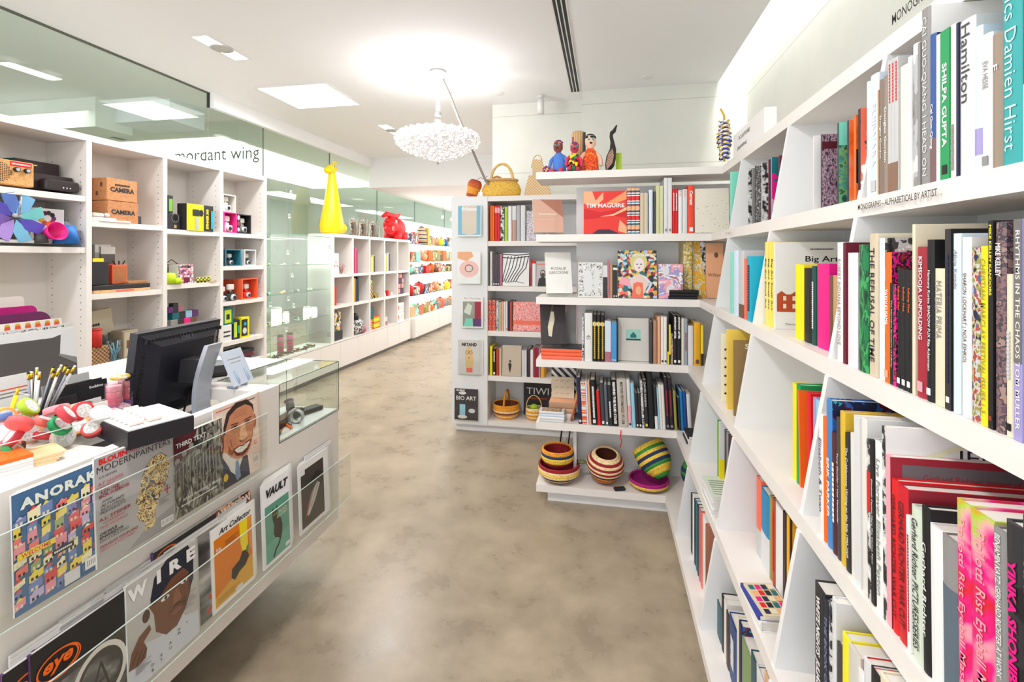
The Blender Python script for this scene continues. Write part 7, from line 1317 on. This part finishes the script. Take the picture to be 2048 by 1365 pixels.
# notebooks
p = at(215, 890); zt = CT_
for i in range(3):
    o = book((p.x-.02, p.y+.05, zt+.0065), -.45, .0125, .15, .10, (240,190,210) if i == 0 else 'offwhite', 'yellow' if i == 2 else 'offwhite', flat=True, hard=False)
    if i == 2: decals([('rect',0,0,1,1,(240,226,60))]+[('text',.5,.3+.2*k,.9,.14,'~~~~~~~','black',dict(bold=.03)) for k in range(3)], frame((.0065, 0, 0), (0, 1, 0), (0, 0, 1)), .10, .15, 'cover_print', o)
    tag(o, ['pink-edged notebook lying lowest under the yellow one', 'white notebook between the pink-edged and yellow ones', 'yellow notebook with black lettering on top of a small pile'][i], 'notebook'); zt += .0132
# open bowl of tape rolls
p0 = at(92, 890); t = thing('clear_bin', 'clear acrylic bin piled with bright tape rolls at the counter front', 'bin', (p0.x, p0.y, CT_), -.2)
m = MB(); 
for q in ((-.10, -.14, 0, -.097, .14, .06), (.097, -.14, 0, .10, .14, .06), (-.097, -.14, 0, .097, -.137, .06), (-.097, .137, 0, .097, .14, .06), (-.097, -.137, 0, .097, .137, .003)): m.box(*q, ACR)
m.build('bin_walls', t); e = MB(); [e.box(x-.002, -.14, .06, x+.002, .14, .062, mat((220,226,224), .2)) for x in (-.098, .098)]; e.build('bin_rim', t)
tc_ = [(236,90,110), (240,110,100), 'green', 'peach', (220,50,60), (230,226,220), (100,130,190), (240,170,90), (226,90,90), 'lime', (246,150,160), (200,60,70)]
tn_ = ['rose', 'coral', 'green', 'peach', 'scarlet', 'white', 'blue', 'orange', 'red', 'lime', 'pale pink', 'crimson']
rr = random.Random(21); TM_ = Matrix.Translation(t.location) @ Matrix.Rotation(-.2, 4, 'Z')
LBL = art('cells', ['white', 'white', 'palegrey', 'lightgrey'], 260, 2)
for i in range(24):
    lay = i//9; k = i % 9; x = -.066+.066*(k % 3)+.02*lay*rr.uniform(-1, 1); y = -.092+.09*(k//3)+.012*rr.uniform(-1, 1); z = .026+.036*lay+.004*rr.random()
    if lay == 2 and k > 5: continue
    R_ = Matrix.Rotation(rr.uniform(-.9, .9), 4, 'X') @ Matrix.Rotation(rr.uniform(-.8, .8)+(.9 if k % 2 else 0), 4, 'Y')
    ts_ = thing('tape_roll', '%s tape roll in the clear bin, %s layer, %s' % (tn_[i % 12], ['bottom', 'middle', 'top'][lay], ORD[k]), 'tape roll', (0, 0, 0), 0, 'tape rolls in the clear bin')
    ts_.matrix_world = TM_ @ Matrix.Translation((x, y, z)) @ R_
    m = MB(); m.lathe([(.016, -.009), (.027, -.009), (.029, -.007), (.029, .007), (.027, .009), (.016, .009)], tc_[i % 12], 22); m.build('tape', ts_)
    m = MB(); m.lathe([(.0001, .0092), (.021, .0092)], LBL, 20, None, True, False); m.build('label_disc', ts_)
# brush holder
p = at(75, 845); t = thing('brush_holder', 'clear acrylic holder for pencils on the counter', 'holder', (p.x, p.y, CT_), -.2)
m = MB()
for q in ((-.035, -.035, 0, -.033, .035, .10), (.033, -.035, 0, .035, .035, .10), (-.033, -.035, 0, .033, -.033, .10), (-.033, .033, 0, .033, .035, .10), (-.033, -.033, 0, .033, .033, .003)): m.box(*q, ACR)
m.build('holder_walls', t); m = MB(); m.box(-.036, -.036, .1, .036, -.032, .101, 'lightgrey'); m.build('holder_rim', t)
for i in range(12):
    a = 2*math.pi*i/12; bx, by_ = .016*math.cos(a), .016*math.sin(a); q = thing('pencil', '%s eraser-tipped pencil, %s of the bunch in the clear holder' % (['white', 'grey', 'white', 'black'][i % 4], ORD[i]), 'pencil', (p.x+bx, p.y+by_, CT_+.004), 0, 'pencils in the clear holder')
    tx, ty = .03*math.cos(a)+.012*(i % 3), .04*math.sin(a)+.03; m = MB(); L_ = .165
    m.tube([(0, 0, 0), (tx*.85, ty*.85, L_*.85)], .0036, ['white', (140,140,150), 'palegrey', 'charcoal'][i % 4], 6); m.build('shaft', q)
    m = MB(); m.tube([(tx*.85, ty*.85, L_*.85), (tx*.96, ty*.96, L_*.96)], .004, mat('gold', .3, .9), 8); m.build('ferrule', q); m = MB(); m.tube([(tx*.96, ty*.96, L_*.96), (tx, ty, L_)], .0036, 'black' if i % 2 else 'white', 8); m.build('eraser', q)
# card packets standing behind
def packet(u, v, w_, h, col, lab, pic=None, rz=.0, t_=.006, tilt=-.12, z=CT_):
    p = at(u, v); q = thing('card_packet', lab, 'packet', (p.x, p.y, z), rz); q.rotation_euler = (0, tilt, rz); m = MB(); m.box(-t_, -w_/2, 0, 0, w_/2, h, col); m.build('card', q)
    decals(pic or [('rect',.1,.4,.9,.44,'grey'),('rect',.1,.3,.7,.33,'grey')], frame((.0004, -w_/2, 0), (0, 1, 0), (0, 0, 1)), w_, h, 'printed_face', q); q.location.z += abs(math.sin(tilt))*t_
packet(30, 820, .13, .12, 'white', 'white card sleeve with pale red printed lines at the left', [('rect',.1,.6,.9,.64,'salmon'),('rect',.1,.5,.8,.53,'grey'),('rect',.1,.4,.85,.43,'grey'),('poly',[(.86,.1),(.98,.1),(.98,.9),(.92,.9)],'brown')])
for i in range(5): packet(150+10*i, 812-2*i, .10, .075+.006*(i % 2), 'charcoal', 'black hooked card packet, %s from left behind the tape bin' % ORD[i], [('text',.6,.75,.5,.14,'bobino','white',dict(bold=.04))], t_=.005)
packet(178, 845, .09, .07, 'lightgrey', 'light grey notched card packet in front of the black ones', [('rect',.1,.5,.8,.53,'salmon'),('rect',.1,.4,.8,.43,'grey'),('poly',[(.4,.85),(.5,.98),(.7,.85)],'darkgrey')])
packet(192, 850, .085, .065, 'white', 'white printed card packet leaning on the grey notched one', [('rect',.1,.6,.8,.64,'salmon'),('rect',.1,.45,.8,.48,'salmon'),('rect',.6,.1,.9,.35,'purple')])
packet(135, 830, .07, .06, 'charcoal', 'dark card packet with a red corner beside the pencils', [('poly',[(.7,0),(1,0),(1,.5)],'red')])
packet(108, 815, .06, .08, 'grey', 'grey card packet with small label behind the pencils', [('rect',.4,.2,.8,.5,'white')])
packet(160, 790, .08, .08, 'lightgrey', 'pale grey card packet at the back of the black packets')
o = packet(12, 725, .08, .1, 'charcoal', 'dark printed card hanging over the counter at the far left', [('rect',0,.2,.9,.5,'white'),('rect',.1,.8,.9,.84,'lightgrey')], z=CT_+.14) if False else None
# items at bottom left
p = at(60, 925); zt = CT_
for i in range(5):
    m = MB(); m.box(-.05, -.045, 0, .05, .045, .0045, [(236,206,160), (226,192,146)][i % 2]); o = m.build('wooden_coaster', None, (p.x-.0+.002*i, p.y+.003*i, zt), (0, 0, -.5+.03*i)); tag(o, 'pale wooden coaster, %s of five at the counter edge' % nth(i, 5), 'coaster', 'wooden coasters'); zt += .0049
p = at(8, 940); zt = CT_
for i in range(4):
    m = MB(); m.box(-.07, -.05, 0, .05, .04, .009, ['white', 'palegrey', 'white', 'orange'][i]); tag(m.build('card_pad', None, (p.x, p.y, zt), (0, 0, -.3)), '%s card pad, %s in the pile at the left frame edge' % (['white', 'pale', 'white', 'orange'][i], nth(i, 4)), 'pad', 'card pads at the left edge'); zt += .0094
p = at(18, 905); q = thing('figurine_card', 'small dark ring-shaped metal ornament by the left frame edge', 'ornament', (p.x, p.y, CT_), .2); m = MB(); m.box(-.02, -.03, 0, .02, .03, .02, 'burgundy', bev=.003); m.build('foot', q); m = MB(); m.tube([(0, .022*math.cos(a), .044+.022*math.sin(a)) for a in [2*math.pi*i/20 for i in range(20)]], .005, mat('charcoal', .3, .5), 8, closed=True); m.build('ring', q)
p = at(10, 880); m = MB(); m.box(-.03, -.05, 0, .03, .05, .03, 'red', bev=.002); m.box(-.028, -.048, .03, .028, .048, .033, 'white'); tag(m.build('gift_box', None, (p.x-.02, p.y, CT_), (0, 0, -.2)), 'red and white small box at the left frame edge', 'box')
p = at(12, 858); q = thing('marker_pen', 'bright yellow pen standing at the left frame edge', 'pen', (p.x, p.y, CT_)); m = MB(); m.tube([(0, 0, .0), (.01, .02, .10)], .006, 'yellow', 8); m.build('barrel', q); m = MB(); m.tube([(.01, .02, .10), (.012, .024, .12)], .004, 'gold', 8); m.build('cap', q)
# ================================================================ small pieces belong to the part they sit on
SUBS = {'eyes': 'head', 'eye': 'head', 'mouth': 'head', 'hair': 'head', 'ear': 'head', 'horn': 'head', 'nose_ring': 'head', 'lens': 'camera', 'flash': 'camera',
        'display': 'body', 'keypad': 'body', 'ferrule': 'shaft', 'eraser': 'shaft', 'label_disc': 'tape', 'dial': 'case', 'stopper': 'body', 'cable_hole': 'stand_column',
        'raised_mark': 'rear_shell', 'top_vents': 'rear_shell', 'left_vents': 'rear_shell', 'right_vents': 'rear_shell', 'striped_breast': 'body', 'price_tag': 'body',
        'front_print': 'carton', 'side_print': 'carton', 'stone': 'band', 'sheet_edge': 'front_sheet', 'printed_lines': 'card', 'printed_face': 'card'}
for o in [x for x in bpy.data.objects if x.parent is None and len(x.children) > 1]:
    kids = {}
    for ch in o.children: kids.setdefault(ch.name.split('.')[0], ch)
    for ch in list(o.children):
        k = ch.name.split('.')[0]
        if k in SUBS and SUBS[k] in kids and kids[SUBS[k]] is not ch: ch.parent = kids[SUBS[k]]
